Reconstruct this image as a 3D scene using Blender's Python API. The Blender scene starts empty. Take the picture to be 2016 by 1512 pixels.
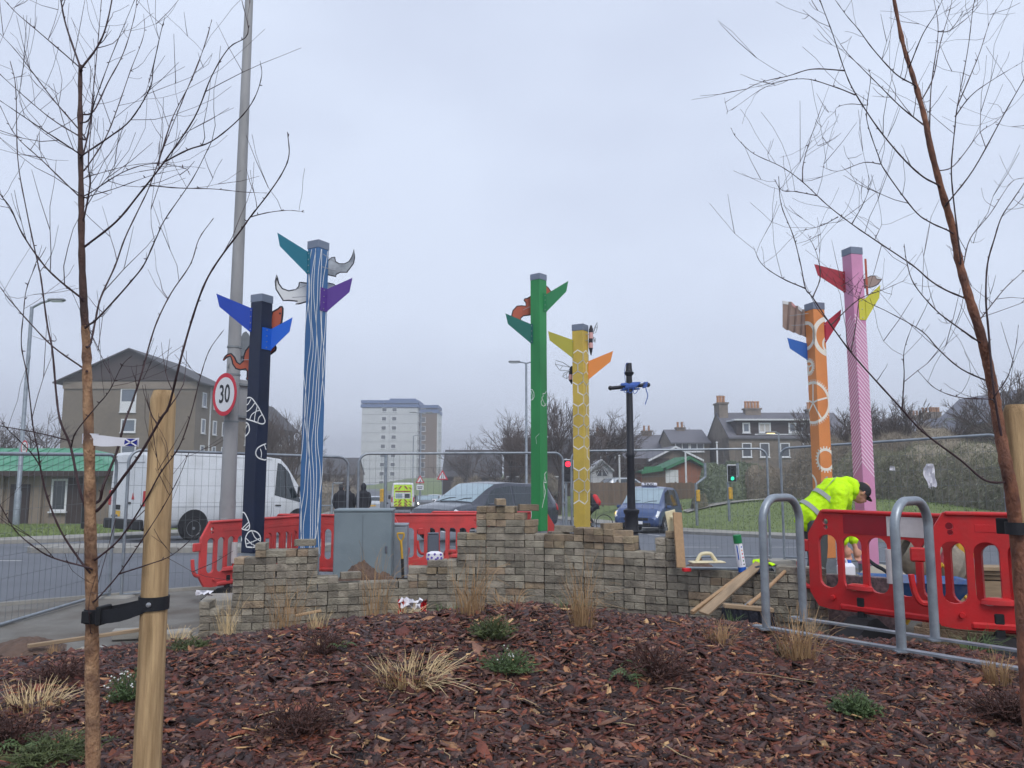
import bpy, bmesh, math, random
import numpy as np
from mathutils import Vector, Matrix, Quaternion

random.seed(7); RS = np.random.RandomState(11)
PI = math.pi; R = math.radians
scene = bpy.context.scene
COL = scene.collection

# ------------------------------------------------------------------ camera
FPX, CW, CH = 1500.0, 2016.0, 1512.0
CAMZ = 1.6; PITCH = math.atan(174 / 1500.0)
cd = bpy.data.cameras.new('camera'); cam = bpy.data.objects.new('camera', cd); COL.objects.link(cam)
cam.location = (0, 0, CAMZ); cam.rotation_euler = (PI / 2 + PITCH, 0, 0)
cd.sensor_width = 36; cd.lens = 36 * FPX / CW; cd.clip_end = 2000; cd.clip_start = 0.05
scene.camera = cam
# ------------------------------------------------------------------ sky, sun, exposure (flat overcast)
SUN_EL, SUN_ROT = R(48), R(160)
w = bpy.data.worlds.new('World'); scene.world = w; w.use_nodes = True
nt = w.node_tree; N = nt.nodes; L = nt.links; N.clear()
out = N.new('ShaderNodeOutputWorld'); bg = N.new('ShaderNodeBackground'); bg.inputs['Strength'].default_value = 0.1
sky = N.new('ShaderNodeTexSky'); sky.sky_type = 'NISHITA'; sky.sun_disc = False
sky.sun_elevation = SUN_EL; sky.sun_rotation = SUN_ROT; sky.air_density = 1.0; sky.dust_density = 4.0
tc = N.new('ShaderNodeTexCoord'); mp = N.new('ShaderNodeMapping'); mp.inputs['Scale'].default_value = (1.0, 1.0, 2.2)
nz = N.new('ShaderNodeTexNoise'); nz.inputs['Scale'].default_value = 1.7; nz.inputs['Detail'].default_value = 4; nz.inputs['Roughness'].default_value = 0.45
rp = N.new('ShaderNodeValToRGB'); rp.color_ramp.elements[0].position = 0.36; rp.color_ramp.elements[1].position = 0.66
rp.color_ramp.elements[0].color = (5.15, 5.7, 7.1, 1); rp.color_ramp.elements[1].color = (6.35, 7.05, 8.5, 1)
mx = N.new('ShaderNodeMixRGB'); mx.inputs['Fac'].default_value = 0.93
L.new(tc.outputs['Generated'], mp.inputs['Vector']); L.new(mp.outputs['Vector'], nz.inputs['Vector']); L.new(nz.outputs['Fac'], rp.inputs['Fac'])
L.new(sky.outputs['Color'], mx.inputs['Color1']); L.new(rp.outputs['Color'], mx.inputs['Color2'])
L.new(mx.outputs['Color'], bg.inputs['Color']); L.new(bg.outputs['Background'], out.inputs['Surface'])
sd = bpy.data.lights.new('sun', 'SUN'); sd.energy = 1.4; sd.angle = R(26); sd.color = (1.0, 0.97, 0.92)
so = bpy.data.objects.new('sun', sd); COL.objects.link(so)
so.rotation_euler = (PI / 2 - SUN_EL, 0, R(20)); so.location = (0, 0, 40)
vs = scene.view_settings; vs.view_transform = 'Standard'; vs.look = 'None'; vs.gamma = 1.0; vs.exposure = 0.34; vs.use_curve_mapping = False
cy = scene.cycles; cy.use_denoising = True; cy.max_bounces = 6; cy.diffuse_bounces = 3; cy.glossy_bounces = 3; cy.transmission_bounces = 6; cy.transparent_max_bounces = 12; cy.volume_bounces = 0
cy.use_adaptive_sampling = True; cy.adaptive_threshold = 0.02; cy.caustics_reflective = False; cy.caustics_refractive = False

# ------------------------------------------------------------------ placement helpers
_cp, _sp = math.cos(PITCH), math.sin(PITCH)
def W(px, py, d):
    """the point of the place that stands d metres in front of the camera along this line of sight"""
    u = (px - 1008) / FPX; v = (756 - py) / FPX
    k = d / (_cp - v * _sp)
    return Vector((u * k, d, CAMZ + (_sp + v * _cp) * k))
def smooth(t):
    t = max(0.0, min(1.0, t)); return t * t * (3 - 2 * t)
def T(x, y):
    """natural ground level: flat site, road falling away beyond it"""
    z = 0.0
    if y > 13: z = -0.036 * (min(y, 22) - 13)
    if y > 22: z -= 0.05 * (min(y, 34) - 22)
    if y > 34: z -= 0.031 * (min(y, 78) - 34)
    return z
def MU(x, y):
    """mulch bed level"""
    r = math.hypot((x - 0.3) * (0.88 if x < 0.3 else 1.0), y - 2.4)
    z = 0.60 - 0.60 * smooth((r - 2.4) / 3.8) + 0.13 * math.exp(-(x / 1.3) ** 2 - ((y - 4.6) / 1.6) ** 2)
    return z + 0.015 * math.sin(2.1 * x + 1.3) * math.sin(1.7 * y) + 0.012 * math.sin(4.7 * x - 2.2 * y)

WM = {}
def link(o, parent=None):
    COL.objects.link(o)
    if parent is not None: o.parent = parent
    return o
def tag(o, label=None, cat=None, group=None, kind=None):
    if label: o['label'] = label
    if cat: o['category'] = cat
    if group: o['group'] = group
    if kind: o['kind'] = kind
    return o
def thing(name, label, cat, loc=(0, 0, 0), rz=0.0, group=None, kind=None, rot=None, scale=1.0):
    o = bpy.data.objects.new(name, None); link(o); o.empty_display_size = 0.1
    e = rot if rot is not None else (0, 0, rz)
    o.location = loc; o.rotation_euler = e; o.scale = (scale,) * 3
    from mathutils import Euler
    WM[o.name] = Matrix.Translation(Vector(loc)) @ Euler(e).to_matrix().to_4x4() @ Matrix.Scale(scale, 4)
    return tag(o, label, cat, group, kind)
def copy_tree(o, parent=None):
    c = o.copy(); COL.objects.link(c); c.parent = parent
    for ch in list(o.children): copy_tree(ch, c)
    return c

class MB:
    def __init__(s): s.v = []; s.f = []; s.sm = []
    def add(s, vs, fs, M=None, sm=False):
        b = len(s.v)
        s.v += [(M @ Vector(p)) if M is not None else Vector(p) for p in vs]
        s.f += [[b + i for i in f] for f in fs]; s.sm += [sm] * len(fs)
        return s
    def box(s, c, d, M=None, b=0.0):
        x, y, z = d[0] / 2, d[1] / 2, d[2] / 2
        T0 = Matrix.Translation(Vector(c)); M = M @ T0 if M is not None else T0
        if b <= 0:
            vs = [(i * x, j * y, k * z) for k in (-1, 1) for j in (-1, 1) for i in (-1, 1)]
            return s.add(vs, [(0, 2, 3, 1), (4, 5, 7, 6), (0, 1, 5, 4), (2, 6, 7, 3), (0, 4, 6, 2), (1, 3, 7, 5)], M)
        vs = []; idx = {}
        for i in (-1, 1):
            for j in (-1, 1):
                for k in (-1, 1):
                    for a in range(3):
                        p = [i * (x - b), j * (y - b), k * (z - b)]; p[a] = (i * x, j * y, k * z)[a]
                        idx[(i, j, k, a)] = len(vs); vs.append(p)
        fs = []
        for a in range(3):
            o1, o2 = (a + 1) % 3, (a + 2) % 3
            for sg in (-1, 1):
                q = []
                for (p1, p2) in ((-1, -1), (1, -1), (1, 1), (-1, 1)):
                    t = [0, 0, 0]; t[a] = sg; t[o1] = p1; t[o2] = p2; q.append(idx[(*t, a)])
                fs.append(q if sg > 0 else q[::-1])
        for a in range(3):
            o1, o2 = (a + 1) % 3, (a + 2) % 3
            for p1 in (-1, 1):
                for p2 in (-1, 1):
                    t = [0, 0, 0]; t[o1] = p1; t[o2] = p2
                    t0 = t[:]; t0[a] = -1; t1 = t[:]; t1[a] = 1
                    q = [idx[(*t0, o1)], idx[(*t1, o1)], idx[(*t1, o2)], idx[(*t0, o2)]]
                    fs.append(q if p1 * p2 < 0 else q[::-1])
        for i in (-1, 1):
            for j in (-1, 1):
                for k in (-1, 1):
                    q = [idx[(i, j, k, 0)], idx[(i, j, k, 1)], idx[(i, j, k, 2)]]
                    fs.append(q if i * j * k > 0 else q[::-1])
        return s.add(vs, fs, M)
    def tube(s, pts, r, n=8, caps=True, closed=False, M=None, sq=None):
        pts = [Vector(p) for p in pts]; m = len(pts)
        rr = list(r) if isinstance(r, (list, tuple)) else [r] * m
        vs = []; up = None
        for i, p in enumerate(pts):
            if closed: d = pts[(i + 1) % m] - pts[i - 1]
            else: d = pts[min(i + 1, m - 1)] - pts[max(i - 1, 0)]
            if d.length < 1e-9: d = Vector((0, 0, 1))
            d.normalize()
            if up is None: up = Vector((1, 0, 0)) if abs(d.x) < .8 else Vector((0, 1, 0))
            u = up - d * up.dot(d)
            if u.length < 1e-6: u = Vector((0, 1, 0)) - d * d.y
            u.normalize(); v = d.cross(u); up = u
            for k in range(n):
                a = 2 * PI * (k + .5) / n
                vs.append(p + (u * math.cos(a) + v * math.sin(a)) * rr[i])
        fs = []
        for i in range(m if closed else m - 1):
            j = (i + 1) % m
            for k in range(n):
                k2 = (k + 1) % n
                fs.append((i * n + k, i * n + k2, j * n + k2, j * n + k))
        s.add(vs, fs, M, True)
        if caps and not closed:
            b = len(s.v) - len(vs)
            s.f += [[b + k for k in range(n)][::-1], [b + (m - 1) * n + k for k in range(n)]]; s.sm += [False, False]
        return s
    def lathe(s, prof, n=16, M=None, caps=True):
        vs = [(r * math.cos(2 * PI * k / n), r * math.sin(2 * PI * k / n), z) for r, z in prof for k in range(n)]
        fs = [(i * n + k, i * n + (k + 1) % n, (i + 1) * n + (k + 1) % n, (i + 1) * n + k) for i in range(len(prof) - 1) for k in range(n)]
        s.add(vs, fs, M, True)
        if caps:
            b = len(s.v) - len(vs)
            s.f += [[b + k for k in range(n)][::-1], [b + (len(prof) - 1) * n + k for k in range(n)]]; s.sm += [False, False]
        return s
    def prism(s, poly, h0, h1, M=None, axis='y'):
        """poly in (x,z), pushed from y=h0 to y=h1"""
        n = len(poly)
        A = sum(poly[i][0] * poly[(i + 1) % n][1] - poly[(i + 1) % n][0] * poly[i][1] for i in range(n))
        if A < 0: poly = poly[::-1]
        if axis == 'y': g = lambda p, h: (p[0], h, p[1])
        elif axis == 'z': g = lambda p, h: (p[0], -p[1], h) if False else (p[0], p[1], h)
        else: g = lambda p, h: (h, p[0], p[1])
        vs = [g(p, h0) for p in poly] + [g(p, h1) for p in poly]
        fs = [list(range(n)), list(range(n, 2 * n))[::-1]] + [((i + 1) % n, i, n + i, n + (i + 1) % n) for i in range(n)]
        if axis != 'y': fs = [f[::-1] for f in fs]
        return s.add(vs, fs, M)
    def quad(s, a, b, c, d): return s.add([a, b, c, d], [(0, 1, 2, 3)])
    def grid(s, P, sm=True, flip=False):
        m, n = len(P), len(P[0])
        fs = [(i * n + j, i * n + j + 1, (i + 1) * n + j + 1, (i + 1) * n + j) for i in range(m - 1) for j in range(n - 1)]
        if flip: fs = [f[::-1] for f in fs]
        return s.add([p for row in P for p in row], fs, None, sm)
    def plate(s, outer, holes, y0, y1, M=None):
        """flat plate with holes, in the xz plane, thickness y0..y1"""
        bm = bmesh.new(); es = []
        for loop in [outer] + holes:
            vv = [bm.verts.new((p[0], 0, p[1])) for p in loop]
            es += [bm.edges.new((vv[i], vv[(i + 1) % len(vv)])) for i in range(len(vv))]
        bmesh.ops.triangle_fill(bm, edges=es, use_beauty=True, normal=(0, -1, 0))
        bm.verts.index_update(); bm.faces.ensure_lookup_table()
        n = len(bm.verts); P = [v.co.copy() for v in bm.verts]
        F = []
        for f in bm.faces:
            ids = [v.index for v in f.verts]
            F.append(ids if f.normal.y < 0 else ids[::-1])
        vs = [(p.x, y0, p.z) for p in P] + [(p.x, y1, p.z) for p in P]
        fs = F + [[i + n for i in f[::-1]] for f in F]
        base = 0
        for li, loop in enumerate([outer] + holes):
            k = len(loop)
            A = sum(loop[i][0] * loop[(i + 1) % k][1] - loop[(i + 1) % k][0] * loop[i][1] for i in range(k))
            rev = (A > 0) != (li > 0)
            for i in range(k):
                a, b = base + i, base + (i + 1) % k
                fs.append((b, a, a + n, b + n) if rev else (a, b, b + n, a + n))
            base += k
        bm.free()
        return s.add(vs, fs, M)
    def mesh(s, name, inv=None, ang=38):
        me = bpy.data.meshes.new(name)
        vv = [inv @ p for p in s.v] if inv is not None else s.v
        me.from_pydata([tuple(p) for p in vv], [], s.f); me.update()
        if any(s.sm):
            me.polygons.foreach_set('use_smooth', [True] * len(s.f)); me.set_sharp_from_angle(angle=R(ang))
        return me
    def build(s, name, mat, parent=None, world=False, kind=None, ang=38):
        inv = WM[parent.name].inverted() if (world and parent is not None and parent.name in WM) else None
        me = s.mesh(name, inv, ang); me.materials.append(mat)
        o = link(bpy.data.objects.new(name, me), parent)
        if parent is not None and parent.name in WM and parent.type == 'EMPTY': WM[o.name] = WM[parent.name]
        elif parent is not None and parent.name in WM: WM[o.name] = WM[parent.name]
        else: WM[o.name] = Matrix.Identity(4)
        if kind: o['kind'] = kind
        return o
def curve_pts(P, k=5):
    """Catmull-Rom through the points"""
    P = [Vector(p) for p in P]
    if len(P) < 3: return P
    Q = [P[0] * 2 - P[1]] + P + [P[-1] * 2 - P[-2]]; out = []
    for i in range(1, len(Q) - 2):
        a, b, c, d = Q[i - 1], Q[i], Q[i + 1], Q[i + 2]
        for j in range(k):
            t = j / k
            out.append(0.5 * ((2 * b) + (c - a) * t + (2 * a - 5 * b + 4 * c - d) * t * t + (3 * b - a - 3 * c + d) * t ** 3))
    out.append(P[-1]); return out
def rrect(x0, z0, x1, z1, r, n=4):
    o = []
    for cx, cz, a0 in ((x1 - r, z0 + r, -90), (x1 - r, z1 - r, 0), (x0 + r, z1 - r, 90), (x0 + r, z0 + r, 180)):
        for i in range(n + 1):
            a = R(a0 + 90 * i / n); o.append((cx + r * math.cos(a), cz + r * math.sin(a)))
    return o
def circ(cx, cz, r, n=16, rz=None): return [(cx + r * math.cos(2 * PI * i / n), cz + (rz or r) * math.sin(2 * PI * i / n)) for i in range(n)]
def text_part(txt, size, mat, parent, M, name='lettering', bold=0.0, sx=1.0):
    cu = bpy.data.curves.new(name, 'FONT'); cu.body = txt; cu.size = size; cu.align_x = 'CENTER'; cu.align_y = 'CENTER'
    cu.extrude = 0.0008; cu.offset = bold; cu.resolution_u = 3
    o = bpy.data.objects.new(name, cu); COL.objects.link(o)
    dg = bpy.context.evaluated_depsgraph_get(); me = bpy.data.meshes.new_from_object(o.evaluated_get(dg))
    bpy.data.objects.remove(o); bpy.data.curves.remove(cu)
    S = Matrix.Diagonal((sx, 1, 1, 1)); me.transform(M @ Matrix.Rotation(PI / 2, 4, 'X') @ S); me.materials.clear(); me.materials.append(mat)
    return link(bpy.data.objects.new(name, me), parent)

# ------------------------------------------------------------------ materials
def lin(c):
    return tuple((x / 255 / 12.92 if x / 255 <= .04045 else ((x / 255 + .055) / 1.055) ** 2.4) for x in c)
MATS = {}
def pm(name, rgb, rough=.6, var=.12, sc=6.0, bump=0.0, bsc=None, metal=0.0, rand=0.0, col2=None, stretch=(1, 1, 1), spec=.4, coat=0.0, emit=None, dirt=None, attr=False, det=5, hue=0.0):
    m = bpy.data.materials.new(name); m.use_nodes = True; t = m.node_tree; n = t.nodes; l = t.links
    p = n['Principled BSDF']; p.inputs['Roughness'].default_value = rough; p.inputs['Metallic'].default_value = metal
    p.inputs['Specular IOR Level'].default_value = spec; p.inputs['Coat Weight'].default_value = coat; p.inputs['Coat Roughness'].default_value = .08
    c = rgb if max(rgb) <= 1 else lin(rgb)
    tc = n.new('ShaderNodeTexCoord'); mp = n.new('ShaderNodeMapping'); mp.inputs['Scale'].default_value = stretch
    l.new(tc.outputs['Object'], mp.inputs['Vector'])
    vec = mp.outputs['Vector']
    if rand or hue:
        oi = n.new('ShaderNodeObjectInfo'); ad = n.new('ShaderNodeVectorMath'); ad.operation = 'ADD'
        ml = n.new('ShaderNodeMath'); ml.operation = 'MULTIPLY'; ml.inputs[1].default_value = 37.0
        l.new(oi.outputs['Random'], ml.inputs[0]); l.new(vec, ad.inputs[0]); l.new(ml.outputs[0], ad.inputs[1]); vec = ad.outputs[0]
    nz = n.new('ShaderNodeTexNoise'); nz.inputs['Scale'].default_value = sc; nz.inputs['Detail'].default_value = det; nz.inputs['Roughness'].default_value = .62
    l.new(vec, nz.inputs['Vector'])
    rp = n.new('ShaderNodeValToRGB'); e = rp.color_ramp.elements; e[0].position = .3; e[1].position = .72
    c2 = (col2 if max(col2) <= 1 else lin(col2)) if col2 else None
    e[0].color = (*[x * (1 - var) for x in c], 1); e[1].color = (*(c2 if c2 else [min(1, x * (1 + var)) for x in c]), 1)
    l.new(nz.outputs['Fac'], rp.inputs['Fac']); col = rp.outputs['Color']
    if attr:
        at = n.new('ShaderNodeAttribute'); at.attribute_name = 'tint'
        mm = n.new('ShaderNodeMixRGB'); mm.blend_type = 'MULTIPLY'; mm.inputs['Fac'].default_value = 1
        l.new(col, mm.inputs['Color1']); l.new(at.outputs['Color'], mm.inputs['Color2']); col = mm.outputs['Color']
    if dirt:   # a second, larger stain layer: (rgb, scale, amount)
        n2 = n.new('ShaderNodeTexNoise'); n2.inputs['Scale'].default_value = dirt[1]; n2.inputs['Detail'].default_value = 6; l.new(vec, n2.inputs['Vector'])
        r2 = n.new('ShaderNodeValToRGB'); r2.color_ramp.elements[0].position = .45; r2.color_ramp.elements[1].position = .7
        r2.color_ramp.elements[0].color = (0, 0, 0, 1); r2.color_ramp.elements[1].color = (dirt[2],) * 3 + (1,)
        l.new(n2.outputs['Fac'], r2.inputs['Fac'])
        mm = n.new('ShaderNodeMixRGB'); dc = dirt[0] if max(dirt[0]) <= 1 else lin(dirt[0]); mm.inputs['Color2'].default_value = (*dc, 1)
        l.new(r2.outputs['Color'], mm.inputs['Fac']); l.new(col, mm.inputs['Color1']); col = mm.outputs['Color']
    if rand or hue:
        hs = n.new('ShaderNodeHueSaturation')
        mr = n.new('ShaderNodeMapRange'); mr.inputs['To Min'].default_value = 1 - rand; mr.inputs['To Max'].default_value = 1 + rand
        l.new(oi.outputs['Random'], mr.inputs['Value']); l.new(mr.outputs['Result'], hs.inputs['Value'])
        if hue:
            m2 = n.new('ShaderNodeMath'); m2.operation = 'MULTIPLY'; m2.inputs[1].default_value = 7.31
            m3 = n.new('ShaderNodeMath'); m3.operation = 'FRACT'; l.new(oi.outputs['Random'], m2.inputs[0]); l.new(m2.outputs[0], m3.inputs[0])
            mr2 = n.new('ShaderNodeMapRange'); mr2.inputs['To Min'].default_value = .5 - hue; mr2.inputs['To Max'].default_value = .5 + hue
            l.new(m3.outputs[0], mr2.inputs['Value']); l.new(mr2.outputs['Result'], hs.inputs['Hue'])
        l.new(col, hs.inputs['Color']); col = hs.outputs['Color']
    l.new(col, p.inputs['Base Color'])
    # uneven gloss
    mr3 = n.new('ShaderNodeMapRange'); mr3.inputs['To Min'].default_value = max(.02, rough - .1); mr3.inputs['To Max'].default_value = min(1, rough + .1)
    l.new(nz.outputs['Fac'], mr3.inputs['Value']); l.new(mr3.outputs['Result'], p.inputs['Roughness'])
    if bump:
        nb = n.new('ShaderNodeTexNoise'); nb.inputs['Scale'].default_value = bsc or sc * 4; nb.inputs['Detail'].default_value = 6; l.new(vec, nb.inputs['Vector'])
        b = n.new('ShaderNodeBump'); b.inputs['Strength'].default_value = bump; b.inputs['Distance'].default_value = .02
        l.new(nb.outputs['Fac'], b.inputs['Height']); l.new(b.outputs['Normal'], p.inputs['Normal'])
    if emit:
        p.inputs['Emission Color'].default_value = (*emit[0], 1); p.inputs['Emission Strength'].default_value = emit[1]
    MATS[name] = m; return m
def glass(name, rgb, rough=.05, alpha=1.0):
    m = pm(name, rgb, rough, .08, 3, spec=.9); 
    if alpha < 1:
        m.node_tree.nodes['Principled BSDF'].inputs['Alpha'].default_value = alpha
    return m
pm('asphalt', (88, 92, 100), .55, .18, 9, .25, 220, det=8, dirt=((62, 65, 72), .35, .7), spec=.5)
pm('asphalt_near', (118, 116, 112), .7, .2, 14, .3, 260, det=8, dirt=((80, 80, 82), .6, .7))
pm('slab', (114, 112, 107), .85, .2, 3, .4, 60, det=9, dirt=((88, 80, 72), 1.6, .9))
pm('concrete', (150, 148, 142), .8, .14, 5, .25, 60, dirt=((110, 106, 98), 2, .6))
pm('kerb', (142, 140, 134), .8, .14, 5, .25, 60, rand=.08)
pm('paint_white', (205, 205, 205), .6, .12, 12, .1, dirt=((130, 130, 132), 4, .7))
pm('lawn', (106, 124, 74), .9, .3, 3.0, .4, 60, col2=(122, 136, 86), det=9)
pm('blade_green', (112, 134, 74), .8, .25, .6, rand=.1, col2=(134, 146, 92))
pm('dirt', (96, 78, 68), .95, .3, 7, .8, 30, det=9)
pm('mulch_base', (34, 25, 25), .95, .35, 18, .9, 60, det=9)
pm('bark_chip', (1, 1, 1), .55, .3, 40, .35, 160, attr=True, spec=.3, col2=(1, 1, 1))
pm('brick', (146, 139, 125), .88, .26, 9, .8, 70, rand=.26, hue=.008, det=7, dirt=((92, 87, 78), 8, .7))
pm('brick_warm', (148, 132, 110), .88, .26, 9, .7, 70, rand=.25, hue=.01, det=7, dirt=((92, 82, 70), 8, .75))
pm('galv', (150, 158, 166), .42, .16, 14, .05, 60, metal=.55, dirt=((118, 126, 136), 5, .7))
pm('galv_dull', (132, 136, 140), .55, .12, 9, .08, 40, metal=.35)
pm('lamp_grey', (156, 156, 158), .6, .12, 4, .15, 60, stretch=(1, 1, .3), dirt=((104, 106, 108), 3, .6))
pm('red_plastic', (192, 32, 36), .45, .12, 4, .08, 40, dirt=((158, 52, 48), 5, .55))
pm('red_plastic_old', (208, 72, 72), .55, .12, 4, .08, 40, dirt=((160, 70, 68), 3, .6))
pm('reflect_white', (205, 200, 200), .45, .06, 30, dirt=((165, 160, 160), 6, .5))
pm('reflect_red', (140, 16, 34), .4, .08, 20)
pm('rubber', (24, 26, 30), .7, .2, 12, .1)
pm('black_strap', (26, 28, 34), .6, .2, 18, .15, 200)
pm('black_iron', (36, 38, 46), .5, .18, 12, .2, 60)
pm('timber', (182, 148, 108), .85, .3, 3.2, .4, 40, stretch=(10, 10, .7), col2=(206, 176, 134), dirt=((124, 100, 70), 5, .8))
pm('timber_grey', (160, 138, 112), .85, .2, 4, .3, 60, stretch=(1, 8, 8), dirt=((120, 104, 86), 3, .6))
pm('timber_raw', (168, 138, 106), .8, .16, 4, .25, 60, stretch=(8, 8, 1))
pm('birch_bark', (142, 100, 74), .75, .35, 34, .6, 120, stretch=(1, 1, .6), col2=(182, 146, 112), dirt=((82, 60, 54), 18, .85), det=8)
pm('birch_bark_red', (110, 68, 54), .7, .32, 30, .5, 110, stretch=(1, 1, .5), col2=(152, 102, 76), dirt=((72, 48, 44), 16, .8), det=8)
pm('birch_dark', (84, 62, 56), .75, .35, 30, .5, 110, stretch=(1, 1, .6), dirt=((54, 42, 42), 16, .8), det=8)
pm('birch_twig', (62, 44, 48), .6, .25, 14, .2)
pm('bark_far', (70, 60, 54), .9, .25, 3)
pm('twig_far', (88, 76, 70), .9, .2, 3)
pm('straw', (196, 168, 124), .8, .22, 6, rand=.06, col2=(214, 192, 150))
pm('straw_dark', (156, 124, 88), .8, .25, 6, rand=.08, col2=(182, 150, 110))
pm('fern_green', (82, 102, 62), .75, .3, 9)
pm('heather_green', (84, 94, 58), .8, .35, 12)
pm('heather_brown', (78, 52, 46), .85, .35, 12)
pm('petal', (225, 225, 222), .7, .05, 9)
pm('paint_navy', (26, 36, 62), .42, .06, 3, .06, 30, spec=.4, dirt=((20, 28, 48), 3.5, .55))
pm('paint_blue', (58, 104, 156), .45, .08, 3, .05, 30, stretch=(1, 1, .2), col2=(72, 118, 168), dirt=((50, 88, 132), 3.5, .55))
pm('paint_green', (46, 140, 78), .42, .10, 3, stretch=(1, 1, .3), dirt=((40, 116, 68), 3.5, .55))
pm('paint_yellow', (206, 178, 80), .45, .07, 3, .06, 30, dirt=((176, 150, 70), 3.5, .55))
pm('paint_orange', (222, 144, 86), .45, .06, 3, .06, 30, dirt=((196, 124, 74), 3.5, .55))
pm('paint_pink', (210, 144, 182), .45, .05, 3, .06, 30, dirt=((190, 134, 164), 3.5, .55))
pm('motif_white', (236, 238, 238), .5, .03, 9)
pm('motif_pink', (246, 224, 238), .5, .03, 9)
pm('motif_cream', (236, 232, 220), .5, .04, 9)
pm('cap_grey', (122, 132, 150), .45, .06, 4, metal=.2)
for k, c in dict(fin_royal=(28, 66, 170), fin_bright=(24, 96, 205), fin_teal=(26, 110, 132), fin_purple=(88, 56, 142), fin_green=(34, 124, 76), fin_deep=(20, 102, 92), fin_olive=(170, 164, 62), fin_orange=(226, 140, 68), fin_crimson=(176, 44, 66), fin_blue=(44, 98, 180), fin_red=(164, 46, 62), fin_lemon=(206, 200, 66)).items(): pm(k, c, .42, .05, 3)
pm('art_dark', (36, 34, 44), .5, .08, 9); pm('art_rust', (176, 88, 66), .5, .1, 5); pm('art_grey', (120, 128, 140), .5, .25, 5, col2=(190, 196, 204)); pm('art_white', (218, 220, 222), .5, .04, 5)
pm('art_brown', (160, 140, 132), .5, .1, 5); pm('art_pinkish', (208, 160, 158), .5, .08, 5); pm('steel', (170, 172, 176), .35, .05, 9, metal=.7)
pm('cabinet', (124, 137, 144), .55, .08, 2.5, .12, 40, dirt=((94, 108, 118), 1.5, .6)); pm('cabinet_small', (138, 146, 156), .6, .08, 4, dirt=((110, 116, 124), 5, .7)); pm('box_grey', (92, 98, 110), .6, .06, 5)
pm('tool_yellow', (212, 166, 52), .5, .1, 6, dirt=((150, 116, 50), 9, .6)); pm('tool_black', (36, 36, 38), .6, .1, 6)
pm('cream', (222, 212, 178), .6, .08, 6, dirt=((180, 165, 130), 8, .5)); pm('paper_white', (224, 224, 232), .7, .04, 6, bump=.1, bsc=14); pm('flag_blue', (36, 44, 140), .6, .04, 9)
pm('purple_dot', (98, 74, 168), .6, .06, 9); pm('bag_red', (206, 34, 44), .5, .1, 9); pm('plastic_green', (22, 116, 66), .45, .06, 9); pm('plastic_blue', (30, 92, 186), .45, .06, 9)
pm('sign_red', (206, 40, 62), .5, .04, 9); pm('sign_white', (224, 226, 230), .5, .03, 9); pm('sign_black', (24, 26, 34), .5, .04, 9)
pm('hivis', (196, 246, 24), .75, .10, 7, .35, 26, spec=.2, emit=None); pm('hivis_shade', (176, 226, 40), .75, .1, 7); pm('reflective', (150, 154, 152), .5, .06, 20)
pm('trouser', (70, 74, 76), .85, .15, 9, .2); pm('skin', (206, 150, 128), .6, .06, 9); pm('cap_black', (40, 40, 44), .85, .12, 20, .15); pm('coat_dark', (26, 28, 36), .8, .15, 9, .2); pm('glove', (40, 48, 64), .8, .2, 20, .3)
pm('van_white', (214, 218, 222), .3, .04, 2, coat=.5, dirt=((168, 170, 168), 1.3, .45)); pm('suv_paint', (66, 70, 80), .3, .06, 3, coat=.6, metal=.3); pm('taxi_paint', (58, 80, 124), .3, .06, 3, coat=.6, metal=.25); pm('silver_paint', (176, 182, 190), .3, .05, 3, coat=.5, metal=.3); pm('dark_paint', (60, 62, 66), .3, .05, 3, coat=.5); pm('white_paint_car', (214, 216, 220), .3, .04, 3, coat=.5)
pm('trim_black', (26, 27, 30), .55, .1, 9); pm('tyre', (30, 30, 33), .8, .12, 20, .2); pm('alloy', (160, 162, 166), .4, .08, 9, metal=.5); pm('steel_wheel', (126, 130, 134), .5, .12, 9, metal=.3)
glass('car_glass', (34, 44, 50), .03); glass('screen_glass', (140, 160, 170), .08); glass('window_glass', (96, 106, 118), .12); glass('window_dark', (64, 68, 76), .15); glass('lamp_glass', (214, 220, 226), .15)
pm('tail_red', (176, 18, 26), .3, .05, 9, spec=.6); pm('plate_yellow', (214, 170, 60), .5, .05, 9); pm('amber', (232, 130, 30), .4, .05, 9)
pm('lamp_lit', (255, 244, 220), .4, .02, 3, emit=((1, .93, .78), 2.4)); pm('indicator_lit', (255, 180, 60), .4, .02, 3, emit=((1, .55, .10), 1.6)); pm('red_lit', (255, 30, 40), .4, .02, 3, emit=((1, .02, .05), 2.2)); pm('green_lit', (40, 220, 170), .4, .02, 3, emit=((.03, .8, .5), .8)); pm('sodium_lit', (255, 220, 150), .4, .02, 3, emit=((1, .72, .35), 1.8))
pm('chev_yellow', (196, 236, 40), .5, .05, 9); pm('chev_red', (146, 44, 44), .5, .05, 9)
pm('harl_brown', (120, 110, 98), .9, .12, 2.5, .3, 60, dirt=((100, 92, 82), .3, .6)); pm('fascia_brown', (62, 52, 50), .7, .12, 6, stretch=(8, 8, 1)); pm('roof_dark', (72, 72, 76), .8, .2, 3, .3, 20); pm('slate', (104, 104, 112), .75, .2, 5, .3, 30, dirt=((82, 82, 88), .5, .6)); pm('slate_right', (112, 114, 124), .75, .2, 5, .3, 30)
pm('green_roof', (70, 138, 108), .6, .15, 3, dirt=((112, 168, 140), .5, .7)); pm('roof_tile_green', (58, 118, 84), .7, .15, 3, rand=.1); pm('blockwork', (138, 126, 114), .9, .12, 3, .3, 40, dirt=((112, 102, 92), .6, .6)); pm('tower_white', (198, 200, 204), .8, .05, 1.2, .1, dirt=((178, 180, 186), .12, .5)); pm('tower_brown', (112, 92, 74), .85, .08, 1.5); pm('tower_blue', (78, 102, 148), .6, .05, 1)
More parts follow.
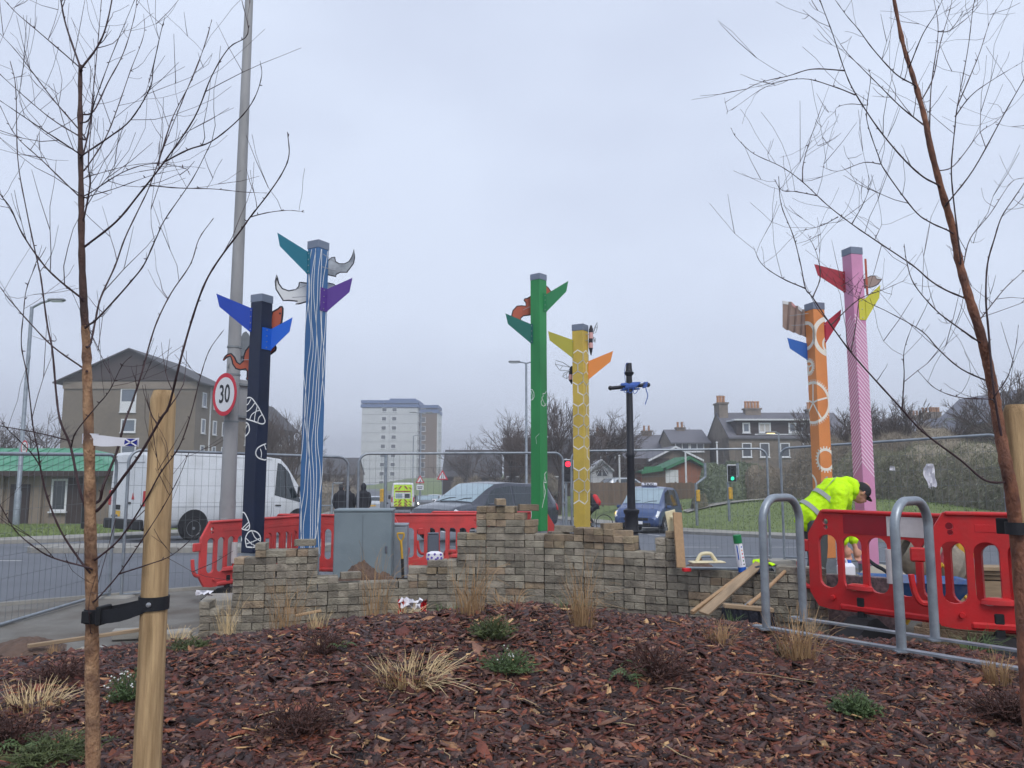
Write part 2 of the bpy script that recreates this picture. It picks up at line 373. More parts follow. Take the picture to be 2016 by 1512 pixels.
pm('granite', (112, 102, 94), .9, .28, 3.2, .4, 12, det=8, dirt=((84, 78, 74), .7, .7), rand=.18); pm('granite_wall', (124, 114, 104), .9, .26, 3.2, .4, 12, det=8, dirt=((90, 84, 80), .7, .7)); pm('pot', (176, 128, 92), .85, .15, 6, rand=.15); pm('frame_white', (214, 216, 220), .5, .03, 4); pm('curtain', (190, 186, 182), .9, .1, 6, stretch=(14, 14, .5)); pm('clad_dark', (62, 54, 54), .8, .12, 8)
pm('fence_wood', (112, 96, 82), .9, .18, 4, .3, 40, stretch=(3, 3, .5), rand=.15); pm('clad_white', (206, 208, 212), .7, .06, 5); pm('clad_rust', (140, 92, 72), .85, .12, 4)
pm('scrub', (150, 140, 126), .9, .3, 2.5); pm('scrub_green', (134, 134, 112), .9, .3, 2.5); pm('evergreen', (120, 130, 108), .85, .3, 2.5); pm('hedge_core', (138, 130, 116), 1, .3, 3)  # scrub and hedge_core colours lightened to stand in for denser haze
pm('slab_granite', (104, 92, 96), .45, .5, 34, .05, det=3, col2=(132, 112, 116), dirt=((54, 48, 54), 26, .9)); pm('tarp', (166, 158, 144), .8, .12, 9, .4, 12); pm('mixer_grey', (140, 132, 120), .8, .25, 9, .3, dirt=((98, 92, 84), 6, .8)); pm('mixer_red', (150, 50, 66), .7, .25, 9, dirt=((150, 138, 126), 9, .8)); pm('barrow_blue', (42, 90, 150), .6, .2, 6, dirt=((130, 124, 112), 6, .6)); pm('bristle', (38, 40, 52), .8, .3, 30, .2); pm('rope_blue', (70, 104, 180), .7, .2, 30, .2); pm('wire', (120, 126, 130), .5, .05, 9, metal=.4)
M = MATS
# ================================================================== SETTING
def interp(x, tab):
    if x <= tab[0][0]: return tab[0][1]
    for (a, fa), (b, fb) in zip(tab, tab[1:]):
        if x <= b: return fa + (fb - fa) * (x - a) / (b - a)
    return tab[-1][1]
XL = [(13, -70), (19.6, -70), (20, -13.5), (21, -12.2), (24, -11.4), (35, -11), (60, -13), (110, -22), (260, -62)]
XR = [(13, 70), (17, 70), (18.2, 24), (20, 12.5), (22, 8.6), (28, 6.3), (40, 4.6), (75, -3.2), (130, -17), (260, -54)]
def xl(y): return interp(y, XL)
def xr(y): return interp(y, XR)
def G(x, y):
    """ground level everywhere, with the grass banks"""
    z = T(x, y)
    if y > 17:
        o = x - xr(y) - 1.6
        if o > 0: z += 0.09 + 1.25 * smooth(o / 7.0) * smooth((y - 17) / 14) + 0.9 * smooth((y - 55) / 30) * smooth(o / 14)
        o = xl(y) - x - 1.6
        if o > 0: z += 0.09 + 0.15 * smooth(o / 8)
    return z
def nonuni(segs):
    o = []
    for a, b, s in segs: o += list(np.arange(a, b, s))
    return o + [segs[-1][1]]
# ground sheet to the horizon
mb = MB(); xs = nonuni([(-900, -100, 100), (-100, -30, 10), (-30, 40, 1.0), (40, 120, 10), (120, 900, 100)])
ys = nonuni([(-40, -10, 10), (-10, 14, 3), (14, 60, 1.0), (60, 120, 4), (120, 300, 20), (300, 1500, 150)])
P = [[(x, y, G(x, y) - (0.05 if y <= 13.5 else 0.03)) for x in xs] for y in ys]
mb.grid(P); tag(mb.build('ground', M['lawn']), kind='structure')
# paved apron of the works
mb = MB(); mb.grid([[(x, y, 0.0) for x in np.linspace(-30, 30, 13)] for y in np.linspace(-8, 13, 8)], False)
tag(mb.build('pavement', M['slab']), kind='structure')
Y0 = [(-30, 8.2), (-7, 9.0), (-6.3, 9.45), (-4.4, 10.8), (-2, 12.1), (4.5, 13.0), (30, 13.0)]
def strip(name, mat, rows):
    mb = MB(); mb.grid(rows, True); return tag(mb.build(name, M[mat]), kind='structure')
strip('road', 'asphalt', [[(x, interp(x, Y0) + (13 - interp(x, Y0)) * t, 0.006) for x in list(np.linspace(-30, -7, 6)) + list(np.linspace(-6.5, 5, 24)) + [12, 30]] for t in (0, .5, 1)])
yy = [13, 14.5, 16, 17, 17.6, 18.2, 19, 19.6, 20, 20.5, 21, 22, 23, 24, 26, 28, 31, 34, 37, 40, 45, 50, 55, 60, 67, 75, 78, 90, 110, 130, 180, 260]
strip('road', 'asphalt', [[(xl(y) + (xr(y) - xl(y)) * t, y, T(0, y) + 0.006) for t in np.linspace(0, 1, 9)] for y in yy])
# kerbed footways along the road
def footway(fx, sgn, ys_, name='footway'):
    mb = MB(); k = MB(); rows = []
    for y in ys_:
        x = fx(y); z = T(0, y) + 0.11
        rows.append([(x + sgn * 0.15, y, z), (x + sgn * 1.9, y, z + .01), (x + sgn * 1.9, y, z - .2)])
    mb.grid(rows, False, flip=sgn < 0)
    tag(mb.build(name, M['concrete']), kind='structure')
    rows = []
    for y in ys_:
        x = fx(y); z = T(0, y) + 0.112
        rows.append([(x, y, z - .14), (x + sgn * .01, y, z - .012), (x + sgn * .03, y, z), (x + sgn * .15, y, z), (x + sgn * .15, y, z - .1)])
    k.grid(rows, False, flip=sgn < 0); tag(k.build('kerb', M['kerb']), kind='structure')
footway(xr, 1, list(np.arange(17.6, 40, .6)) + list(np.arange(40, 130, 5)))
footway(xl, -1, list(np.arange(19.65, 26, .35)) + list(np.arange(26, 130, 4)))
# kerbed traffic island in front of the white van
isl = MB(); c = [(-10.1 + .55 * math.cos(a), 17.2 + .55 * math.sin(a)) for a in np.linspace(PI / 2, 3 * PI / 2, 8)]
poly = [(x, y) for x, y in c] + [(-4.2, 16.9), (-4.0, 17.9)]
isl.prism([(p[0], p[1]) for p in poly], T(0, 17) - .1, T(0, 17) + .13, axis='z')
tag(isl.build('traffic_island', M['concrete']), kind='structure')
# near kerb where the works meet the road
mb = MB(); rows = []
for x in np.linspace(-12, 4, 40):
    y = interp(x, Y0); rows.append([(x, y + .02, .0), (x, y + .01, .035), (x, y - .13, .04), (x, y - .14, .0)])
mb.grid(rows, False); tag(mb.build('kerb', M['kerb']), kind='structure')
# painted road markings
mk = MB()
def mark(p, q, wd):
    p, q = Vector((*p, 0)), Vector((*q, 0)); n = (q - p).normalized().cross(Vector((0, 0, 1))) * wd / 2
    m = max(1, int((q - p).length / 2)); rows = []
    for i in range(m + 1):
        c_ = p.lerp(q, i / m); rows.append([(c_.x + s_ * n.x, c_.y + s_ * n.y, T(c_.x, c_.y + s_ * n.y) + .012) for s_ in (-1, 1)])
    mk.grid(rows, False)
mark((-14, 14.2), (-9.2, 14.6), .12); mark((-14, 15.6), (-10.4, 15.7), .1)
for i in range(9): mark((-12 + i * 2.6, 19.1 - .05 * i), (-10.6 + i * 2.6, 19.05 - .05 * i), .1)
for i in range(12): mark((-2.6 - i * .62, 30 + i * 4.2), (-2.9 - i * .62, 32 + i * 4.2), .12)
for i in range(8): mark((5.2 - .22 * i, 23.5 + i * 2.4), (5.05 - .22 * i, 25.2 + i * 2.4), .1)
tag(mk.build('road_marking', M['paint_white']), 'worn white painted lines on the wet asphalt road', kind='structure')
# grass path on the far bank
mb = MB(); rows = []
for t in np.linspace(0, 1, 14):
    c_ = Vector((9.2 + 5.0 * t, 41 - 6.5 * t * t + 1.0 * t)); rows.append([(c_.x, c_.y - .6, G(c_.x, c_.y - .6) + .05), (c_.x, c_.y + .6, G(c_.x, c_.y + .6) + .05)])
mb.grid(rows, True); tag(mb.build('path', M['concrete']), kind='structure')

# mulch bed: base sheet plus loose chips
mb = MB(); gx = np.arange(-6.4, 7.0, .14); gy = np.arange(-1.0, 9.2, .14)
idx = {}; vs = []; fs = []
for i, x in enumerate(gx):
    for j, y in enumerate(gy):
        idx[(i, j)] = len(vs); vs.append((x, y, MU(x, y) - .006))
for i in range(len(gx) - 1):
    for j in range(len(gy) - 1):
        if max(vs[idx[(i + a, j + b)]][2] for a in (0, 1) for b in (0, 1)) > .012:
            fs.append((idx[(i, j)], idx[(i + 1, j)], idx[(i + 1, j + 1)], idx[(i, j + 1)]))
mb.add(vs, fs, None, True); tag(mb.build('mulch_bed', M['mulch_base']), kind='structure')
def chips(n):
    # scattered bark pieces: thin irregular slabs lying at small tilts
    y = 2.0 + 5.6 * RS.rand(n * 2) ** 1.15; x = (RS.rand(n * 2) * 2 - 1) * (0.72 * y + .35)
    r = np.hypot((x - .3) * np.where(x < .3, .88, 1.0), y - 2.4); keep = r < 6.35; x, y, r = x[keep][:n], y[keep][:n], r[keep][:n]; n = len(x)
    t = np.clip((r - 2.4) / 3.8, 0, 1); z = .60 - .60 * t * t * (3 - 2 * t) + .13 * np.exp(-(x / 1.3) ** 2 - ((y - 4.6) / 1.6) ** 2) + .015 * np.sin(2.1 * x + 1.3) * np.sin(1.7 * y) + .012 * np.sin(4.7 * x - 2.2 * y)
    keep = z > .02; x, y, z = x[keep], y[keep], z[keep]; n = len(x)
    u = RS.rand(n); ln = .010 + .038 * u ** 2.0 + .028 * (RS.rand(n) > .95); wd = ln * (.16 + .36 * RS.rand(n)); th = .0022 + .005 * RS.rand(n)
    yaw = RS.rand(n) * 2 * PI; tx = RS.randn(n) * .26; ty = RS.randn(n) * .20
    ca, sa = np.cos(yaw), np.sin(yaw)
    ex = np.stack([ca * np.cos(tx), sa * np.cos(tx), np.sin(tx)], 1); ey = np.stack([-sa * np.cos(ty), ca * np.cos(ty), np.sin(ty)], 1)
    ez = np.cross(ex, ey)
    c = np.stack([x, y, z + .004 + .014 * RS.rand(n)], 1)
    ring = np.array([(-1, -.25), (-.55, -.9), (.45, -1), (1, -.1), (.5, .95), (-.6, .8)])
    V = np.zeros((n, 12, 3))
    for k in range(6):
        jx = ring[k, 0] * (1 + .35 * (RS.rand(n) - .5)); jy = ring[k, 1] * (1 + .5 * (RS.rand(n) - .5))
        pt = c + ex * (jx * ln)[:, None] + ey * (jy * wd)[:, None] + ez * (RS.randn(n) * .0015)[:, None]
        V[:, k] = pt + ez * (th / 2)[:, None]; V[:, k + 6] = pt - ez * (th / 2)[:, None]
    F = [(0, 1, 2, 3), (0, 3, 4, 5)] + [(k, k + 6, (k + 1) % 6 + 6, (k + 1) % 6) for k in range(6)]
    F = np.array(F); faces = (F[None] + (np.arange(n) * 12)[:, None, None]).reshape(-1, 4)
    me = bpy.data.meshes.new('bark_chips'); nv = n * 12; nf = len(faces)
    me.vertices.add(nv); me.vertices.foreach_set('co', V.reshape(-1)); me.loops.add(nf * 4); me.polygons.add(nf)
    me.loops.foreach_set('vertex_index', faces.reshape(-1).astype(np.int32)); me.polygons.foreach_set('loop_start', np.arange(0, nf * 4, 4, dtype=np.int32))
    me.update(calc_edges=True)
    pal = np.array([lin(c_) for c_ in ((90, 57, 52), (68, 46, 45), (106, 63, 55), (124, 73, 58), (88, 70, 69), (50, 35, 34), (114, 89, 82), (146, 88, 64), (148, 113, 96), (180, 137, 100), (214, 180, 132))])
    pr = np.array([.18, .15, .14, .08, .11, .12, .08, .045, .055, .026, .014]); pr = pr / pr.sum()
    tint = pal[RS.choice(len(pal), n, p=pr)] * (.5 + .8 * RS.rand(n))[:, None] * np.array([1.10, 1.0, .94])
    at = me.color_attributes.new('tint', 'FLOAT_COLOR', 'POINT')
    cc = np.ones((n, 12, 4)); cc[:, :, :3] = tint[:, None, :]; at.data.foreach_set('color', cc.reshape(-1))
    me.materials.append(M['bark_chip']); o = link(bpy.data.objects.new('bark_mulch', me))
    return tag(o, 'dark red brown bark chips covering the raised planting bed', 'mulch', kind='stuff')
chips(92000)
def shreds(n):
    # fine broken fibre and dust-sized bits between the larger chips
    y = 2.0 + 5.2 * RS.rand(n) ** 1.2; x = (RS.rand(n) * 2 - 1) * (0.72 * y + .3); z = np.array([MU(a_, b_) for a_, b_ in zip(x, y)]); k = z > .02; x, y, z = x[k], y[k], z[k]; n = len(x)
    yaw = RS.rand(n) * 2 * PI; ln = .004 + .012 * RS.rand(n) ** 2 + .014 * (RS.rand(n) > .9); wd = .0012 + .0022 * RS.rand(n); c = np.stack([x, y, z + .010 + .014 * RS.rand(n)], 1)
    ex = np.stack([np.cos(yaw), np.sin(yaw), RS.randn(n) * .3], 1) * ln[:, None]; ey = np.stack([-np.sin(yaw), np.cos(yaw), RS.randn(n) * .3], 1) * wd[:, None]
    V = np.stack([c - ex - ey * .4, c + ex - ey, c + ex * .8 + ey, c - ex * .7 + ey], 1)
    me = bpy.data.meshes.new('bark_shreds'); me.from_pydata(V.reshape(-1, 3).tolist(), [], np.arange(4 * n).reshape(-1, 4).tolist())
    pal = np.array([lin(c_) for c_ in ((120, 74, 60), (80, 50, 44), (150, 100, 76), (60, 42, 38), (176, 134, 98), (104, 80, 74))]); tint = pal[RS.choice(6, n)] * (.5 + .7 * RS.rand(n))[:, None]
    at = me.color_attributes.new('tint', 'FLOAT_COLOR', 'POINT'); cc = np.ones((n, 4, 4)); cc[:, :, :3] = tint[:, None, :]; at.data.foreach_set('color', cc.reshape(-1)); me.materials.append(M['bark_chip'])
    return tag(link(bpy.data.objects.new('bark_shreds', me)), 'fine reddish bark shreds between the larger mulch chips', 'mulch', kind='stuff')
shreds(90000)
# lawn tufts on the banks so the grass has a surface
def turf(name, label, pts, h, seed, mat='blade_green'):
    rs = np.random.RandomState(seed); n = len(pts); V = np.zeros((n, 3, 3)); a = rs.rand(n) * PI; hh = h * (.5 + rs.rand(n)); wv = .010 + .012 * rs.rand(n)
    base = np.array(pts); d = np.stack([np.cos(a), np.sin(a), 0 * a], 1) * wv[:, None]
    V[:, 0] = base - d; V[:, 1] = base + d; V[:, 2] = base + np.stack([rs.randn(n) * .04, rs.randn(n) * .04, hh], 1)
    me = bpy.data.meshes.new(name); me.from_pydata(V.reshape(-1, 3).tolist(), [], np.arange(3 * n).reshape(-1, 3).tolist()); me.materials.append(M[mat])
    return tag(link(bpy.data.objects.new(name, me)), label, 'grass', kind='stuff')
pp = []
for i in range(42000):
    y = 20 + 32 * random.random() ** 1.3; x = xr(y) + 2 + 22 * random.random(); pp.append((x, y, G(x, y) - .03))
turf('grass', 'short green grass on the bank beyond the road', pp, .07, 3)
pp = []
for i in range(16000):
    y = 21 + 14 * random.random(); x = xl(y) - 2 - 14 * random.random(); pp.append((x, y, G(x, y) - .03))
turf('grass', 'strip of lawn in front of the green roofed building', pp, .07, 4)
# ================================================================== PAINTED TOTEM POSTS
class Totem:
    side = 0.17
    def __init__(s, label, px, py, d, a, paint, z0=.72):
        top = W(px, py, d); s.d = d; s.a0 = R(a); s.a = R(a) - math.atan2(top.x, d); s.z1 = top.z; s.z0 = z0
        s.root = thing('signpost', label, 'totem post', (top.x, d, 0), group='painted totem posts')
        ca, sa = math.cos(s.a), math.sin(s.a)
        s.eR = Vector((ca, sa, 0)); s.eL = Vector((-sa, ca, 0)); s.nR = Vector((sa, -ca, 0)); s.nL = Vector((-ca, -sa, 0))
        h = s.side; s.corner = -(s.eR + s.eL) * h / 2
        cs = [s.corner, s.corner + s.eR * h, s.corner + (s.eR + s.eL) * h, s.corner + s.eL * h]
        def col(z0, z1, grow=0.0):
            mb = MB(); q = [c * (1 + grow) for c in cs]
            mb.prism([(c.x, c.y) for c in q], z0, z1, axis='z'); return mb
        o = col(z0, s.z1 - .09).build('post', M[paint], s.root); bv = o.modifiers.new('bevel', 'BEVEL'); bv.width = .006; bv.segments = 3; bv.limit_method = 'ANGLE'
        col(s.z1 - .088, s.z1, .03).build('cap', M['cap_grey'], s.root)
        col(.018, z0 - .002, -.05).build('base_sleeve', M['galv'], s.root)
        MB().box((0, 0, .009), (.34, .34, .016), Matrix.Rotation(s.a, 4, 'Z')).build('base_plate', M['galv_dull'], s.root)
    def loc(s, px, py, dy=0.0):
        p = W(px, py, s.d + dy); return Vector((p.x - s.root.location.x, p.z))
    def sz(s, px, py):
        q = s.loc(px, py); dx = q.x - s.corner.x
        return (dx / math.sin(s.a0) if dx < 0 else dx / math.cos(s.a0), q.y)
    def onface(s, u, z, off=.002):
        h = s.side
        if u < -1e-4: p = s.corner - s.eL * u + s.nL * off
        elif u > 1e-4: p = s.corner + s.eR * u + s.nR * off
        else: p = s.corner + (s.nL + s.nR) * off * .75
        return Vector((p.x, p.y, z))
    def ribbon(s, mb, pts, w, closed=False):
        """painted line along (u,z) points, folded round the front corner"""
        q = [Vector(p) for p in pts]; n = len(q); fine = []
        for i in range(n if closed else n - 1):
            a, b = q[i], q[(i + 1) % n]; m = max(1, int((b - a).length / .012))
            fine += [a.lerp(b, j / m) for j in range(m)]
        if not closed: fine.append(q[-1])
        m = len(fine); prs = []
        for i, p in enumerate(fine):
            t = (fine[(i + 1) % m] - fine[i - 1]) if closed else (fine[min(i + 1, m - 1)] - fine[max(i - 1, 0)])
            if t.length < 1e-9: t = Vector((0, 1))
            t.normalize(); nn = Vector((-t.y, t.x)) * w / 2; prs.append((p + nn, p - nn))
        h = s.side - .001
        for i in range(m if closed else m - 1):
            a, b = prs[i], prs[(i + 1) % m]
            k = [a[0], b[0], b[1], a[1]]
            if all(abs(p.x) >= h for p in k): continue
            k = [Vector((max(-h, min(h, p.x)), max(s.z0, min(s.z1 - .092, p.y)))) for p in k]
            sg = sum(p.x for p in k)
            for lo, hi in ((-9, 0), (0, 9)):
                if lo < 0 and min(p.x for p in k) >= 0: continue
                if lo == 0 and max(p.x for p in k) <= 0: continue
                kk = [Vector((max(lo, min(hi, p.x)), p.y)) for p in k]
                f = [s.onface(p.x if abs(p.x) > 2e-4 else (-2e-4 if lo < 0 else 2e-4), p.y) for p in kk]
                mb.add(f, [(0, 1, 2, 3)])
    def fin(s, poly, mat, sidech, fl=.05, bolts=4):
        """cut plate wing with a bolted flange; poly in picture points, first and last points on the post"""
        h = s.side; edge = s.corner + (s.eR * h if sidech == 'R' else s.eL * h); n = s.nR if sidech == 'R' else s.nL
        y0 = edge.y - .012
        q = [s.loc(px, py, y0) for px, py in poly]
        zi = [q[0].y, q[-1].y]
        q[0].x = q[-1].x = edge.x + (-.004 if sidech == 'R' else .004)
        mb = MB(); mb.prism([(p.x, p.y) for p in q], y0 - .003, y0 + .003)
        e = s.eR if sidech == 'R' else s.eL
        A = edge + n * .004; B = edge - e * fl + n * .004
        for za, zb in ((min(zi), max(zi)),):
            v = [A - n * .003, B - n * .003, B + n * .003, A + n * .003]
            mb.add([(p.x, p.y, za) for p in v] + [(p.x, p.y, zb) for p in v], [(0, 1, 2, 3), (7, 6, 5, 4), (0, 4, 5, 1), (1, 5, 6, 2), (2, 6, 7, 3), (3, 7, 4, 0)])
        f = mb.build('wing', M[mat], s.root)
        for i in range(bolts):
            z = min(zi) + (max(zi) - min(zi)) * (.1 + .8 * i / (bolts - 1)); c = edge - e * (fl * .55) + n * .0075
            rot = Vector((0, 0, 1)).rotation_difference(n).to_matrix().to_4x4()
            MB().lathe([(.0075, 0), (.007, .003), (.003, .005)], 8, Matrix.Translation((c.x, c.y, z)) @ rot).build('bolt', M['steel'], f)
        return f
    def art(s, name, poly, fill, dy, line=.012, holes=None, dark='art_dark', zoom=None):
        """cut-out plate with a dark painted border"""
        sc, ox, oy = zoom if zoom else (1, 0, 0)
        q = [s.loc(px / sc + ox, py / sc + oy, dy) for px, py in poly]
        c = sum(q, Vector((0, 0))) / len(q); n = len(q); inner = []
        A = sum(q[i].x * q[(i + 1) % n].y - q[(i + 1) % n].x * q[i].y for i in range(n)); sg = 1 if A > 0 else -1
        for i in range(n):
            t = (q[(i + 1) % n] - q[i - 1]); t.normalize(); nn = Vector((-t.y, t.x)) * sg; inner.append(q[i] + nn * line * 1.7)
        o = MB().prism([(p.x, p.y) for p in q], dy - .003, dy + .003).build(name, M[dark], s.root)
        MB().prism([(p.x, p.y) for p in inner], dy - .0045, dy - .003).build('painted_face', M[fill], o)
        return o
    def rod(s, a, b, dya, dyb, r=.004):
        p, q = s.loc(*a), s.loc(*b); MB().tube([(p.x, dya, p.y), (q.x, dyb, q.y)], r, 6).build('bracket_rod', M['steel'], s.root)
Z5 = (5.93, 400, 440); Z6 = (6.3, 400, 660); ZG = (5.93, 960, 520); ZO = (6.72, 1500, 480)
# --- navy post with otter and mussel shells
t = Totem('dark navy totem post with blue wings, a rust otter and white shell outlines', 516, 582, 8.6, 45, 'paint_navy')
t.fin([(499, 606), (426, 578), (432, 604), (498, 653)], 'fin_royal', 'L', .03)
t.fin([(536, 648), (576, 625), (570, 653), (536, 690)], 'fin_bright', 'R', .15)
t.art('otter_head', [(800, 1030), (840, 1005), (870, 990), (895, 965), (925, 962), (940, 990), (938, 1060), (925, 1160), (900, 1200), (800, 1250), (770, 1150)], 'art_rust', .10, zoom=Z5)
t.art('otter_haunch', [(840, 245), (905, 195), (915, 155), (900, 120), (820, 100), (760, 180)], 'art_rust', .11, zoom=Z6)
t.art('otter_tail', [(600, 90), (560, 140), (520, 190), (500, 250), (490, 320), (455, 352), (425, 330), (395, 265), (350, 220), (300, 230), (265, 260), (243, 305), (255, 320), (300, 280), (335, 265), (350, 310), (360, 360), (400, 420), (460, 438), (525, 425), (540, 450), (538, 520), (528, 545), (560, 570), (620, 575)], 'art_rust', .12, line=.010, zoom=Z6)
MB().lathe([(.012, 0), (.010, .003)], 10, Matrix.Translation((t.loc(868 / 5.93 + 400, 1030 / 5.93 + 440).x, .093, t.loc(868 / 5.93 + 400, 1030 / 5.93 + 440).y)) @ Matrix.Rotation(PI / 2, 4, 'X')).build('eye', M['art_dark'], t.root)
t.rod((500, 706), (470, 706), .05, .11)
mm = MB()
def shellz(zm, outline, lines, closed=True):
    f = lambda q: t.sz(q[0] / zm[0] + zm[1], q[1] / zm[0] + zm[2])
    def sm(P_): return [Vector((v.x, v.y)) for v in curve_pts([Vector((*f(q), 0)) for q in P_], 4)]
    t.ribbon(mm, sm(outline + ([outline[0]] if closed else [])), .014)
    for l_ in lines: t.ribbon(mm, sm(l_) if len(l_) > 2 else [Vector(f(q)) for q in l_], .011)
Z7 = (5.6, 360, 880)
shellz(Z6, [(545, 830), (600, 780), (650, 790), (700, 860), (750, 950), (800, 1050), (790, 1095), (740, 1100), (650, 1065), (540, 1028)], [[(550, 855), (600, 865), (640, 800)], [(548, 940), (600, 945), (650, 900), (685, 850)], [(625, 1050), (650, 990), (700, 955), (745, 935)], [(680, 1070), (690, 990), (715, 890)], [(715, 1095), (730, 1030), (765, 990)]], False)
shellz(Z6, [(540, 1095), (590, 1090), (615, 1120), (620, 1190), (590, 1240), (538, 1275)], [[(545, 1180), (575, 1095)], [(545, 1220), (600, 1110)]], False)
shellz(Z6, [(815, 1345), (760, 1370), (710, 1410), (695, 1470), (720, 1520), (790, 1545), (818, 1540)], [[(745, 1410), (760, 1460), (755, 1520)], [(795, 1360), (815, 1420)]], False)
shellz(Z7, [(668, 750), (705, 718), (735, 740), (775, 840), (770, 900), (740, 910), (690, 895), (666, 870)], [[(700, 720), (690, 790), (670, 830)], [(705, 890), (770, 820)], [(725, 905), (775, 850)]], False)
shellz(Z7, [(745, 1095), (733, 1010), (760, 940), (800, 915), (850, 935), (885, 985), (885, 1040), (850, 1090)], [[(800, 915), (830, 990), (880, 1030)], [(745, 1060), (880, 1005)], [(740, 1000), (800, 1060), (850, 1090)]])
shellz(Z7, [(660, 950), (688, 990), (690, 1030), (660, 1080)], [], False)
mm.build('shell_drawing', M['motif_white'], t.root, kind='stuff')
# --- blue post with dolphins and wavy lines
t = Totem('tall mid blue totem post with white wavy lines, teal and purple wings and grey dolphins', 627, 477, 8.6, 45, 'paint_blue', .70)
t.fin([(607, 495), (546, 458), (551, 485), (607, 539)], 'fin_teal', 'L', .05)
t.fin([(647, 569), (694, 547), (688, 575), (647, 614)], 'fin_purple', 'R', .12)
t.art('dolphin', [(1380, 470), (1455, 430), (1495, 395), (1540, 388), (1550, 440), (1590, 465), (1650, 465), (1700, 440), (1735, 380), (1760, 297), (1775, 400), (1760, 470), (1680, 575), (1600, 575), (1555, 600), (1550, 625), (1500, 615), (1455, 605), (1380, 580)], 'art_grey', .05, line=.007, zoom=Z5)
t.art('dolphin', [(1290, 700), (1215, 690), (1150, 682), (1118, 685), (1110, 735), (1080, 765), (1000, 780), (930, 755), (890, 700), (870, 620), (855, 597), (835, 680), (845, 770), (930, 905), (1000, 905), (1100, 915), (1075, 945), (1120, 945), (1210, 920), (1290, 900)], 'art_white', .13, line=.009, zoom=Z5)
t.art('dolphin_head', [(1400, 690), (1470, 690), (1530, 705), (1560, 740), (1540, 790), (1470, 800), (1400, 800)], 'art_white', .15, line=.006, zoom=Z5)
for q in (((1425, 385), (1600, 495)), ((1405, 530), (1580, 570)), ((1240, 740), (1070, 790)), ((1230, 875), (1055, 872))):
    (a0, a1), (b0, b1) = q; t.rod((a0 / 5.93 + 400, a1 / 5.93 + 440), (b0 / 5.93 + 400, b1 / 5.93 + 440), -.10, -.04)
mm = MB(); rs = random.Random(5)
for i in range(8):
    u0 = -.15 + .043 * i; ph = rs.random() * 6.3; am = .018 + .016 * rs.random(); fr = 3.2 + 1.6 * rs.random()
    t.ribbon(mm, [(u0 + am * math.sin(fr * z + ph) + .008 * math.sin(2.3 * fr * z + ph * 2), z) for z in np.arange(t.z0, t.z1 - .09, .03)], .0085)
mm.build('wave_lines', M['motif_white'], t.root, kind='stuff')
# --- green post with squirrel and leaves
t = Totem('bright green totem post with dark green wings, a red squirrel and leaf outlines', 1060, 541, 10.95, 53, 'paint_green', .78)
t.fin([(1075, 579), (1119, 553), (1115, 574), (1076, 614)], 'fin_green', 'R', .09)
t.fin([(1044, 638), (995, 617), (1000, 638), (1044, 676)], 'fin_deep', 'L', .05)
t.art('squirrel', [(560, 330), (495, 375), (460, 395), (430, 400), (418, 425), (440, 450), (445, 485), (400, 480), (340, 485), (290, 540), (275, 600), (290, 640), (395, 670), (390, 635), (420, 610), (495, 600), (560, 560)], 'art_rust', .10, line=.010, zoom=ZG)
t.art('squirrel_head', [(640, 260), (680, 245), (700, 262), (715, 275), (735, 305), (760, 330), (740, 370), (680, 400), (640, 390)], 'art_rust', .12, line=.008, zoom=ZG)
t.rod((1043, 604), (1030, 608), .0, .08)
mm = MB()
def leaf(pts, w_=.009, vein=None):
    t.ribbon(mm, [t.sz(x / 5.93 + 960, y / 5.93 + 760) for x, y in pts], w_)
    if vein: t.ribbon(mm, [t.sz(x / 5.93 + 960, y / 5.93 + 760) for x, y in vein], w_ * .7)
leaf([(498, 40), (520, 45), (538, 85), (540, 130), (525, 160), (505, 165)], vein=[(505, 60), (520, 110), (520, 158)])
leaf([(680, 60), (665, 90), (640, 95), (645, 125), (628, 140), (632, 170), (618, 190), (625, 225), (650, 240), (670, 225), (678, 200)], vein=[(632, 150), (650, 190), (670, 235)])
leaf([(680, 1000), (660, 1030), (668, 1080), (680, 1130), (650, 1120), (655, 1170), (672, 1230), (660, 1290), (645, 1350), (632, 1418)], .010, vein=[(665, 1040), (650, 1130), (655, 1300)])
leaf([(496, 1375), (506, 1400), (505, 1460), (510, 1510), (500, 1560)]); leaf([(600, 560), (560, 600), (570, 680)], .004)
mm.build('leaf_drawing', M['motif_white'], t.root, kind='stuff')
# --- yellow post with bees and honeycomb
t = Totem('yellow totem post with honeycomb lines, olive and orange wings and wire bees', 1142, 640, 10.5, 64, 'paint_yellow', .78)
t.fin([(1126, 669), (1079, 652), (1082, 670), (1125, 705)], 'fin_olive', 'L', .02, 2)
t.fin([(1157, 711), (1207, 691), (1202, 712), (1157, 747)], 'fin_orange', 'R', .02, 2)
def bee(pts_body, wings, dy):
    q = [t.loc(x / 5.93 + 960, y / 5.93 + 520, dy) for x, y in pts_body]
    b = MB().tube([(p.x, dy, p.y) for p in q], [.012] + [.030] * (len(q) - 2) + [.006], 10).build('bee_body', M['art_dark'], t.root)
    for k in (2, 4):
        if k < len(q) - 1: MB().tube([(q[k].x, dy, q[k].y), (q[k + 1].x, dy, q[k + 1].y)], .0315, 10).build('bee_stripe', M['art_pinkish'], b)
    for wg in wings:
        p = [t.loc(x / 5.93 + 960, y / 5.93 + 520, dy) for x, y in wg]
        pts = [Vector((v.x, dy - .01, v.y)) for v in p]
        MB().tube(pts, .0048, 6, closed=True).tube([pts[0], (pts[0] + pts[len(pts) // 2]) / 2, pts[len(pts) // 2]], .004, 6).tube([(pts[0] + pts[len(pts) // 2]) / 2, pts[len(pts) // 2 + 1]], .004, 6).build('bee_wing', M['galv_dull'], b)
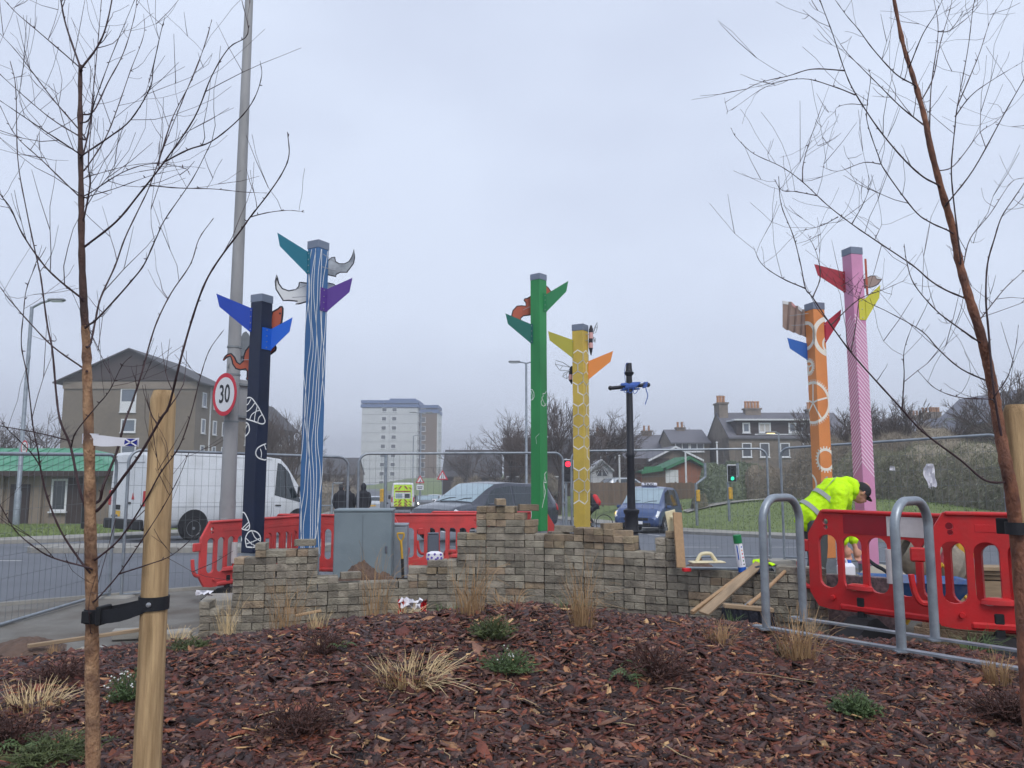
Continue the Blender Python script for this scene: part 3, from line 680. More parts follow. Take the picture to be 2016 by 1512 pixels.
bee([(1207, 715), (1208, 760), (1205, 800), (1205, 870), (1203, 920), (1205, 980), (1208, 1065)], [[(1232, 815), (1245, 745), (1278, 680), (1282, 735), (1262, 800)], [(1235, 850), (1258, 870), (1255, 915), (1240, 910)]], .0)
bee([(985, 1190), (978, 1230), (972, 1290), (970, 1350), (982, 1400)], [[(965, 1205), (880, 1150), (795, 1125), (790, 1170), (840, 1240), (940, 1248)], [(965, 1245), (890, 1275), (875, 1315), (925, 1340), (955, 1300)]], .08)
t.rod((1148, 659), (1166, 659), -.06, .0); t.rod((1150, 671), (1164, 671), -.06, .0); t.rod((1157, 678), (1163, 677), .0, .0)
mm = MB(); hr = .098; hw = hr * .866; omit = {(0, 2), (1, 1), (-1, 3), (1, 8), (0, 9), (0, 8), (-1, 6), (1, 5), (-1, 9)}
zb = t.sz(1135, 829)[1]
for r_ in range(-7, 7):
    for c_ in range(-2, 3):
        if (c_, r_ % 12) in omit: continue
        cu, cz = -.085 + c_ * 2 * hw + (hw if r_ % 2 else 0), zb + r_ * 1.5 * hr
        if cz > t.z1 - .30 or cz < t.z0 + .13: continue
        t.ribbon(mm, [(cu + hr * math.sin(PI / 3 * k), cz + hr * math.cos(PI / 3 * k)) for k in range(6)], .017, True)
mm.build('honeycomb_lines', M['motif_cream'], t.root, kind='stuff')
# --- orange post with gears
t = Totem('orange totem post with white gear wheels and a corrugated grey panel', 1603, 598, 9.65, 38, 'paint_orange', .55)
t.fin([(1622, 635), (1656, 609), (1654, 629), (1624, 674)], 'fin_crimson', 'R', .02, 2)
t.fin([(1588, 676), (1550, 665), (1555, 686), (1589, 709)], 'fin_blue', 'L', .02, 2)
mb = MB(); top = [(1541, 592), (1552, 594), (1558, 594), (1566, 602), (1571, 602), (1579, 609), (1584, 609), (1594, 614)]; bot = [(1541, 644), (1549, 650), (1553, 650), (1562, 655), (1566, 655), (1575, 660), (1579, 660), (1594, 668)]
rows = []
for k, pts in enumerate((top, bot)):
    rows.append([]); rows.append([])
    for i, (x, y) in enumerate(pts):
        dy = .06 + (.035 if i % 2 else -.01); p = t.loc(x, y, dy); rows[-2].append((p.x, dy, p.y)); rows[-1].append((p.x, dy + .006, p.y))
mb.grid([rows[0], rows[2]], False); mb.grid([rows[1], rows[3]], False, True); mb.grid([rows[0], rows[1]], False, True); mb.grid([rows[2], rows[3]], False)
cp = mb.build('corrugated_panel', M['art_brown'], t.root)
for i in range(0, 6, 2):
    a, b = Vector(rows[0][i]), Vector(rows[0][i + 1]); MB().add([a + Vector((0, -.004, .002)), b + Vector((0, -.004, .002)), b + Vector((0, -.004, -.04)), a + Vector((0, -.004, -.045))], [(0, 3, 2, 1)]).build('painted_edge', M['art_white' if i % 4 == 0 else 'art_pinkish'], cp)
t.rod((1590, 618), (1556, 621), -.03, .03); t.rod((1590, 640), (1560, 640), -.03, .03)
mm = MB()
def gear(px, py, r, w_, teeth=0, spokes=0, a0=0.0, arc=None):
    c = Vector(t.sz(px, py)); k = 40; A = np.linspace(0, 2 * PI, k, endpoint=False) if arc is None else np.linspace(arc[0], arc[1], k)
    t.ribbon(mm, [c + Vector((math.cos(a), math.sin(a))) * r for a in A], w_, arc is None)
    for i in range(teeth):
        a = 2 * PI * i / teeth; u = Vector((math.cos(a), math.sin(a))); t.ribbon(mm, [c + u * (r + w_ * .45), c + u * (r + w_ * .45 + .026)], .010 if teeth > 24 else .017)
    for i in range(spokes):
        a = a0 + 2 * PI * i / spokes; u = Vector((math.cos(a), math.sin(a))); t.ribbon(mm, [c, c + u * r], .022)
gear(1625, 664, .235, .060, arc=(.35 * PI, 1.62 * PI)); gear(1626, 680, .11, .028); gear(1581, 660, .17, .045)
gear(1587, 722, .075, .030, 22, 3, .3); gear(1595, 793, .255, .034, 52, 5, .25); gear(1618, 905, .125, .034, 22)
gear(1588, 955, .14, .03, arc=(-.5, 1.2)); gear(1650, 955, .17, .03, arc=(1.9, 3.6))
mm.build('gear_drawing', M['motif_cream'], t.root, kind='stuff')
# --- pink post with chevrons and boat
t = Totem('tall pink totem post with pale chevron stripes, red and yellow wings', 1677, 490, 9.4, 40, 'paint_pink', .5)
t.fin([(1663, 535), (1603, 520), (1610, 542), (1666, 576)], 'fin_red', 'L', .04)
t.fin([(1700, 588), (1733, 561), (1731, 586), (1700, 630)], 'fin_lemon', 'R', .10, 3)
t.art('boat_hull', [(1340, 470), (1375, 452), (1440, 420), (1510, 420), (1590, 465), (1540, 540), (1470, 575), (1375, 590), (1340, 590)], 'art_brown', .10, line=.006, zoom=ZO)
p = [t.loc(1500 / 6.72 + 1500, 420 / 6.72 + 480, .09), t.loc(1595 / 6.72 + 1500, 468 / 6.72 + 480, .09), t.loc(1520 / 6.72 + 1500, 462 / 6.72 + 480, .09)]
MB().prism([(q.x, q.y) for q in p], .088, .094).build('boat_bow', M['art_white'], t.root)
a, b = t.loc(1707, 507), t.loc(1713, 578); MB().box(((a.x + b.x) / 2, .06, (a.y + b.y) / 2), (.026, .006, a.y - b.y), None).build('mast', M['art_rust'], t.root)
a, b = t.loc(1699, 511), t.loc(1702, 560); MB().box(((a.x + b.x) / 2, .12, (a.y + b.y) / 2), (.02, .006, a.y - b.y), None).build('mast', M['fin_crimson'], t.root)
t.rod((1690, 545), (1707, 544), -.05, .06); t.rod((1692, 561), (1712, 560), -.05, .06)
mm = MB(); zt, zb = t.sz(1690, 612)[1], t.sz(1700, 908)[1]; z = zb
while z < zt:
    u1 = .17; drop = .19
    t.ribbon(mm, [(-u1, z - drop), (0, z)] if z < zt - .1 else [(-u1, z - drop), (-.06, z - drop * .35)], .0105)
    if z < zt - .05: t.ribbon(mm, [(0, z), (u1, z - drop)], .0105)
    z += .0535
mm.build('chevron_stripes', M['motif_pink'], t.root, kind='stuff')
# ================================================================== STACKED PAVERS
DW = [(380, 7.30), (500, 7.34), (620, 7.46), (720, 7.6), (820, 7.7), (900, 7.72), (1010, 7.68), (1120, 7.55), (1210, 7.38), (1300, 7.18), (1380, 7.0), (1450, 6.87), (1600, 6.55)]
TOPS = [(395, 422, 1180), (422, 448, 1192), (448, 493, 1094), (493, 535, 1077), (535, 580, 1086), (580, 628, 1083), (628, 665, 1142), (665, 710, 1146), (710, 800, 1150), (800, 840, 1122), (840, 890, 1110), (890, 930, 1046), (930, 1012, 994), (1012, 1032, 1005), (1032, 1050, 1020), (1050, 1092, 1046), (1092, 1126, 1056), (1126, 1172, 1046), (1172, 1214, 1043), (1214, 1256, 1056), (1256, 1296, 1082), (1296, 1340, 1053), (1340, 1600, 1122)]
def brick_mesh(w_, dp, h, seed):
    rs = random.Random(seed); mb = MB(); mb.box((0, 0, 0), (w_, dp, h), None, .0035)
    for v in mb.v:
        for k in range(3): v[k] += rs.uniform(-.0016, .0016)
    return mb.mesh('brick')
STR = [brick_mesh(.1945, .097, .0620, i) for i in range(4)]; HDR = [brick_mesh(.0955, .195, .0620, 10 + i) for i in range(4)]
for m_ in STR + HDR: m_.materials.append(M['brick'])
STRW = [m_.copy() for m_ in STR]; HDRW = [m_.copy() for m_ in HDR]
for m_ in STRW + HDRW: m_.materials[0] = M['brick_warm']
def put_brick(root, p, yaw, me, tilt=0.0):
    o = bpy.data.objects.new('brick', me); link(o, root); o.location = Vector(p) - root.location
    o.rotation_euler = (random.gauss(0, .006), tilt + random.gauss(0, .009), yaw + random.gauss(0, .02)); return o
STACKS = [(395, 450, 'low leaning end of the paver stacks on the pavement, farthest left'), (450, 628, 'stepped stack of grey pavers in front of the navy and blue posts'), (628, 800, 'low stack of pavers with soil heaped behind it'), (800, 890, 'short paver stack carrying the purple dotted bag'), (890, 1092, 'tallest stack of grey pavers in front of the dark car'), (1092, 1340, 'long uneven paver stack below the yellow post and the iron lamp column'), (1340, 1592, 'low level stack of pavers behind the broom')]
px = 395.0; HB = .0665; rb = random.Random(3); parity = 0
roots = {}
while px < 1590:
    d = interp(px, DW); step = .2015 * FPX / d; c = px + step / 2; d = interp(c, DW)
    yaw = math.atan2(interp(c + 20, DW) - interp(c - 20, DW), (W(c + 20, 1100, d).x - W(c - 20, 1100, d).x))
    sk = next(s_ for s_ in STACKS if s_[0] <= c < s_[1] or s_ is STACKS[-1])
    if sk[0] not in roots:
        mid = (sk[0] + sk[1]) / 2; roots[sk[0]] = thing('brick_stack', sk[2], 'brick stack', (W(mid, 1100, interp(mid, DW)).x, interp(mid, DW), 0), group='stacked grey pavers')
    root = roots[sk[0]]; x0 = W(c, 1100, d).x; z0 = max(0, MU(x0, d) - .12); k0 = int(z0 / HB)
    ev = Vector((math.cos(yaw), math.sin(yaw), 0)); nv = Vector((math.sin(yaw), -math.cos(yaw), 0)); push = rb.uniform(-.012, .012)
    def ntop(q): 
        y_ = next((t_[2] for t_ in TOPS if t_[0] <= q < t_[1]), 1122); return max(1, round(W(q, y_, d).z / HB))
    nl, nr = ntop(c - step / 4), ntop(c + step / 4); parity += 1
    for k in range(k0, max(nl, nr)):
        z = HB * (k + .5); base = Vector((x0, d + .1, z)) - nv * 0 + nv * (push + rb.uniform(-.011, .011))
        warm = (k >= max(nl, nr) - 2 and 930 < c < 1260) or rb.random() < .05
        if (k + parity) % 2 == 0 and k < min(nl, nr) and rb.random() < .93:
            p = base + nv * .05 + ev * rb.uniform(-.004, .004)
            put_brick(root, p, yaw, rb.choice(STRW if warm else STR))
            if k >= min(nl, nr) - 2: put_brick(root, p - nv * .1, yaw, rb.choice(STR))
        else:
            for sgn, lim in ((-1, nl), (1, nr)):
                if k < lim: put_brick(root, base + ev * (.0505 * sgn + rb.uniform(-.003, .003)), yaw, rb.choice(HDRW if warm else HDR))
    px += step
def loose(px_, py_, sk0, yaw, stretcher=True, warm=True, back=.08, tilt=0.0):
    d = interp(px_, DW) + back; p = W(px_, py_, d); put_brick(roots[sk0], (p.x, d, p.z), yaw, random.choice((STRW if warm else STR) if stretcher else (HDRW if warm else HDR)), tilt)
loose(601, 1068, 450, .05, True, False); loose(690, 1132, 628, .3, True, False); loose(1100, 1052, 1092, .35, True, False, .14); loose(1112, 1041, 1092, -.3, True, False, .15)
loose(1204, 1036, 1092, .25); loose(1226, 1050, 1092, -.1); loose(1040, 999, 890, .2, True); loose(985, 988, 890, .1, False)
# lower stretch of larger blocks beneath the red barriers
r_ = thing('brick_wall', 'low wall of large pale brown blocks beneath the red barriers', 'brick wall', (3.6, 6.25, .2))
BIG = [brick_mesh(.255, .12, .082, 30 + i) for i in range(3)]; BIGH = [brick_mesh(.125, .2, .082, 40 + i) for i in range(3)]
for m_ in BIG + BIGH: m_.materials.append(M['brick_warm'])
ax = Vector((.80, -.60, 0)).normalized(); st = Vector((3.42, 6.52, 0)); yw = math.atan2(ax.y, ax.x)
for row in range(5):
    u = -.06 * (row % 2)
    while u < 2.3:
        big = (row % 2 == 0) ^ (rb.random() < .2); L_ = .26 if big else .13
        if not (row == 4 and u < .75): put_brick(r_, st + ax * (u + L_ / 2) + Vector((0, 0, .21 + .085 * row)), yw, rb.choice(BIG if big else BIGH))
        u += L_
# ================================================================== RED BARRIERS
def barrier(label, p0, ang, z, mat='red_plastic', length=2.0, board=True, group='red plastic barriers', yawtilt=0.0, sleeve=(3,), pitch=.15):
    t_ = thing('barrier', label, 'barrier', (p0[0], p0[1], z), group=group, rot=(0, yawtilt, ang))
    Ln = length; outer = [(.0, .72), (.0, .33), (.07, .22), (.16, .205), (Ln - .16, .205), (Ln - .07, .22), (Ln, .33), (Ln, .72), (Ln, .80), (Ln - .12, 1.0), (.12, 1.0), (0, .80)]
    holes = []; n = int((Ln - .16) / pitch)
    for i in range(n):
        x0 = .09 + i * (Ln - .18) / n; x1 = x0 + (Ln - .18) / n - (.046 if pitch > .17 else .042); holes.append(rrect(x0, .375, x1, .80, min(.07, (x1 - x0) * .48), 4))
    for sx in (.155, Ln - .155): holes += [circ(sx, .905, .026, 10), circ(sx + .004, .862, .020, 8)]
    o = MB().plate(outer, holes, -.018, .018).build('panel', M[mat], t_)
    bv = o.modifiers.new('bevel', 'BEVEL'); bv.width = .007; bv.segments = 2; bv.limit_method = 'ANGLE'
    MB().box((Ln / 2, 0, .992), (Ln - .26, .075, .03), None, .01).build('top_rail', M[mat], t_)
    MB().box((Ln / 2, -.001, .235), (Ln - .5, .06, .05), None, .012).build('bottom_rail', M[mat], t_)
    for e, s_ in ((0, -1), (Ln, 1)):
        MB().box((e + s_ * .05, 0, .70), (.10, .04, .10), None, .01).build('lug', M[mat], t_)
        MB().tube(curve_pts([(e + s_ * .0, 0, .36), (e + s_ * .05, 0, .37), (e + s_ * .085, 0, .44), (e + s_ * .10, 0, .56)], 3), .022, 8).build('hook', M[mat], t_)
    for s_ in (-1, 1):
        if board:
            for i, c_ in enumerate(('reflect_red', 'reflect_white', 'reflect_red', 'reflect_white')):
                w_ = (Ln - .62) / 4; MB().box((.31 + w_ * (i + .5), s_ * .0205, .895), (w_ - .003, .003, .15)).build('reflective_board', M[c_], t_)
        else:
            MB().box((Ln / 2, s_ * .0205, .895), (Ln - .62, .003, .05), None, .001).build('recess_rib', M[mat], t_)
    for i in sleeve:
        x = .09 + (i) * (Ln - .18) / n - .031; MB().tube([(x, 0, .46), (x, 0, .72)], .036, 10).build('reflective_sleeve', M['reflect_white'], t_)
    for x in (.42, Ln - .42):
        f = MB(); f.prism([(-.38, -.04), (.38, -.04), (.38, .0), (.06, .17), (-.06, .17), (-.38, .0)], x - .09, x + .09, axis='x'); f.build('foot', M['rubber'], t_)
        MB().box((x, 0, .24), (.062, .05, .17), None, .008).build('foot_peg', M['rubber'], t_)
        MB().lathe([(.11, .0), (.10, .03), (.06, .045)], 14, Matrix.Translation((x, -.02, .385)) @ Matrix.Scale(.4, 4, Vector((0, 1, 0)))).build('boss', M[mat], t_)
        MB().lathe([(.022, 0), (.018, .018)], 8, Matrix.Translation((x - .22, -.022, .30)) @ Matrix.Rotation(PI / 2, 4, 'X')).build('stud', M[mat], t_)
    return t_
barrier('glossy red barrier with striped reflective board behind the bike rack', (2.50, 6.52), math.atan2(-.762, .648), .29, group='glossy red barriers on the right', sleeve=(3,), pitch=.20)
barrier('nearest red barrier overlapping another at the right edge of the photo', (2.93, 5.50), math.atan2(-.37, .927), .32, board=False, group='glossy red barriers on the right', sleeve=(3,), pitch=.20)
barrier('faded red barrier standing behind the tall grey lamp post', (-3.78, 9.4), math.atan2(.86, .50), 0, 'red_plastic_old', board=False)
barrier('faded red barrier between the navy and blue posts', (-3.50, 11.2), -.2, 0, 'red_plastic_old', board=False, sleeve=())
barrier('faded red barrier in front of the dark car, beside the grey cabinets', (-2.38, 11.2), .05, 0, 'red_plastic_old', board=False, sleeve=())
barrier('faded red barrier mostly hidden behind the tallest paver stack', (-1.35, 11.9), -.03, 0, 'red_plastic_old', board=False, sleeve=())
# ================================================================== MESH FENCE PANELS
def fence_panel(label, a, b, za, zb, h=2.0):
    A = Vector((*a, za)); B = Vector((*b, zb)); Ln = (B - A).length; ex = (B - A).normalized(); up = Vector((0, 0, 1))
    t_ = thing('fence_panel', label, 'fence panel', A, group='galvanised mesh fence panels')
    q = lambda x, z: ex * x + up * z
    r = .16; pts = [q(.02, .0), q(.02, h - r)] + [q(.02 + r - r * math.cos(a_), h - r + r * math.sin(a_)) for a_ in np.linspace(.2, PI / 2, 6)]
    pts += [q(Ln - .02 - r + r * math.sin(a_), h - r + r * math.cos(a_)) for a_ in np.linspace(0, PI / 2 - .2, 6)] + [q(Ln - .02, h - r), q(Ln - .02, 0)]
    MB().tube(pts, .0205, 10).build('frame', M['galv'], t_)
    MB().tube([q(.03, .12), q(Ln - .03, .12)], .018, 8).build('bottom_rail', M['galv'], t_)
    w_ = MB(); x = .1
    while x < Ln - .06:
        w_.tube([q(x, .12), q(x, h - .02 if r < x < Ln - r else h - .08)], .0021, 3, False); x += .098
    for z in np.arange(.12, h, .235): w_.tube([q(.03, z), q(Ln - .03, z)], .0021, 3, False)
    w_.build('wire_mesh', M['wire'], t_, kind='stuff')
    for x in (.02, Ln - .02):
        m_ = MB(); m_.box(q(x, .03) - Vector((0, 0, .0)), (.6, .22, .10), None, .02); m_.build('fence_foot', M['concrete'], t_)
    MB().box(q(Ln - .01, 1.1), (.07, .05, .03), None, .006).build('clamp', M['galv_dull'], t_)
    return t_
fence_panel('mesh fence panel at the far left behind the birch', (-5.42, 6.66), (-5.2, 10.1), -.12, -.06, 1.89)
fence_panel('mesh fence panel in front of the white van', (-5.1, 10.15), (-2.62, 12.35), -.10, -.16)
fence_panel('mesh fence panel in front of the tower block and dark car', (-2.5, 12.4), (.93, 13.75), -.10, -.05)
fence_panel('mesh fence panel behind the iron lamp column', (1.05, 13.8), (4.55, 13.6), -.02, .02)
fence_panel('mesh fence panel behind the worker with a white rag on it', (4.72, 13.5), (6.95, 10.8), .02, .14)
# ================================================================== BIKE RACK
zr = .65; t_ = thing('bike_rack', 'galvanised steel bike rack with two hoops on the mulch bed', 'bike rack', (1.55, 4.78, zr))
rd = Vector((.674, -.738, 0)); rx = Vector((.30, .25, 0)) * 1.1
def hoop(p):
    wv = rx; Lw = wv.length; e = wv.normalized(); h = .79; r = .15
    pts = [p, p + Vector((0, 0, h - r))] + [p + e * (r - r * math.cos(a)) + Vector((0, 0, h - r + r * math.sin(a))) for a in np.linspace(.15, PI / 2, 8)]
    pts += [p + wv - e * (r - r * math.sin(a)) + Vector((0, 0, h - r + r * math.cos(a))) for a in np.linspace(0, PI / 2 - .15, 8)] + [p + wv + Vector((0, 0, h - r)), p + wv]
    MB().tube(pts, .0255, 18).build('hoop', M['galv'], t_)
    for q in (p, p + wv): MB().box(q + Vector((0, 0, .006)), (.09, .09, .008), Matrix.Rotation(math.atan2(rd.y, rd.x), 4, 'Z') if False else None).build('foot_plate', M['galv'], t_)
hoop(Vector((0, 0, 0))); hoop(rd * .785)
for off in (Vector((0, 0, 0)), rx):
    MB().box((0, 0, 0), (2.5, .05, .012), Matrix.Translation(off + rd * 1.17 + Vector((0, 0, .012))) @ Matrix.Rotation(math.atan2(rd.y, rd.x), 4, 'Z')).build('base_rail', M['galv'], t_)
# ================================================================== STAKES AND TIES
def stake(label, b, t, r=.0385):
    b, t = Vector(b), Vector(t); u = (t - b).normalized(); root = thing('tree_stake', label, 'tree stake', b, group='round timber tree stakes')
    L_ = (t - b).length; pts = [u * 0, u * (L_ * .3), u * (L_ * .65), u * (L_ - .028), u * (L_ - .006), u * L_]
    MB().tube(pts, [r * 1.04, r * 1.02, r, r * .98, r * .8, r * .74], 28).build('shaft', M['timber'], root)
    return root
stake('round timber stake tied to the left birch with a black strap', W(287, 1560, 2.4), W(322, 769, 2.4))
stake('round timber stake behind the right birch at the photo edge', W(2045, 1480, 2.75), W(1999, 797, 2.75), .041)
def strapbox(mb, p, q, w_, th, up=Vector((0, 0, 1)), n=6, sag=0.0):
    P_ = [Vector(p).lerp(Vector(q), i / n) + Vector((0, 0, -sag * math.sin(PI * i / n))) for i in range(n + 1)]
    dr = (Vector(q) - Vector(p)).normalized(); s_ = up - dr * up.dot(dr); s_.normalize(); nn = dr.cross(s_)
    rows = [[c + s_ * w_ / 2 + nn * th / 2, c + s_ * w_ / 2 - nn * th / 2, c - s_ * w_ / 2 - nn * th / 2, c - s_ * w_ / 2 + nn * th / 2, c + s_ * w_ / 2 + nn * th / 2] for c in P_]
    mb.grid(rows, False)
def tie(label, pt, ps, rt, rs_):
    root = thing('tree_tie', label, 'tree tie', pt, group='black rubber tree ties'); O = Vector(pt); S = Vector(ps) - O
    def band(c, r, h, name):
        m_ = MB(); m_.lathe([(r, -h / 2), (r + .004, -h / 2), (r + .004, h / 2), (r, h / 2), (r, -h / 2)], 24, Matrix.Translation(c), False); return m_.build(name, M['black_strap'], root)
    band(Vector((0, 0, 0)), rt, .042, 'trunk_band'); band(S, rs_, .040, 'stake_band')
    dr = Vector((S.x, S.y, 0)).normalized(); sd_ = Vector((dr.y, -dr.x, 0))
    m_ = MB(); strapbox(m_, sd_ * rt * .9 + dr * .01, S + sd_ * rs_ * .98, .040, .004, sag=.012); m_.build('strap', M['black_strap'], root)
    m_ = MB(); strapbox(m_, -sd_ * rt * .9, S - sd_ * rs_ * .95, .038, .004, sag=.004); m_.build('strap', M['black_strap'], root)
    MB().box(dr * (rt + .012) + Vector((0, 0, .004)), (.016, rt * 2.6, .056), Matrix.Rotation(math.atan2(dr.y, dr.x), 4, 'Z'), .003).build('buckle', M['rubber'], root)
    MB().box(sd_ * (rt + .006), (rt * 1.3, .007, .036), Matrix.Rotation(math.atan2(dr.y, dr.x), 4, 'Z'), .002).build('spacer', M['rubber'], root)
    MB().lathe([(.008, 0), (.007, .004), (.003, .005)], 10, Matrix.Translation(S + sd_ * (rs_ + .004) + dr * rs_ * .25) @ Vector((0, 0, 1)).rotation_difference(sd_).to_matrix().to_4x4()).build('nail', M['steel'], root)
tie('black rubber strap tying the left birch to its stake', W(184, 1212, 2.42), W(303, 1186, 2.4), .0235, .0405)
tie('black rubber strap around the right birch at the photo edge', W(2000, 1040, 2.72), W(2018, 1036, 2.80), .030, .042)
# plant label hung on the left birch
root = thing('plant_label', 'white paper plant label with blue saltire flag wrapped round the left birch', 'plant label', W(178, 864, 2.42)); O = root.location
MB().lathe([(.0225, -.016), (.0230, -.016), (.0230, .016), (.0225, .016)], 22, None, False).build('band', M['paper_white'], root)
def labelpt(px, py, dy=0.0): return W(px, py, 2.40 + dy) - O
rows = []
for i, (xa, ya, yb) in enumerate(((184, 857, 877), (200, 857, 879), (216, 859, 879), (232, 861, 878), (246, 862, 879), (260, 863, 880), (274, 862, 879))):
    rows.append([labelpt(xa, ya, .004 * math.sin(i * 1.7)), labelpt(xa - .5, (ya + yb) / 2, .004 * math.sin(i * 1.7 + .5)), labelpt(xa - 1, yb, .004 * math.sin(i * 1.7 + .9))])
MB().grid(rows).build('tag', M['paper_white'], root)
fl = [labelpt(246, 863.5, -.012), labelpt(271, 864, -.012), labelpt(269, 878, -.012), labelpt(244, 877.5, -.012)]
MB().add(fl, [(0, 1, 2, 3)]).build('flag', M['flag_blue'], root)
for a_, b_ in ((0, 2), (1, 3)):
    m_ = MB(); strapbox(m_, fl[a_] + Vector((0, -.002, 0)), fl[b_] + Vector((0, -.002, 0)), .0042, .0005, n=1); m_.build('saltire', M['paper_white'], root)
m_ = MB(); m_.prism(circ(-.002, 0, .0085, 14), -.0245, -.0235); m_.build('emblem', M['art_brown'], root); MB().box((.012, -.0225, 0), (.012, .001, .005)).build('emblem', M['art_brown'], root)
# ================================================================== LAMP POST WITH SPEED SIGN
lb = W(441, 1163, 10.3); root = thing('lamp_post', 'tall tapered grey lamp post beside the navy post', 'lamp post', (lb.x, 10.3, 0))
MB().lathe([(.105, .0), (.104, 1.2), (.100, 1.25)], 24).build('base_section', M['lamp_grey'], root)
MB().lathe([(.099, 1.25), (.092, 2.4), (.05, 9.4), (.04, 10)], 24).build('shaft', M['lamp_grey'], root)
MB().box((.0, -.100, .75), (.10, .02, .5), None, .006).build('access_door', M['lamp_grey'], root)
for z in (2.92, 3.30, 2.28): MB().lathe([(.094, -.012), (.096, -.012), (.096, .012), (.094, .012)], 20, Matrix.Translation((0, 0, z)), False).build('band_clip', M['galv_dull'], root)
MB().tube([(.0, -.05, 10), (.4, -.05, 10.15), (1.2, -.05, 10.2)], .03, 8).build('outreach_arm', M['lamp_grey'], root)
MB().box((1.5, -.05, 10.2), (.6, .22, .1), None, .03).build('lantern', M['galv_dull'], root)
def sign30(label, c, dia, yaw, parentmat='sign_white'):
    s_ = thing('speed_limit_sign', label, 'road sign', c, yaw, group='round speed limit signs'); r = dia / 2
    MB().prism(circ(0, 0, r, 40), 0, .004).build('plate', M['galv_dull'], s_)
    MB().plate(circ(0, 0, r * .995, 40), [circ(0, 0, r * .80, 40)], -.002, -.0005).build('red_ring', M['sign_red'], s_)
    MB().prism(circ(0, 0, r * .80, 40), -.0015, -.0005).build('white_disc', M['sign_white'], s_)
    text_part('30', dia * .60, M['sign_black'], s_, Matrix.Translation((0, -.004, -.004)), 'numerals', .006 * dia, .78)
    MB().box((.0, .03, .08), (.24, .05, .03)).build('bracket', M['galv_dull'], s_)
    return s_
p = W(442, 776, 10.05); sign30('round 30 speed sign on the tall grey lamp post', (p.x - .01, 10.08, p.z), .575, R(-38))
p = W(483, 690, 10.45); s_ = thing('warning_sign', 'grey back of a triangular sign strapped to the tall lamp post', 'road sign', (p.x, 10.45, p.z), R(62))
MB().prism([(-.3, -.28), (.3, -.28), (.05, .24), (0, .27), (-.05, .24)], 0, .005).build('plate', M['galv_dull'], s_); MB().box((0, -.02, -.08), (.3, .03, .03)).build('bracket', M['galv_dull'], s_)
p = W(484, 790, 10.45); s_ = thing('road_sign_back', 'dark grey back of a rectangular sign strapped to the tall lamp post', 'road sign', (p.x, 10.45, p.z), R(62))
MB().box((0, 0, 0), (.36, .006, .58), None, .002).build('plate', M['lamp_grey'], s_); MB().box((0, -.02, .22), (.4, .03, .03)).box((0, -.02, -.22), (.4, .03, .03)).build('bracket', M['galv_dull'], s_)
# ================================================================== OLD IRON LAMP COLUMN
p = W(1238, 715, 9.5); root = thing('iron_lamp_column', 'black cast iron lamp column with blue rope tied round its ladder bar', 'lamp column', (p.x, 9.5, 0)); zt = p.z
MB().lathe([(.17, .3), (.165, .5), (.12, .62), (.092, .70), (.085, .82), (.078, .86), (.095, .88), (.085, .92), (.080, 1.08), (.097, 1.11), (.099, 1.14), (.06, 1.16)], 18).build('pedestal', M['black_iron'], root)
MB().lathe([(.19, 0), (.19, .28), (.17, .3)], 8).build('plinth', M['black_iron'], root)
MB().lathe([(.052, 1.15), (.047, 1.78), (.054, 1.80), (.054, 1.83), (.046, 1.85), (.040, zt - .26), (.037, zt - .16)], 16).build('shaft', M['black_iron'], root)
MB().lathe([(.036, zt - .17), (.042, zt - .155), (.060, zt - .135), (.062, zt - .12), (.045, zt - .105), (.042, zt - .085), (.040, zt - .08), (.036, zt)], 16).build('capital', M['black_iron'], root)
zb_ = zt - .295; MB().tube([(-.225, 0, zb_ - .02), (-.21, 0, zb_ - .02), (.21, 0, zb_ + .02), (.225, 0, zb_ + .02)], [.020, .024, .024, .020], 10).build('ladder_bar', M['black_iron'], root)
for s_ in (-1, 1): MB().lathe([(.0, -.032), (.024, -.02), (.032, 0), (.024, .02), (.0, .032)], 10, Matrix.Translation((s_ * .235, 0, zb_ + s_ * .02))).build('ball_end', M['black_iron'], root)
rope = thing('rope', 'blue rope wound round the bar of the iron lamp column', 'rope', (p.x, 9.5, zb_)); rr = random.Random(2); m_ = MB()
pts = []
for i in range(90):
    a = i * .55; x = -.13 + .26 * ((i * .37) % 1) + .02 * rr.random(); pts.append((x, .05 * math.cos(a), .045 * math.sin(a) + x * .09))
m_.tube(curve_pts(pts, 3), .006, 5); m_.build('coil', M['rope_blue'], rope)
m_ = MB(); m_.tube(curve_pts([(.20 + .03 * math.cos(i), .035 * math.sin(i * 1.0), .02 + .036 * math.sin(i * 1.1)) for i in range(24)], 3), .007, 5); m_.build('coil', M['rope_blue'], rope)
MB().tube(curve_pts([(.2, -.03, .0), (.21, -.03, -.06), (.225, -.03, -.12), (.20, -.03, -.2), (.19, -.03, -.23)], 4), .006, 5).build('rope_tail', M['rope_blue'], rope)
MB().tube(curve_pts([(-.05, -.04, .03), (-.062, -.045, .16), (-.05, -.05, .26), (-.02, -.06, .292)], 4), .0035, 5).build('rope_tail', M['rope_blue'], rope)
for k in range(3): MB().tube(curve_pts([(-.08 + .06 * k, -.05, -.02), (-.07 + .06 * k, -.055, -.075 - .01 * k), (-.03 + .06 * k, -.05, -.07), (-.01 + .06 * k, -.045, -.02)], 4), .0045, 5).build('rope_loop', M['rope_blue'], rope)
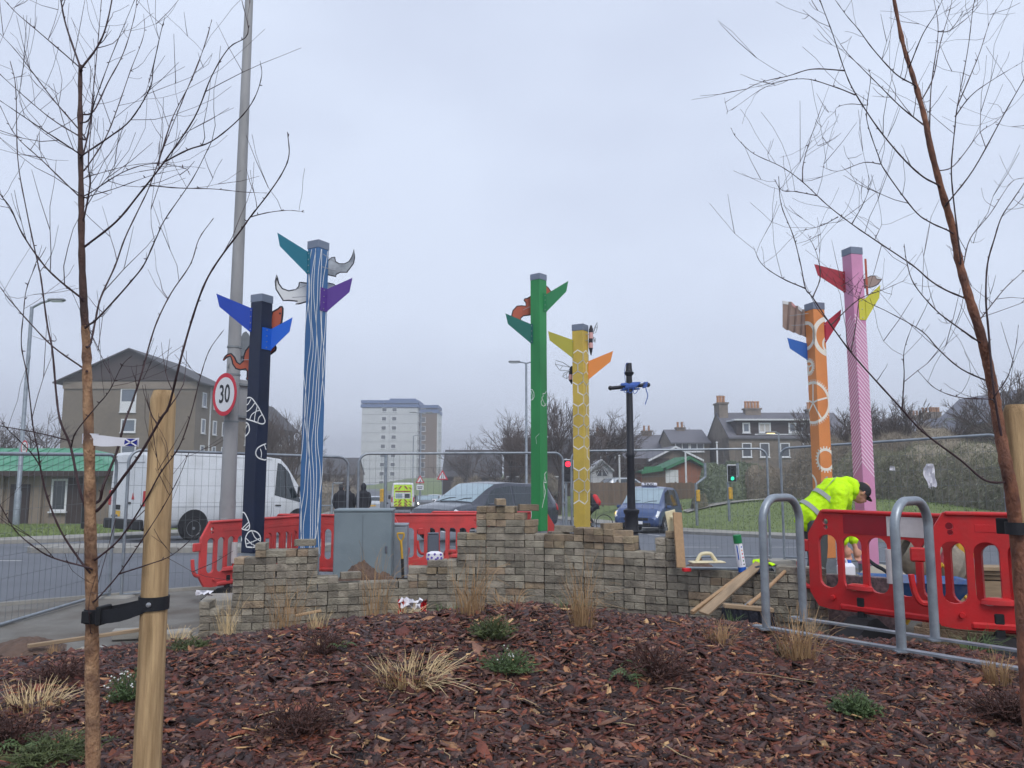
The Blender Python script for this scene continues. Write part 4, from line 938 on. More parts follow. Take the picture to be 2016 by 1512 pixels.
# ================================================================== CABINETS
def cabinet(name, label, x0, x1, ytop, d, dep, mat, lid=.03, taper=0.0):
    a, b = W(x0, ytop, d), W(x1, ytop, d); h = a.z; w_ = b.x - a.x
    root = thing(name, label, 'cabinet', ((a.x + b.x) / 2, d + dep / 2, 0), math.atan2(-a.x, d) * .25)
    MB().box((0, 0, (h - lid) / 2), (w_ * .97, dep * .97, h - lid), None, .012).build('body', M[mat], root)
    MB().box((0, 0, h - lid / 2 + .001), (w_, dep, lid), None, .010).build('lid', M[mat], root)
    MB().box((0, 0, .03), (w_ * 1.02, dep * 1.02, .06), None, .008).build('plinth', M['concrete'], root)
    return root, w_, h
r1, w1, h1 = cabinet('utility_cabinet', 'large grey green steel cabinet behind the soil heap', 655, 771, 1003, 9.9, .42, 'cabinet', .035)
MB().box((0, -.206, h1 * .5), (.004, .004, h1 * .86)).build('door_seam', M['box_grey'], r1); MB().box((w1 * .40, -.208, h1 * .55), (.03, .014, .09), None, .004).build('door_handle', M['box_grey'], r1)
r1, w1, h1 = cabinet('utility_cabinet', 'smaller pale grey cabinet with the shovel leaning on it', 764, 801, 1032, 10.35, .3, 'cabinet_small', .03)
MB().box((.06, -.148, h1 * .6), (.02, .012, .05), None, .003).build('door_handle', M['box_grey'], r1)
r1, w1, h1 = cabinet('junction_box', 'small dark grey junction box standing behind the purple dotted bag', 841, 863, 1050, 9.4, .14, 'box_grey', .012)
# shovel
p = W(788, 1050, 10.05); root = thing('shovel', 'shovel with yellow handle leaning on the small cabinet', 'shovel', (p.x + .03, 10.0, 0))
q = lambda px_, py_: W(px_, py_, 10.15) - Vector((p.x + .03, 10.0, 0))
MB().tube([q(782, 1051), q(784, 1050), q(794, 1050), q(796, 1051)], .013, 8).build('grip', M['tool_yellow'], root)
MB().tube(curve_pts([q(782.5, 1051), q(783.5, 1058), q(789, 1066)], 3), .011, 8).tube(curve_pts([q(795.5, 1051), q(794.5, 1058), q(790, 1066)], 3), .011, 8).build('handle_fork', M['tool_yellow'], root)
MB().tube([q(789.5, 1064), q(792, 1102)], .016, 10).build('shaft', M['tool_yellow'], root); MB().tube([q(792, 1100), q(793.5, 1142)], .019, 10).build('socket', M['tool_black'], root)
b_ = q(794, 1140); MB().grid([[b_ + Vector((x, -.03 * (1 - (x / .1) ** 2), z * -1)) for x in np.linspace(-.1, .1, 7)] for z in (-.02, .08, .2, .29)]).build('blade', M['tool_black'], root)
# soil heap
def heap(name, label, c, rx_, ry_, h, mat='dirt', seed=0):
    rs = random.Random(seed); mb = MB(); n = 40; rows = []
    ph = [rs.random() * 6 for _ in range(9)]
    for i in range(n + 1):
        r_ = i / n; row = []
        for k in range(61):
            a = 2 * PI * k / 60; e = 1 + .14 * math.sin(2 * a + ph[0]) + .10 * math.sin(3 * a + ph[1]) + .05 * math.sin(7 * a + ph[2])
            x, y = rx_ * r_ * e * math.cos(a), ry_ * r_ * e * math.sin(a)
            z = h * max(0, 1 - r_ ** 1.7) ** 1.15 + .035 * h * math.sin(14 * x / rx_ + ph[3]) * math.sin(13 * y / ry_ + ph[4]) * (1 - r_) + .03 * h * math.sin(31 * x / rx_ + ph[5]) * math.sin(27 * y / ry_ + ph[6])
            row.append((x, y, z - .02))
        rows.append(row)
    mb.grid(rows); o = mb.build(name, M[mat]); o.location = c; return tag(o, label, 'soil heap', 'heaps of brown soil')
p = W(712, 1145, 8.9); heap('soil_heap', 'heap of brown soil in front of the large cabinet', (p.x, 8.9, 0), .42, .42, .60, seed=3)
p = W(755, 1145, 8.8); heap('soil_heap', 'second lower heap of brown soil beside the shovel', (p.x, 8.75, 0), .38, .40, .50, seed=4)
p = W(50, 1262, 7.0); heap('soil_heap', 'low soil mound on the pavement edge, far left', (p.x, 7.0, 0), .42, .4, .16, seed=5)
p = W(1385, 1088, 8.8); heap('soil_heap', 'soil mound behind the leaning timber post and float', (p.x, 9.0, 0), .55, .6, .62, seed=6)
# ================================================================== SMALL SITE THINGS
def bx(name, label, cat, c, dim, mat, rz=0.0, b=.004, rot=None):
    o = MB().box((0, 0, 0), dim, None, b).build(name, M[mat]); o.location = c; o.rotation_euler = rot or (0, 0, rz); return tag(o, label, cat)
def board_between(name, label, p, q, w_, th, mat, roll=0.0):
    p, q = Vector(p), Vector(q); d_ = (q - p); o = MB().box((d_.length / 2, 0, 0), (d_.length, w_, th), None, .003).build(name, M[mat])
    o.location = p; o.rotation_mode = 'QUATERNION'; o.rotation_quaternion = Vector((1, 0, 0)).rotation_difference(d_.normalized()) @ Quaternion((1, 0, 0), roll); return tag(o, label, 'board')
board_between('timber_board', 'wide grey timber board propped on the low paver stack', W(1385, 1208, 6.0), W(1506, 1100, 6.95), .08, .02, 'timber_grey', .35)
board_between('timber_board', 'narrow pale timber batten lying beside the wider propped board', W(1362, 1206, 6.15), W(1496, 1106, 7.0), .03, .03, 'timber_raw', .3)
board_between('timber_post', 'short upright plank leaning at the end of the tall paver stack', W(1341, 1118, 7.0), W(1333, 1009, 7.12), .085, .022, 'timber_raw', PI / 2)
board_between('timber_board', 'thin batten lying along the edge of the planting bed, far left', W(55, 1272, 6.75), W(330, 1232, 7.6), .05, .03, 'timber_grey')
board_between('timber_board', 'thin batten lying below the left paver stack', W(582, 1212, 6.9), W(632, 1202, 7.0), .04, .02, 'timber_raw')
def floatool(label, c, rz, rot=None):
    root = thing('plastering_float', label, 'float tool', c, rz, group='cream plastering floats', rot=rot)
    MB().box((0, 0, .006), (.30, .12, .012), None, .004).build('blade', M['cream'], root)
    MB().tube(curve_pts([(-.09, 0, .01), (-.075, 0, .04), (-.045, 0, .075), (.03, 0, .078), (.06, 0, .045), (.085, 0, .01)], 4), [.016] * 21, 10).build('handle', M['cream'], root)
p = W(1392, 1116, 6.85); floatool('cream plastering float lying on the low paver stack', (p.x, 6.85, HB * round(p.z / HB) + .012), .08)
p = W(1326, 1044, 7.15); floatool('cream plastering float standing on edge on the stack end', (p.x, 7.2, p.z + .03), 0, (R(78), R(80), .3))
zw = HB * round(W(1450, 1122, 6.9).z / HB)
bx('spirit_level', 'long thin aluminium straightedge lying on the low paver stack', 'straightedge', (W(1420, 1118, 6.95).x, 6.98, zw + .012), (.62, .04, .02), 'galv', -.12)
bx('red_block', 'small red plastic block beside the cream float', 'block', (W(1352, 1114, 6.85).x, 6.86, zw + .016), (.07, .05, .03), 'bag_red', .2)
# line-marking spray can
root = thing('spray_can', 'white and blue spray can with green cap standing on the low paver stack', 'spray can', (W(1463, 1121, 6.82).x, 6.84, zw), rot=(0, R(-7), 0))
MB().lathe([(.030, 0), (.034, .004), (.034, .235), (.030, .25)], 20).build('can', M['paper_white'], root); MB().lathe([(.0346, .003), (.0346, .045)], 20, None, False).build('blue_band', M['plastic_blue'], root)
MB().lathe([(.036, .25), (.036, .318), (.030, .324)], 20).build('cap', M['plastic_green'], root)
def wrap(mb, a0, a1, z0, z1, r=.0348): mb.grid([[(r * math.sin(a), -r * math.cos(a), z) for a in np.linspace(a0, a1, 5)] for z in (z0, z1)])
m_ = MB(); wrap(m_, -.85, -.55, .11, .235); m_.build('blue_stripe', M['plastic_blue'], root); m_ = MB(); wrap(m_, -.28, -.22, .06, .25); m_.build('dark_line', M['sign_black'], root)
for i, c_ in enumerate(('sign_black', 'plastic_green', 'sign_red', 'bag_red', 'amber', 'plastic_blue')):
    m_ = MB(); z = .068 + .03 * i; a = .45
    m_.add([((.0349) * math.sin(a + .2 * math.cos(k)), -.0349 * math.cos(a + .2 * math.cos(k)), z + .007 * math.sin(k)) for k in np.linspace(0, 2 * PI, 10, endpoint=False)], [list(range(10))]); m_.build('colour_dot', M[c_], root)
# gloves
def glove(label, c, mat, rz):
    mb = MB(); c = Vector(c); e = Matrix.Rotation(rz, 4, 'Z')
    mb.tube([e @ Vector(q) for q in ((-.09, 0, .02), (-.04, 0, .026), (.0, 0, .024), (.03, 0, .02))], [.034, .036, .036, .024], 10)
    for k in range(4): mb.tube([e @ Vector(q) for q in ((.02, -.03 + .02 * k, .022), (.06, -.036 + .024 * k, .034 - .004 * k), (.085, -.036 + .024 * k, .015))], [.012, .011, .008], 8)
    mb.tube([e @ Vector(q) for q in ((-.02, .03, .02), (.0, .06, .02), (.03, .068, .012))], [.013, .012, .008], 8)
    o = mb.build('work_glove', M[mat]); o.location = c; return tag(o, label, 'glove')
p = W(1502, 1116, 6.8); glove('dark blue work glove on top of the low paver stack', (p.x, 6.8, zw + .0), 'glove', .4); glove('lime green work glove piled on the dark glove', (p.x + .03, 6.86, zw + .045), 'hivis', -.6)
# broom
root = thing('broom', 'wide broom with dark bristles leaning on the low paver stack', 'broom', W(1475, 1198, 6.05)); O = root.location; q = lambda x, y, d: W(x, y, d) - O
a, b = q(1424, 1192, 6.05), q(1522, 1201, 6.05); ex = (b - a).normalized()
MB().box((0, 0, 0), ((b - a).length, .06, .035), Matrix.Translation((a + b) / 2) @ Vector((1, 0, 0)).rotation_difference(ex).to_matrix().to_4x4(), .006).build('head', M['timber_grey'], root)
m_ = MB(); rs = random.Random(9)
for i in range(420):
    s0 = a.lerp(b, rs.random()) + Vector((0, rs.uniform(-.026, .026), -.012)); e = s0 + Vector((rs.gauss(0, .014), rs.gauss(-.01, .012), -.095 - .02 * rs.random())); m_.tube([s0, e], [.0035, .002], 3, False)
m_.build('bristles', M['bristle'], root, kind='stuff')
MB().tube([q(1472, 1192, 6.05), q(1500, 1169, 6.25), q(1552, 1118, 6.75)], .0155, 10).build('handle', M['timber_raw'], root); MB().tube([q(1466, 1197, 6.05), q(1482, 1184, 6.15)], .021, 10).build('socket', M['galv_dull'], root)
# purple dotted bag on the short stack
p = W(856, 1100, 7.85); root = thing('dotted_bag', 'white bag with purple dots on the short paver stack', 'bag', (p.x, 7.85, p.z - .015), .08)
m_ = MB(); m_.lathe([(0, 0), (.055, .004), (.062, .03), (.058, .07), (.03, .088), (0, .09)], 20, Matrix.Scale(1.45, 4, Vector((1, 0, 0))) @ Matrix.Scale(.8, 4, Vector((0, 1, 0)))); m_.build('bag_body', M['paper_white'], root)
for (x, z) in ((-.06, .06), (-.03, .03), (.0, .065), (.03, .028), (.06, .06), (-.068, .018), (.066, .024), (.012, .012)):
    yy_ = -.0506 * math.sqrt(max(.05, 1 - (x / .093) ** 2)); MB().lathe([(0, 0), (.0115, .0015)], 12, Matrix.Translation((x, yy_, z)) @ Matrix.Rotation(PI / 2, 4, 'X') @ Matrix.Scale(1, 4)).build('dot', M['purple_dot'], root)
# torn red and white bag at the stack foot
root = thing('torn_bag', 'torn red and white plastic bag at the foot of the pavers', 'bag', W(812, 1196, 6.9)); rs = random.Random(4)
def crumple(mb, w_, h, n=9, m=5, amp=.03, seed=1, curl=0.0):
    r_ = random.Random(seed); mb.grid([[(w_ * (i / (n - 1) - .5) + r_.gauss(0, amp * .2), r_.gauss(0, amp) + curl * (j / (m - 1)) ** 2, h * j / (m - 1) + r_.gauss(0, amp * .35)) for i in range(n)] for j in range(m)])
m_ = MB(); crumple(m_, .20, .075, seed=3); m_.build('white_sheet', M['paper_white'], root)
for sx, sd_ in ((-.10, 5), (.10, 6)): m_ = MB(); crumple(m_, .05, .11, 5, 6, .016, sd_); o = m_.build('red_sheet', M['bag_red'], root); o.location = (sx, -.01, -.04)
# white rag and scrap caught on the fence mesh
root = thing('rag', 'white rag caught on the mesh fence at the right', 'rag', W(1833, 966, 11.5)); m_ = MB(); rs = random.Random(8); rows = []
for j in range(12):
    t_ = j / 11; wd_ = .06 + .05 * math.sin(PI * t_ * .8) - .03 * max(0, t_ - .8) * 5; rows.append([(wd_ * (i / 7 - .5) * 1.6 + .012 * math.sin(9 * t_ + i) - .02 * t_, -.03 * math.sin(i * 1.9 + j * .5) - .02 - .03 * (t_ > .9), .40 * t_ + .07 * abs(math.sin(i * 1.15 + .6)) * (1 - t_) ** 2) for i in range(8)])
m_.grid(rows); m_.build('cloth', M['paper_white'], root)
o = MB(); crumple(o, .08, .07, 4, 4, .012, 12); o = o.build('paper_scrap', M['paper_white']); o.location = W(1757, 926, 12.2); tag(o, 'small white scrap of paper caught on the fence mesh', 'scrap')
o = MB(); crumple(o, .16, .05, 6, 4, .02, 15); o = o.build('paper_scrap', M['paper_white']); o.location = W(402, 1172, 7.3); tag(o, 'torn white paper lying on the leftmost pavers', 'scrap')
# flat pale slabs and blocks around the lamp post foot
bx('concrete_slab', 'pale concrete slab at the foot of the tall lamp post', 'slab', (W(425, 1155, 8.6).x, 8.9, .10), (.45, .5, .2), 'concrete', .2, .01)
bx('concrete_slab', 'white concrete slab on the low paver stack', 'slab', (W(648, 1145, 8.2).x, 8.3, .36), (.20, .3, .06), 'concrete', .0, .006)
bx('concrete_block', 'rough grey block at the end of the left pavers', 'block', (W(335, 1240, 7.3).x, 7.4, .06), (.30, .14, .13), 'concrete', .5, .02)
bx('concrete_block', 'flat grey block beside the batten on the bed edge', 'block', (W(165, 1262, 6.7).x, 6.85, .05), (.22, .12, .08), 'concrete', .3, .012)
bx('concrete_block', 'small grey block on the pavement behind the left stake', 'block', (W(245, 1235, 7.4).x, 7.55, .06), (.34, .10, .10), 'concrete', .25, .012)
# ---- things behind the right barriers
root = thing('granite_slab', 'speckled purple grey granite slab standing behind the red barrier', 'granite slab', (W(1658, 1170, 6.74).x, 6.76, .06), math.atan2(-.5, .8))
a, b = W(1577, 1118, 6.95), W(1742, 1122, 6.6); MB().box((0, 0, .33), (.92, .06, .66), None, .006).build('slab', M['slab_granite'], root)
root = thing('jerrycan', 'white plastic jerrycan behind the red barrier', 'jerrycan', (W(1670, 1125, 7.9).x, 7.95, .48), .2)
MB().box((0, 0, .10), (.17, .12, .2), None, .03).build('body', M['paper_white'], root); MB().lathe([(.02, .19), (.02, .225), (.016, .23)], 12, Matrix.Translation((.04, 0, 0))).build('cap', M['plastic_blue'], root); MB().tube(curve_pts([(-.06, 0, .19), (-.04, 0, .235), (.0, 0, .235), (.015, 0, .19)], 3), .01, 8).build('handle', M['paper_white'], root)
bx('work_bench', 'rough timber trestle top behind the granite slab', 'bench', (W(1690, 1125, 8.0).x + .1, 8.05, .45), (1.3, .5, .05), 'timber_grey', -.3)
for k in range(3): pass
root = thing('tarpaulin', 'folded beige tarpaulin heaped behind the red barrier', 'tarpaulin', (W(1740, 1110, 7.7).x, 7.7, .47), -.3); m_ = MB(); rows = []
for i in range(12):
    t_ = i / 11; rows.append([(-.30 + .6 * t_, -.2 + .4 * k / 8, (.20 * math.sin(PI * t_) ** .6 + .03 * math.sin(9 * t_ + k)) * math.sin(PI * (k + .3) / 8.6) ** .5) for k in range(9)])
m_.grid(rows); m_.build('cloth', M['tarp'], root)
MB().tube(curve_pts([W(1700, 1094, 7.5), W(1722, 1112, 7.4), W(1740, 1122, 7.3), W(1762, 1140, 7.2)], 4), .018, 8).build('hose', M['rubber']); tag(bpy.data.objects['hose'], 'black rubber hose hanging over the beige tarpaulin', 'hose')
# wheelbarrow
root = thing('wheelbarrow', 'blue wheelbarrow with mortar behind the red barriers', 'wheelbarrow', (W(1805, 1150, 7.1).x, 7.15, .1), -.25); m_ = MB()
ring = lambda w_, l_, z: [(-l_, -w_, z), (l_, -w_ * .8, z), (l_ * 1.1, 0, z), (l_, w_ * .8, z), (-l_, w_, z)]
rows = [ring(.20, .26, .30), ring(.33, .42, .52), ring(.345, .435, .53), ring(.32, .41, .52), ring(.19, .25, .32)]; rows = [r + [r[0]] for r in rows]; m_.grid(rows, False); m_.add(ring(.2, .26, .30), [(4, 3, 2, 1, 0)]); m_.add(ring(.19, .25, .32), [(0, 1, 2, 3, 4)]); m_.build('tray', M['barrow_blue'], root)
m_ = MB(); m_.lathe([(.04, -.03), (.16, -.035), (.18, 0), (.16, .035), (.04, .03)], 18, Matrix.Translation((.5, 0, .18)) @ Matrix.Rotation(PI / 2, 4, 'X')); m_.build('wheel', M['tyre'], root)
for s_ in (-1, 1): MB().tube([(-.85, s_ * .26, .50), (-.3, s_ * .2, .29), (.5, s_ * .05, .18)], .016, 8).build('handle', M['galv_dull'], root); MB().tube([(-.2, s_ * .19, .29), (-.28, s_ * .22, .0)], .014, 8).build('leg', M['galv_dull'], root)
# cement mixer
root = thing('cement_mixer', 'dusty cement mixer with red drum ring and yellow frame behind the barriers', 'cement mixer', (W(1850, 1140, 8.2).x, 8.25, .05), -.2)
MB().lathe([(.16, -.30), (.27, -.20), (.30, 0), (.29, .06), (.20, .28), (.17, .30), (.15, .28), (.18, .20)], 24, Matrix.Translation((-.05, 0, .62)) @ Matrix.Rotation(R(-62), 4, 'Y')).build('drum', M['mixer_grey'], root)
MB().lathe([(.305, -.03), (.325, -.02), (.325, .02), (.305, .03)], 24, Matrix.Translation((-.05, 0, .62)) @ Matrix.Rotation(R(-62), 4, 'Y')).build('gear_ring', M['mixer_red'], root)
for s_ in (-1, 1):
    MB().tube([(-.4, s_ * .25, 0), (-.05, s_ * .34, .62), (.35, s_ * .25, 0)], .022, 8).build('frame_leg', M['tool_yellow'], root)
MB().box((.28, 0, .78), (.26, .3, .22), None, .03).build('motor_housing', M['tool_yellow'], root); MB().tube([(-.42, -.25, .02), (-.42, .25, .02)], .02, 8).build('frame_bar', M['tool_yellow'], root)
for k in range(3): bx('timber_plank', ('topmost', 'middle', 'lowest')[2 - k] + ' grey plank of the pile behind the right barriers', 'plank', (W(1945, 1080, 9.2).x + .03 * k, 9.2 - .05 * k, .38 + .055 * k), (1.6, .25, .045), 'timber_grey', -.25 + .06 * k)
bx('timber_trestle', 'low stack of timber holding up the grey planks', 'trestle', (W(1945, 1080, 9.2).x, 9.2, .17), (1.1, .3, .34), 'timber_grey', -.25)
# ================================================================== VEHICLES
def cr(P, t):
    n = len(P) - 1; i = min(int(t), n - 1); f = t - i
    g = lambda k: P[max(0, min(n, k))]
    a, b, c, d = g(i - 1), g(i), g(i + 1), g(i + 2)
    return tuple(.5 * (2 * b[k] + (c[k] - a[k]) * f + (2 * a[k] - 5 * b[k] + 4 * c[k] - d[k]) * f * f + (3 * b[k] - a[k] - 3 * c[k] + d[k]) * f ** 3) for k in range(2))
class Loft:
    def __init__(s, st, crown=.03): s.st = st; s.crown = crown
    def at(s, x):
        st = s.st
        if x <= st[0][0]: return st[0][1:]
        for a, b in zip(st, st[1:]):
            if x <= b[0]:
                f = (x - a[0]) / (b[0] - a[0]); return tuple(p + (q - p) * f for p, q in zip(a[1:], b[1:]))
        return st[-1][1:]
    def S(s, x, a, sd):
        zb, zs, zt, wb, ws, wt = s.at(x); h = zt - zs
        P_ = [(wb * .86, zb), (wb * .985, zb + .14 * (zs - zb)), (ws * 1.0, zb + .55 * (zs - zb)), (ws * .985, zs), (ws * .985 + (wt - ws * .985) * .5, zs + .52 * h), (wt, zs + .93 * h), (wt * .84, zt + s.crown * .4), (0, zt + s.crown)]
        y, z = cr(P_, a); return Vector((x, sd * max(0, y), z))
    def body(s, nx=46, na=22):
        mb = MB(); x0, x1 = s.st[0][0], s.st[-1][0]
        xs_ = sorted(set([p[0] for p in s.st] + list(np.linspace(x0, x1, nx))))
        rows = []
        for x in xs_:
            r = [s.S(x, 7 * k / na, 1) for k in range(na + 1)] + [s.S(x, 7 * k / na, -1) for k in range(na - 1, -1, -1)]; rows.append(r + [r[0]])
        mb.grid(rows, flip=False); n = len(rows[0]) - 1
        mb.add(rows[0][:-1], [list(range(n))]); mb.add(rows[-1][:-1], [list(range(n))[::-1]]); return mb
    def patch(s, c, sd, off=.006, nu=8, nv=6):
        rows = []
        for i in range(nu + 1):
            u = i / nu; row = []
            for j in range(nv + 1):
                v = j / nv; x = (1 - u) * (1 - v) * c[0][0] + u * (1 - v) * c[1][0] + u * v * c[2][0] + (1 - u) * v * c[3][0]; a = (1 - u) * (1 - v) * c[0][1] + u * (1 - v) * c[1][1] + u * v * c[2][1] + (1 - u) * v * c[3][1]
                p = s.S(x, a, sd); n = (s.S(x + .01, a, sd) - p).cross(s.S(x, min(7, a + .02), sd) - s.S(x, max(0, a - .02), sd))
                n = n.normalized() * (1 if sd > 0 else -1) if n.length > 1e-9 else Vector((0, 0, 1))
                if n.dot(p - Vector((p.x, 0, .6))) < 0: n = -n
                row.append(p + n * off)
            rows.append(row)
        return rows
    def ppart(s, name, c, mat, parent, sides=(1, -1), off=.006, join=False):
        if join:
            mb = MB(); A = s.patch(c, 1, off); B = s.patch(c, -1, off)
            mb.grid([ra + rb[::-1][1:] for ra, rb in zip(A, B)]); return mb.build(name, M[mat], parent)
        for sd in sides: o = MB().grid(s.patch(c, sd, off), flip=sd < 0).build(name, M[mat], parent)
        return o
def wheel(parent, x, y, r, wd=.2, rim='alloy', spokes=5):
    sg = 1 if y > 0 else -1; Mx = Matrix.Translation((x, y, r)) @ Matrix.Rotation(-sg * PI / 2, 4, 'X')
    o = MB().lathe([(r * .64, -wd / 2), (r * .93, -wd / 2), (r, -wd * .36), (r, wd * .36), (r * .93, wd / 2), (r * .64, wd / 2 - .004)], 26, Mx).build('wheel', M['tyre'], parent)
    mb = MB().lathe([(r * .66, wd * .42), (r * .64, wd / 2 + .004), (r * .58, wd / 2 - .01), (r * .56, wd * .25)], 26, Mx, False)
    mb.lathe([(r * .14, wd * .3), (r * .13, wd / 2), (r * .05, wd / 2 + .006)], 14, Mx)
    for k in range(spokes): mb.box((r * .36, 0, wd * .42), (r * .46, r * .15, .03), Mx @ Matrix.Rotation(2 * PI * k / spokes, 4, 'Z'), .006)
    mb.build('rim', M[rim], o); MB().lathe([(r * .57, wd * .18), (r * .1, wd * .20)], 20, Mx).build('brake_disc', M['trim_black'], o)
    return o
def arch(parent, lf, x, sd, r, mat='trim_black'):
    w_ = lf.at(x)[4]; m_ = MB(); m_.prism([(x + r * math.cos(a), r * .92 + r * math.sin(a)) for a in np.linspace(-.55, PI + .55, 22)], sd * (w_ - .03), sd * (w_ + .004)) if sd > 0 else m_.prism([(x + r * math.cos(a), r * .92 + r * math.sin(a)) for a in np.linspace(-.55, PI + .55, 22)], -w_ - .004, -w_ + .03); m_.build('wheel_arch', M[mat], parent)
def plate_at(parent, c, n, w_, h, txt, bgmat):
    u = Vector(n).normalized(); rot = Vector((0, -1, 0)).rotation_difference(u).to_matrix().to_4x4(); Mx = Matrix.Translation(c) @ rot
    o = MB().box((0, 0, 0), (w_, .008, h), Mx, .002).build('number_plate', M[bgmat], parent)
    if txt: text_part(txt, h * .85, M['sign_black'], o, Mx @ Matrix.Translation((0, -.0055, 0)), 'lettering', .002, .8)
def vroot(name, label, cat, p, ang, group=None): return thing(name, label, cat, (p[0], p[1], T(p[0], p[1]) + .012), R(ang), group, rot=(0, .036 * math.sin(R(ang)), R(ang)))
def seams(lf, root, xs_, a0, a1, mat='trim_black', wd=.012):
    for x in xs_: lf.ppart('door_seam', [(x, a0), (x + wd, a0), (x + wd, a1), (x, a1)], mat, root, off=.003)
# ---- white panel van
def panelvan(name, label, cat, p, ang, paint='van_white', L_=6.2, h=2.5, rear='doors'):
    k = h / 2.5; r = vroot(name, label, cat, p, ang)
    st = [(0, .42, 1.2, 2.36 * k, .93, .97, .86), (.05, .38, 1.25, 2.44 * k, .97, 1.01, .885), (.5, .36, 1.25, 2.49 * k, .99, 1.03, .90), (3.9, .36, 1.25, 2.5 * k, .99, 1.03, .91), (4.45, .36, 1.22, 2.45 * k, .99, 1.03, .90), (4.75, .36, 1.2, 2.22 * k, .99, 1.03, .86), (5.45, .36, 1.12, 1.40, .99, 1.02, .80), (5.85, .36, .95, 1.17, .97, .99, .78), (6.1, .38, .75, .96, .90, .92, .74), (6.2, .45, .62, .70, .76, .80, .66)]
    lf = Loft(st, .035); lf.body().build('body', M[paint], r)
    lf.ppart('windscreen', [(4.74, 5.5), (5.42, 5.5), (5.42, 7), (4.74, 7)], 'screen_glass', r, join=True)
    lf.ppart('side_window', [(4.18, 3.12), (5.25, 2.78), (4.82, 4.72), (4.30, 4.85)], 'car_glass', r)
    lf.ppart('window_pillar', [(4.60, 3.02), (4.64, 3.02), (4.62, 4.8), (4.58, 4.8)], 'trim_black', r, off=.009)
    seams(lf, r, (4.08, 5.42), .7, 3.0); seams(lf, r, (2.75,), .7, 5.0); seams(lf, r, (2.0, 1.0), 3.0, 5.0, paint, .02)
    lf.ppart('side_moulding', [(1.75, .62), (4.55, .62), (4.75, 1.02), (1.75, 1.02)], 'trim_black', r, off=.014)
    lf.ppart('side_crease', [(.35, 2.30), (4.0, 2.30), (4.0, 2.42), (.35, 2.42)], paint, r, off=.012)
    lf.ppart('sill_line', [(.2, 5.02), (4.1, 5.02), (4.1, 5.08), (.2, 5.08)], 'galv_dull', r, off=.004)
    for x in (2.5, 4.35): lf.ppart('side_marker', [(x, .76), (x + .09, .76), (x + .09, .9), (x, .9)], 'amber', r, off=.018)
    lf.ppart('door_handle', [(4.2, 2.36), (4.42, 2.36), (4.42, 2.46), (4.2, 2.46)], 'trim_black', r, off=.03)
    for sd in (1, -1):
        for x, rr in ((1.45, .345), (5.15, .345)): arch(r, lf, x, sd, .46); wheel(r, x, sd * .935, rr, .24, 'steel_wheel', 8)
        MB().box((5.08, sd * 1.14, 1.42), (.10, .22, .34), None, .03).build('mirror', M['trim_black'], r)
        MB().box((-.015, sd * .925, 1.18), (.03, .10, .42), None, .01).build('tail_light', M['tail_red'], r)
        MB().box((6.02, sd * .72, .86), (.2, .30, .22), Matrix.Identity(4), .04).build('headlight', M['lamp_glass'], r)
    MB().box((-.06, 0, .47), (.16, 1.92, .28), None, .03).build('rear_bumper', M['trim_black'], r); MB().box((6.12, 0, .46), (.22, 1.7, .24), None, .05).build('front_bumper', M['trim_black'], r)
    MB().box((6.13, 0, .72), (.1, .8, .16), None, .02).build('grille', M['trim_black'], r)
    if rear == 'doors':
        MB().box((-.006, 0, 1.4), (.012, .014, 1.8)).build('door_seam', M['trim_black'], r)
        for y in (-.45, .45): MB().box((-.006, y, 2.18), (.012, .72, .012)).build('door_seam', M['galv_dull'], r)
        MB().box((-.02, -.12, 1.05), (.03, .24, .06), None, .01).build('door_handle', M['trim_black'], r); MB().prism([(-.02, 0), (.12, 0), (.03, .18)], -.014, -.004, Matrix.Translation((0, -.28, 1.15)) @ Matrix.Rotation(-PI / 2, 4, 'Z')).build('badge', M['tail_red'], r)
        plate_at(r, (-.015, .45, .74), (-1, 0, 0), .30, .16, '', 'plate_yellow'); MB().box((-.012, .48, .92), (.02, .30, .13), None, .008).build('plate_recess', M['trim_black'], r)
    return r, lf
rc = Vector((-10.0, 21.0)) - 1.03 * Vector((math.sin(R(54)), -math.cos(R(54))))
panelvan('white_van', 'white panel van parked beyond the mesh fence', 'van', rc, 54)
# ---- ambulance far up the road
px_ = W(793, 990, 66); r, lf = panelvan('ambulance', 'ambulance with yellow and red chevrons on its rear doors', 'ambulance', (px_.x, 66), 99, 'white_paint_car', 6.2, 2.62, 'chev')
Mr = Matrix.Rotation(-PI / 2, 4, 'Z')
MB().box((0, .004, 1.45), (1.52, .006, 2.0), Mr @ Matrix.Translation((0, -.012, 0)), .004).build('rear_panel', M['chev_yellow'], r)
for k, (z, s_) in enumerate([(z, s_) for z in (2.12, .98, .72, .5) for s_ in (-1, 1)]):
    for j in range(2):
        x0 = s_ * (.08 + .36 * j); MB().prism([(x0, z + .22 - .12 * j), (x0 + s_ * .14, z + .22 - .12 * j), (x0 + s_ * .36, z - .06), (x0 + s_ * .22, z - .06)], -.024, -.018, Mr).build('chevron', M['chev_red'], r)
MB().box((0, 0, 1.52), (1.36, .004, .52), Mr @ Matrix.Translation((0, -.022, 0))).build('rear_window_surround', M['white_paint_car'], r)
MB().box((-.33, 0, 1.5), (.56, .004, .36), Mr @ Matrix.Translation((0, -.028, 0))).build('rear_window', M['screen_glass'], r); MB().box((.36, 0, 1.5), (.44, .004, .36), Mr @ Matrix.Translation((0, -.028, 0))).build('rear_window', M['car_glass'], r)
MB().box((0, 0, 1.88), (1.3, .004, .10), Mr @ Matrix.Translation((0, -.026, 0))).build('red_band', M['chev_red'], r)
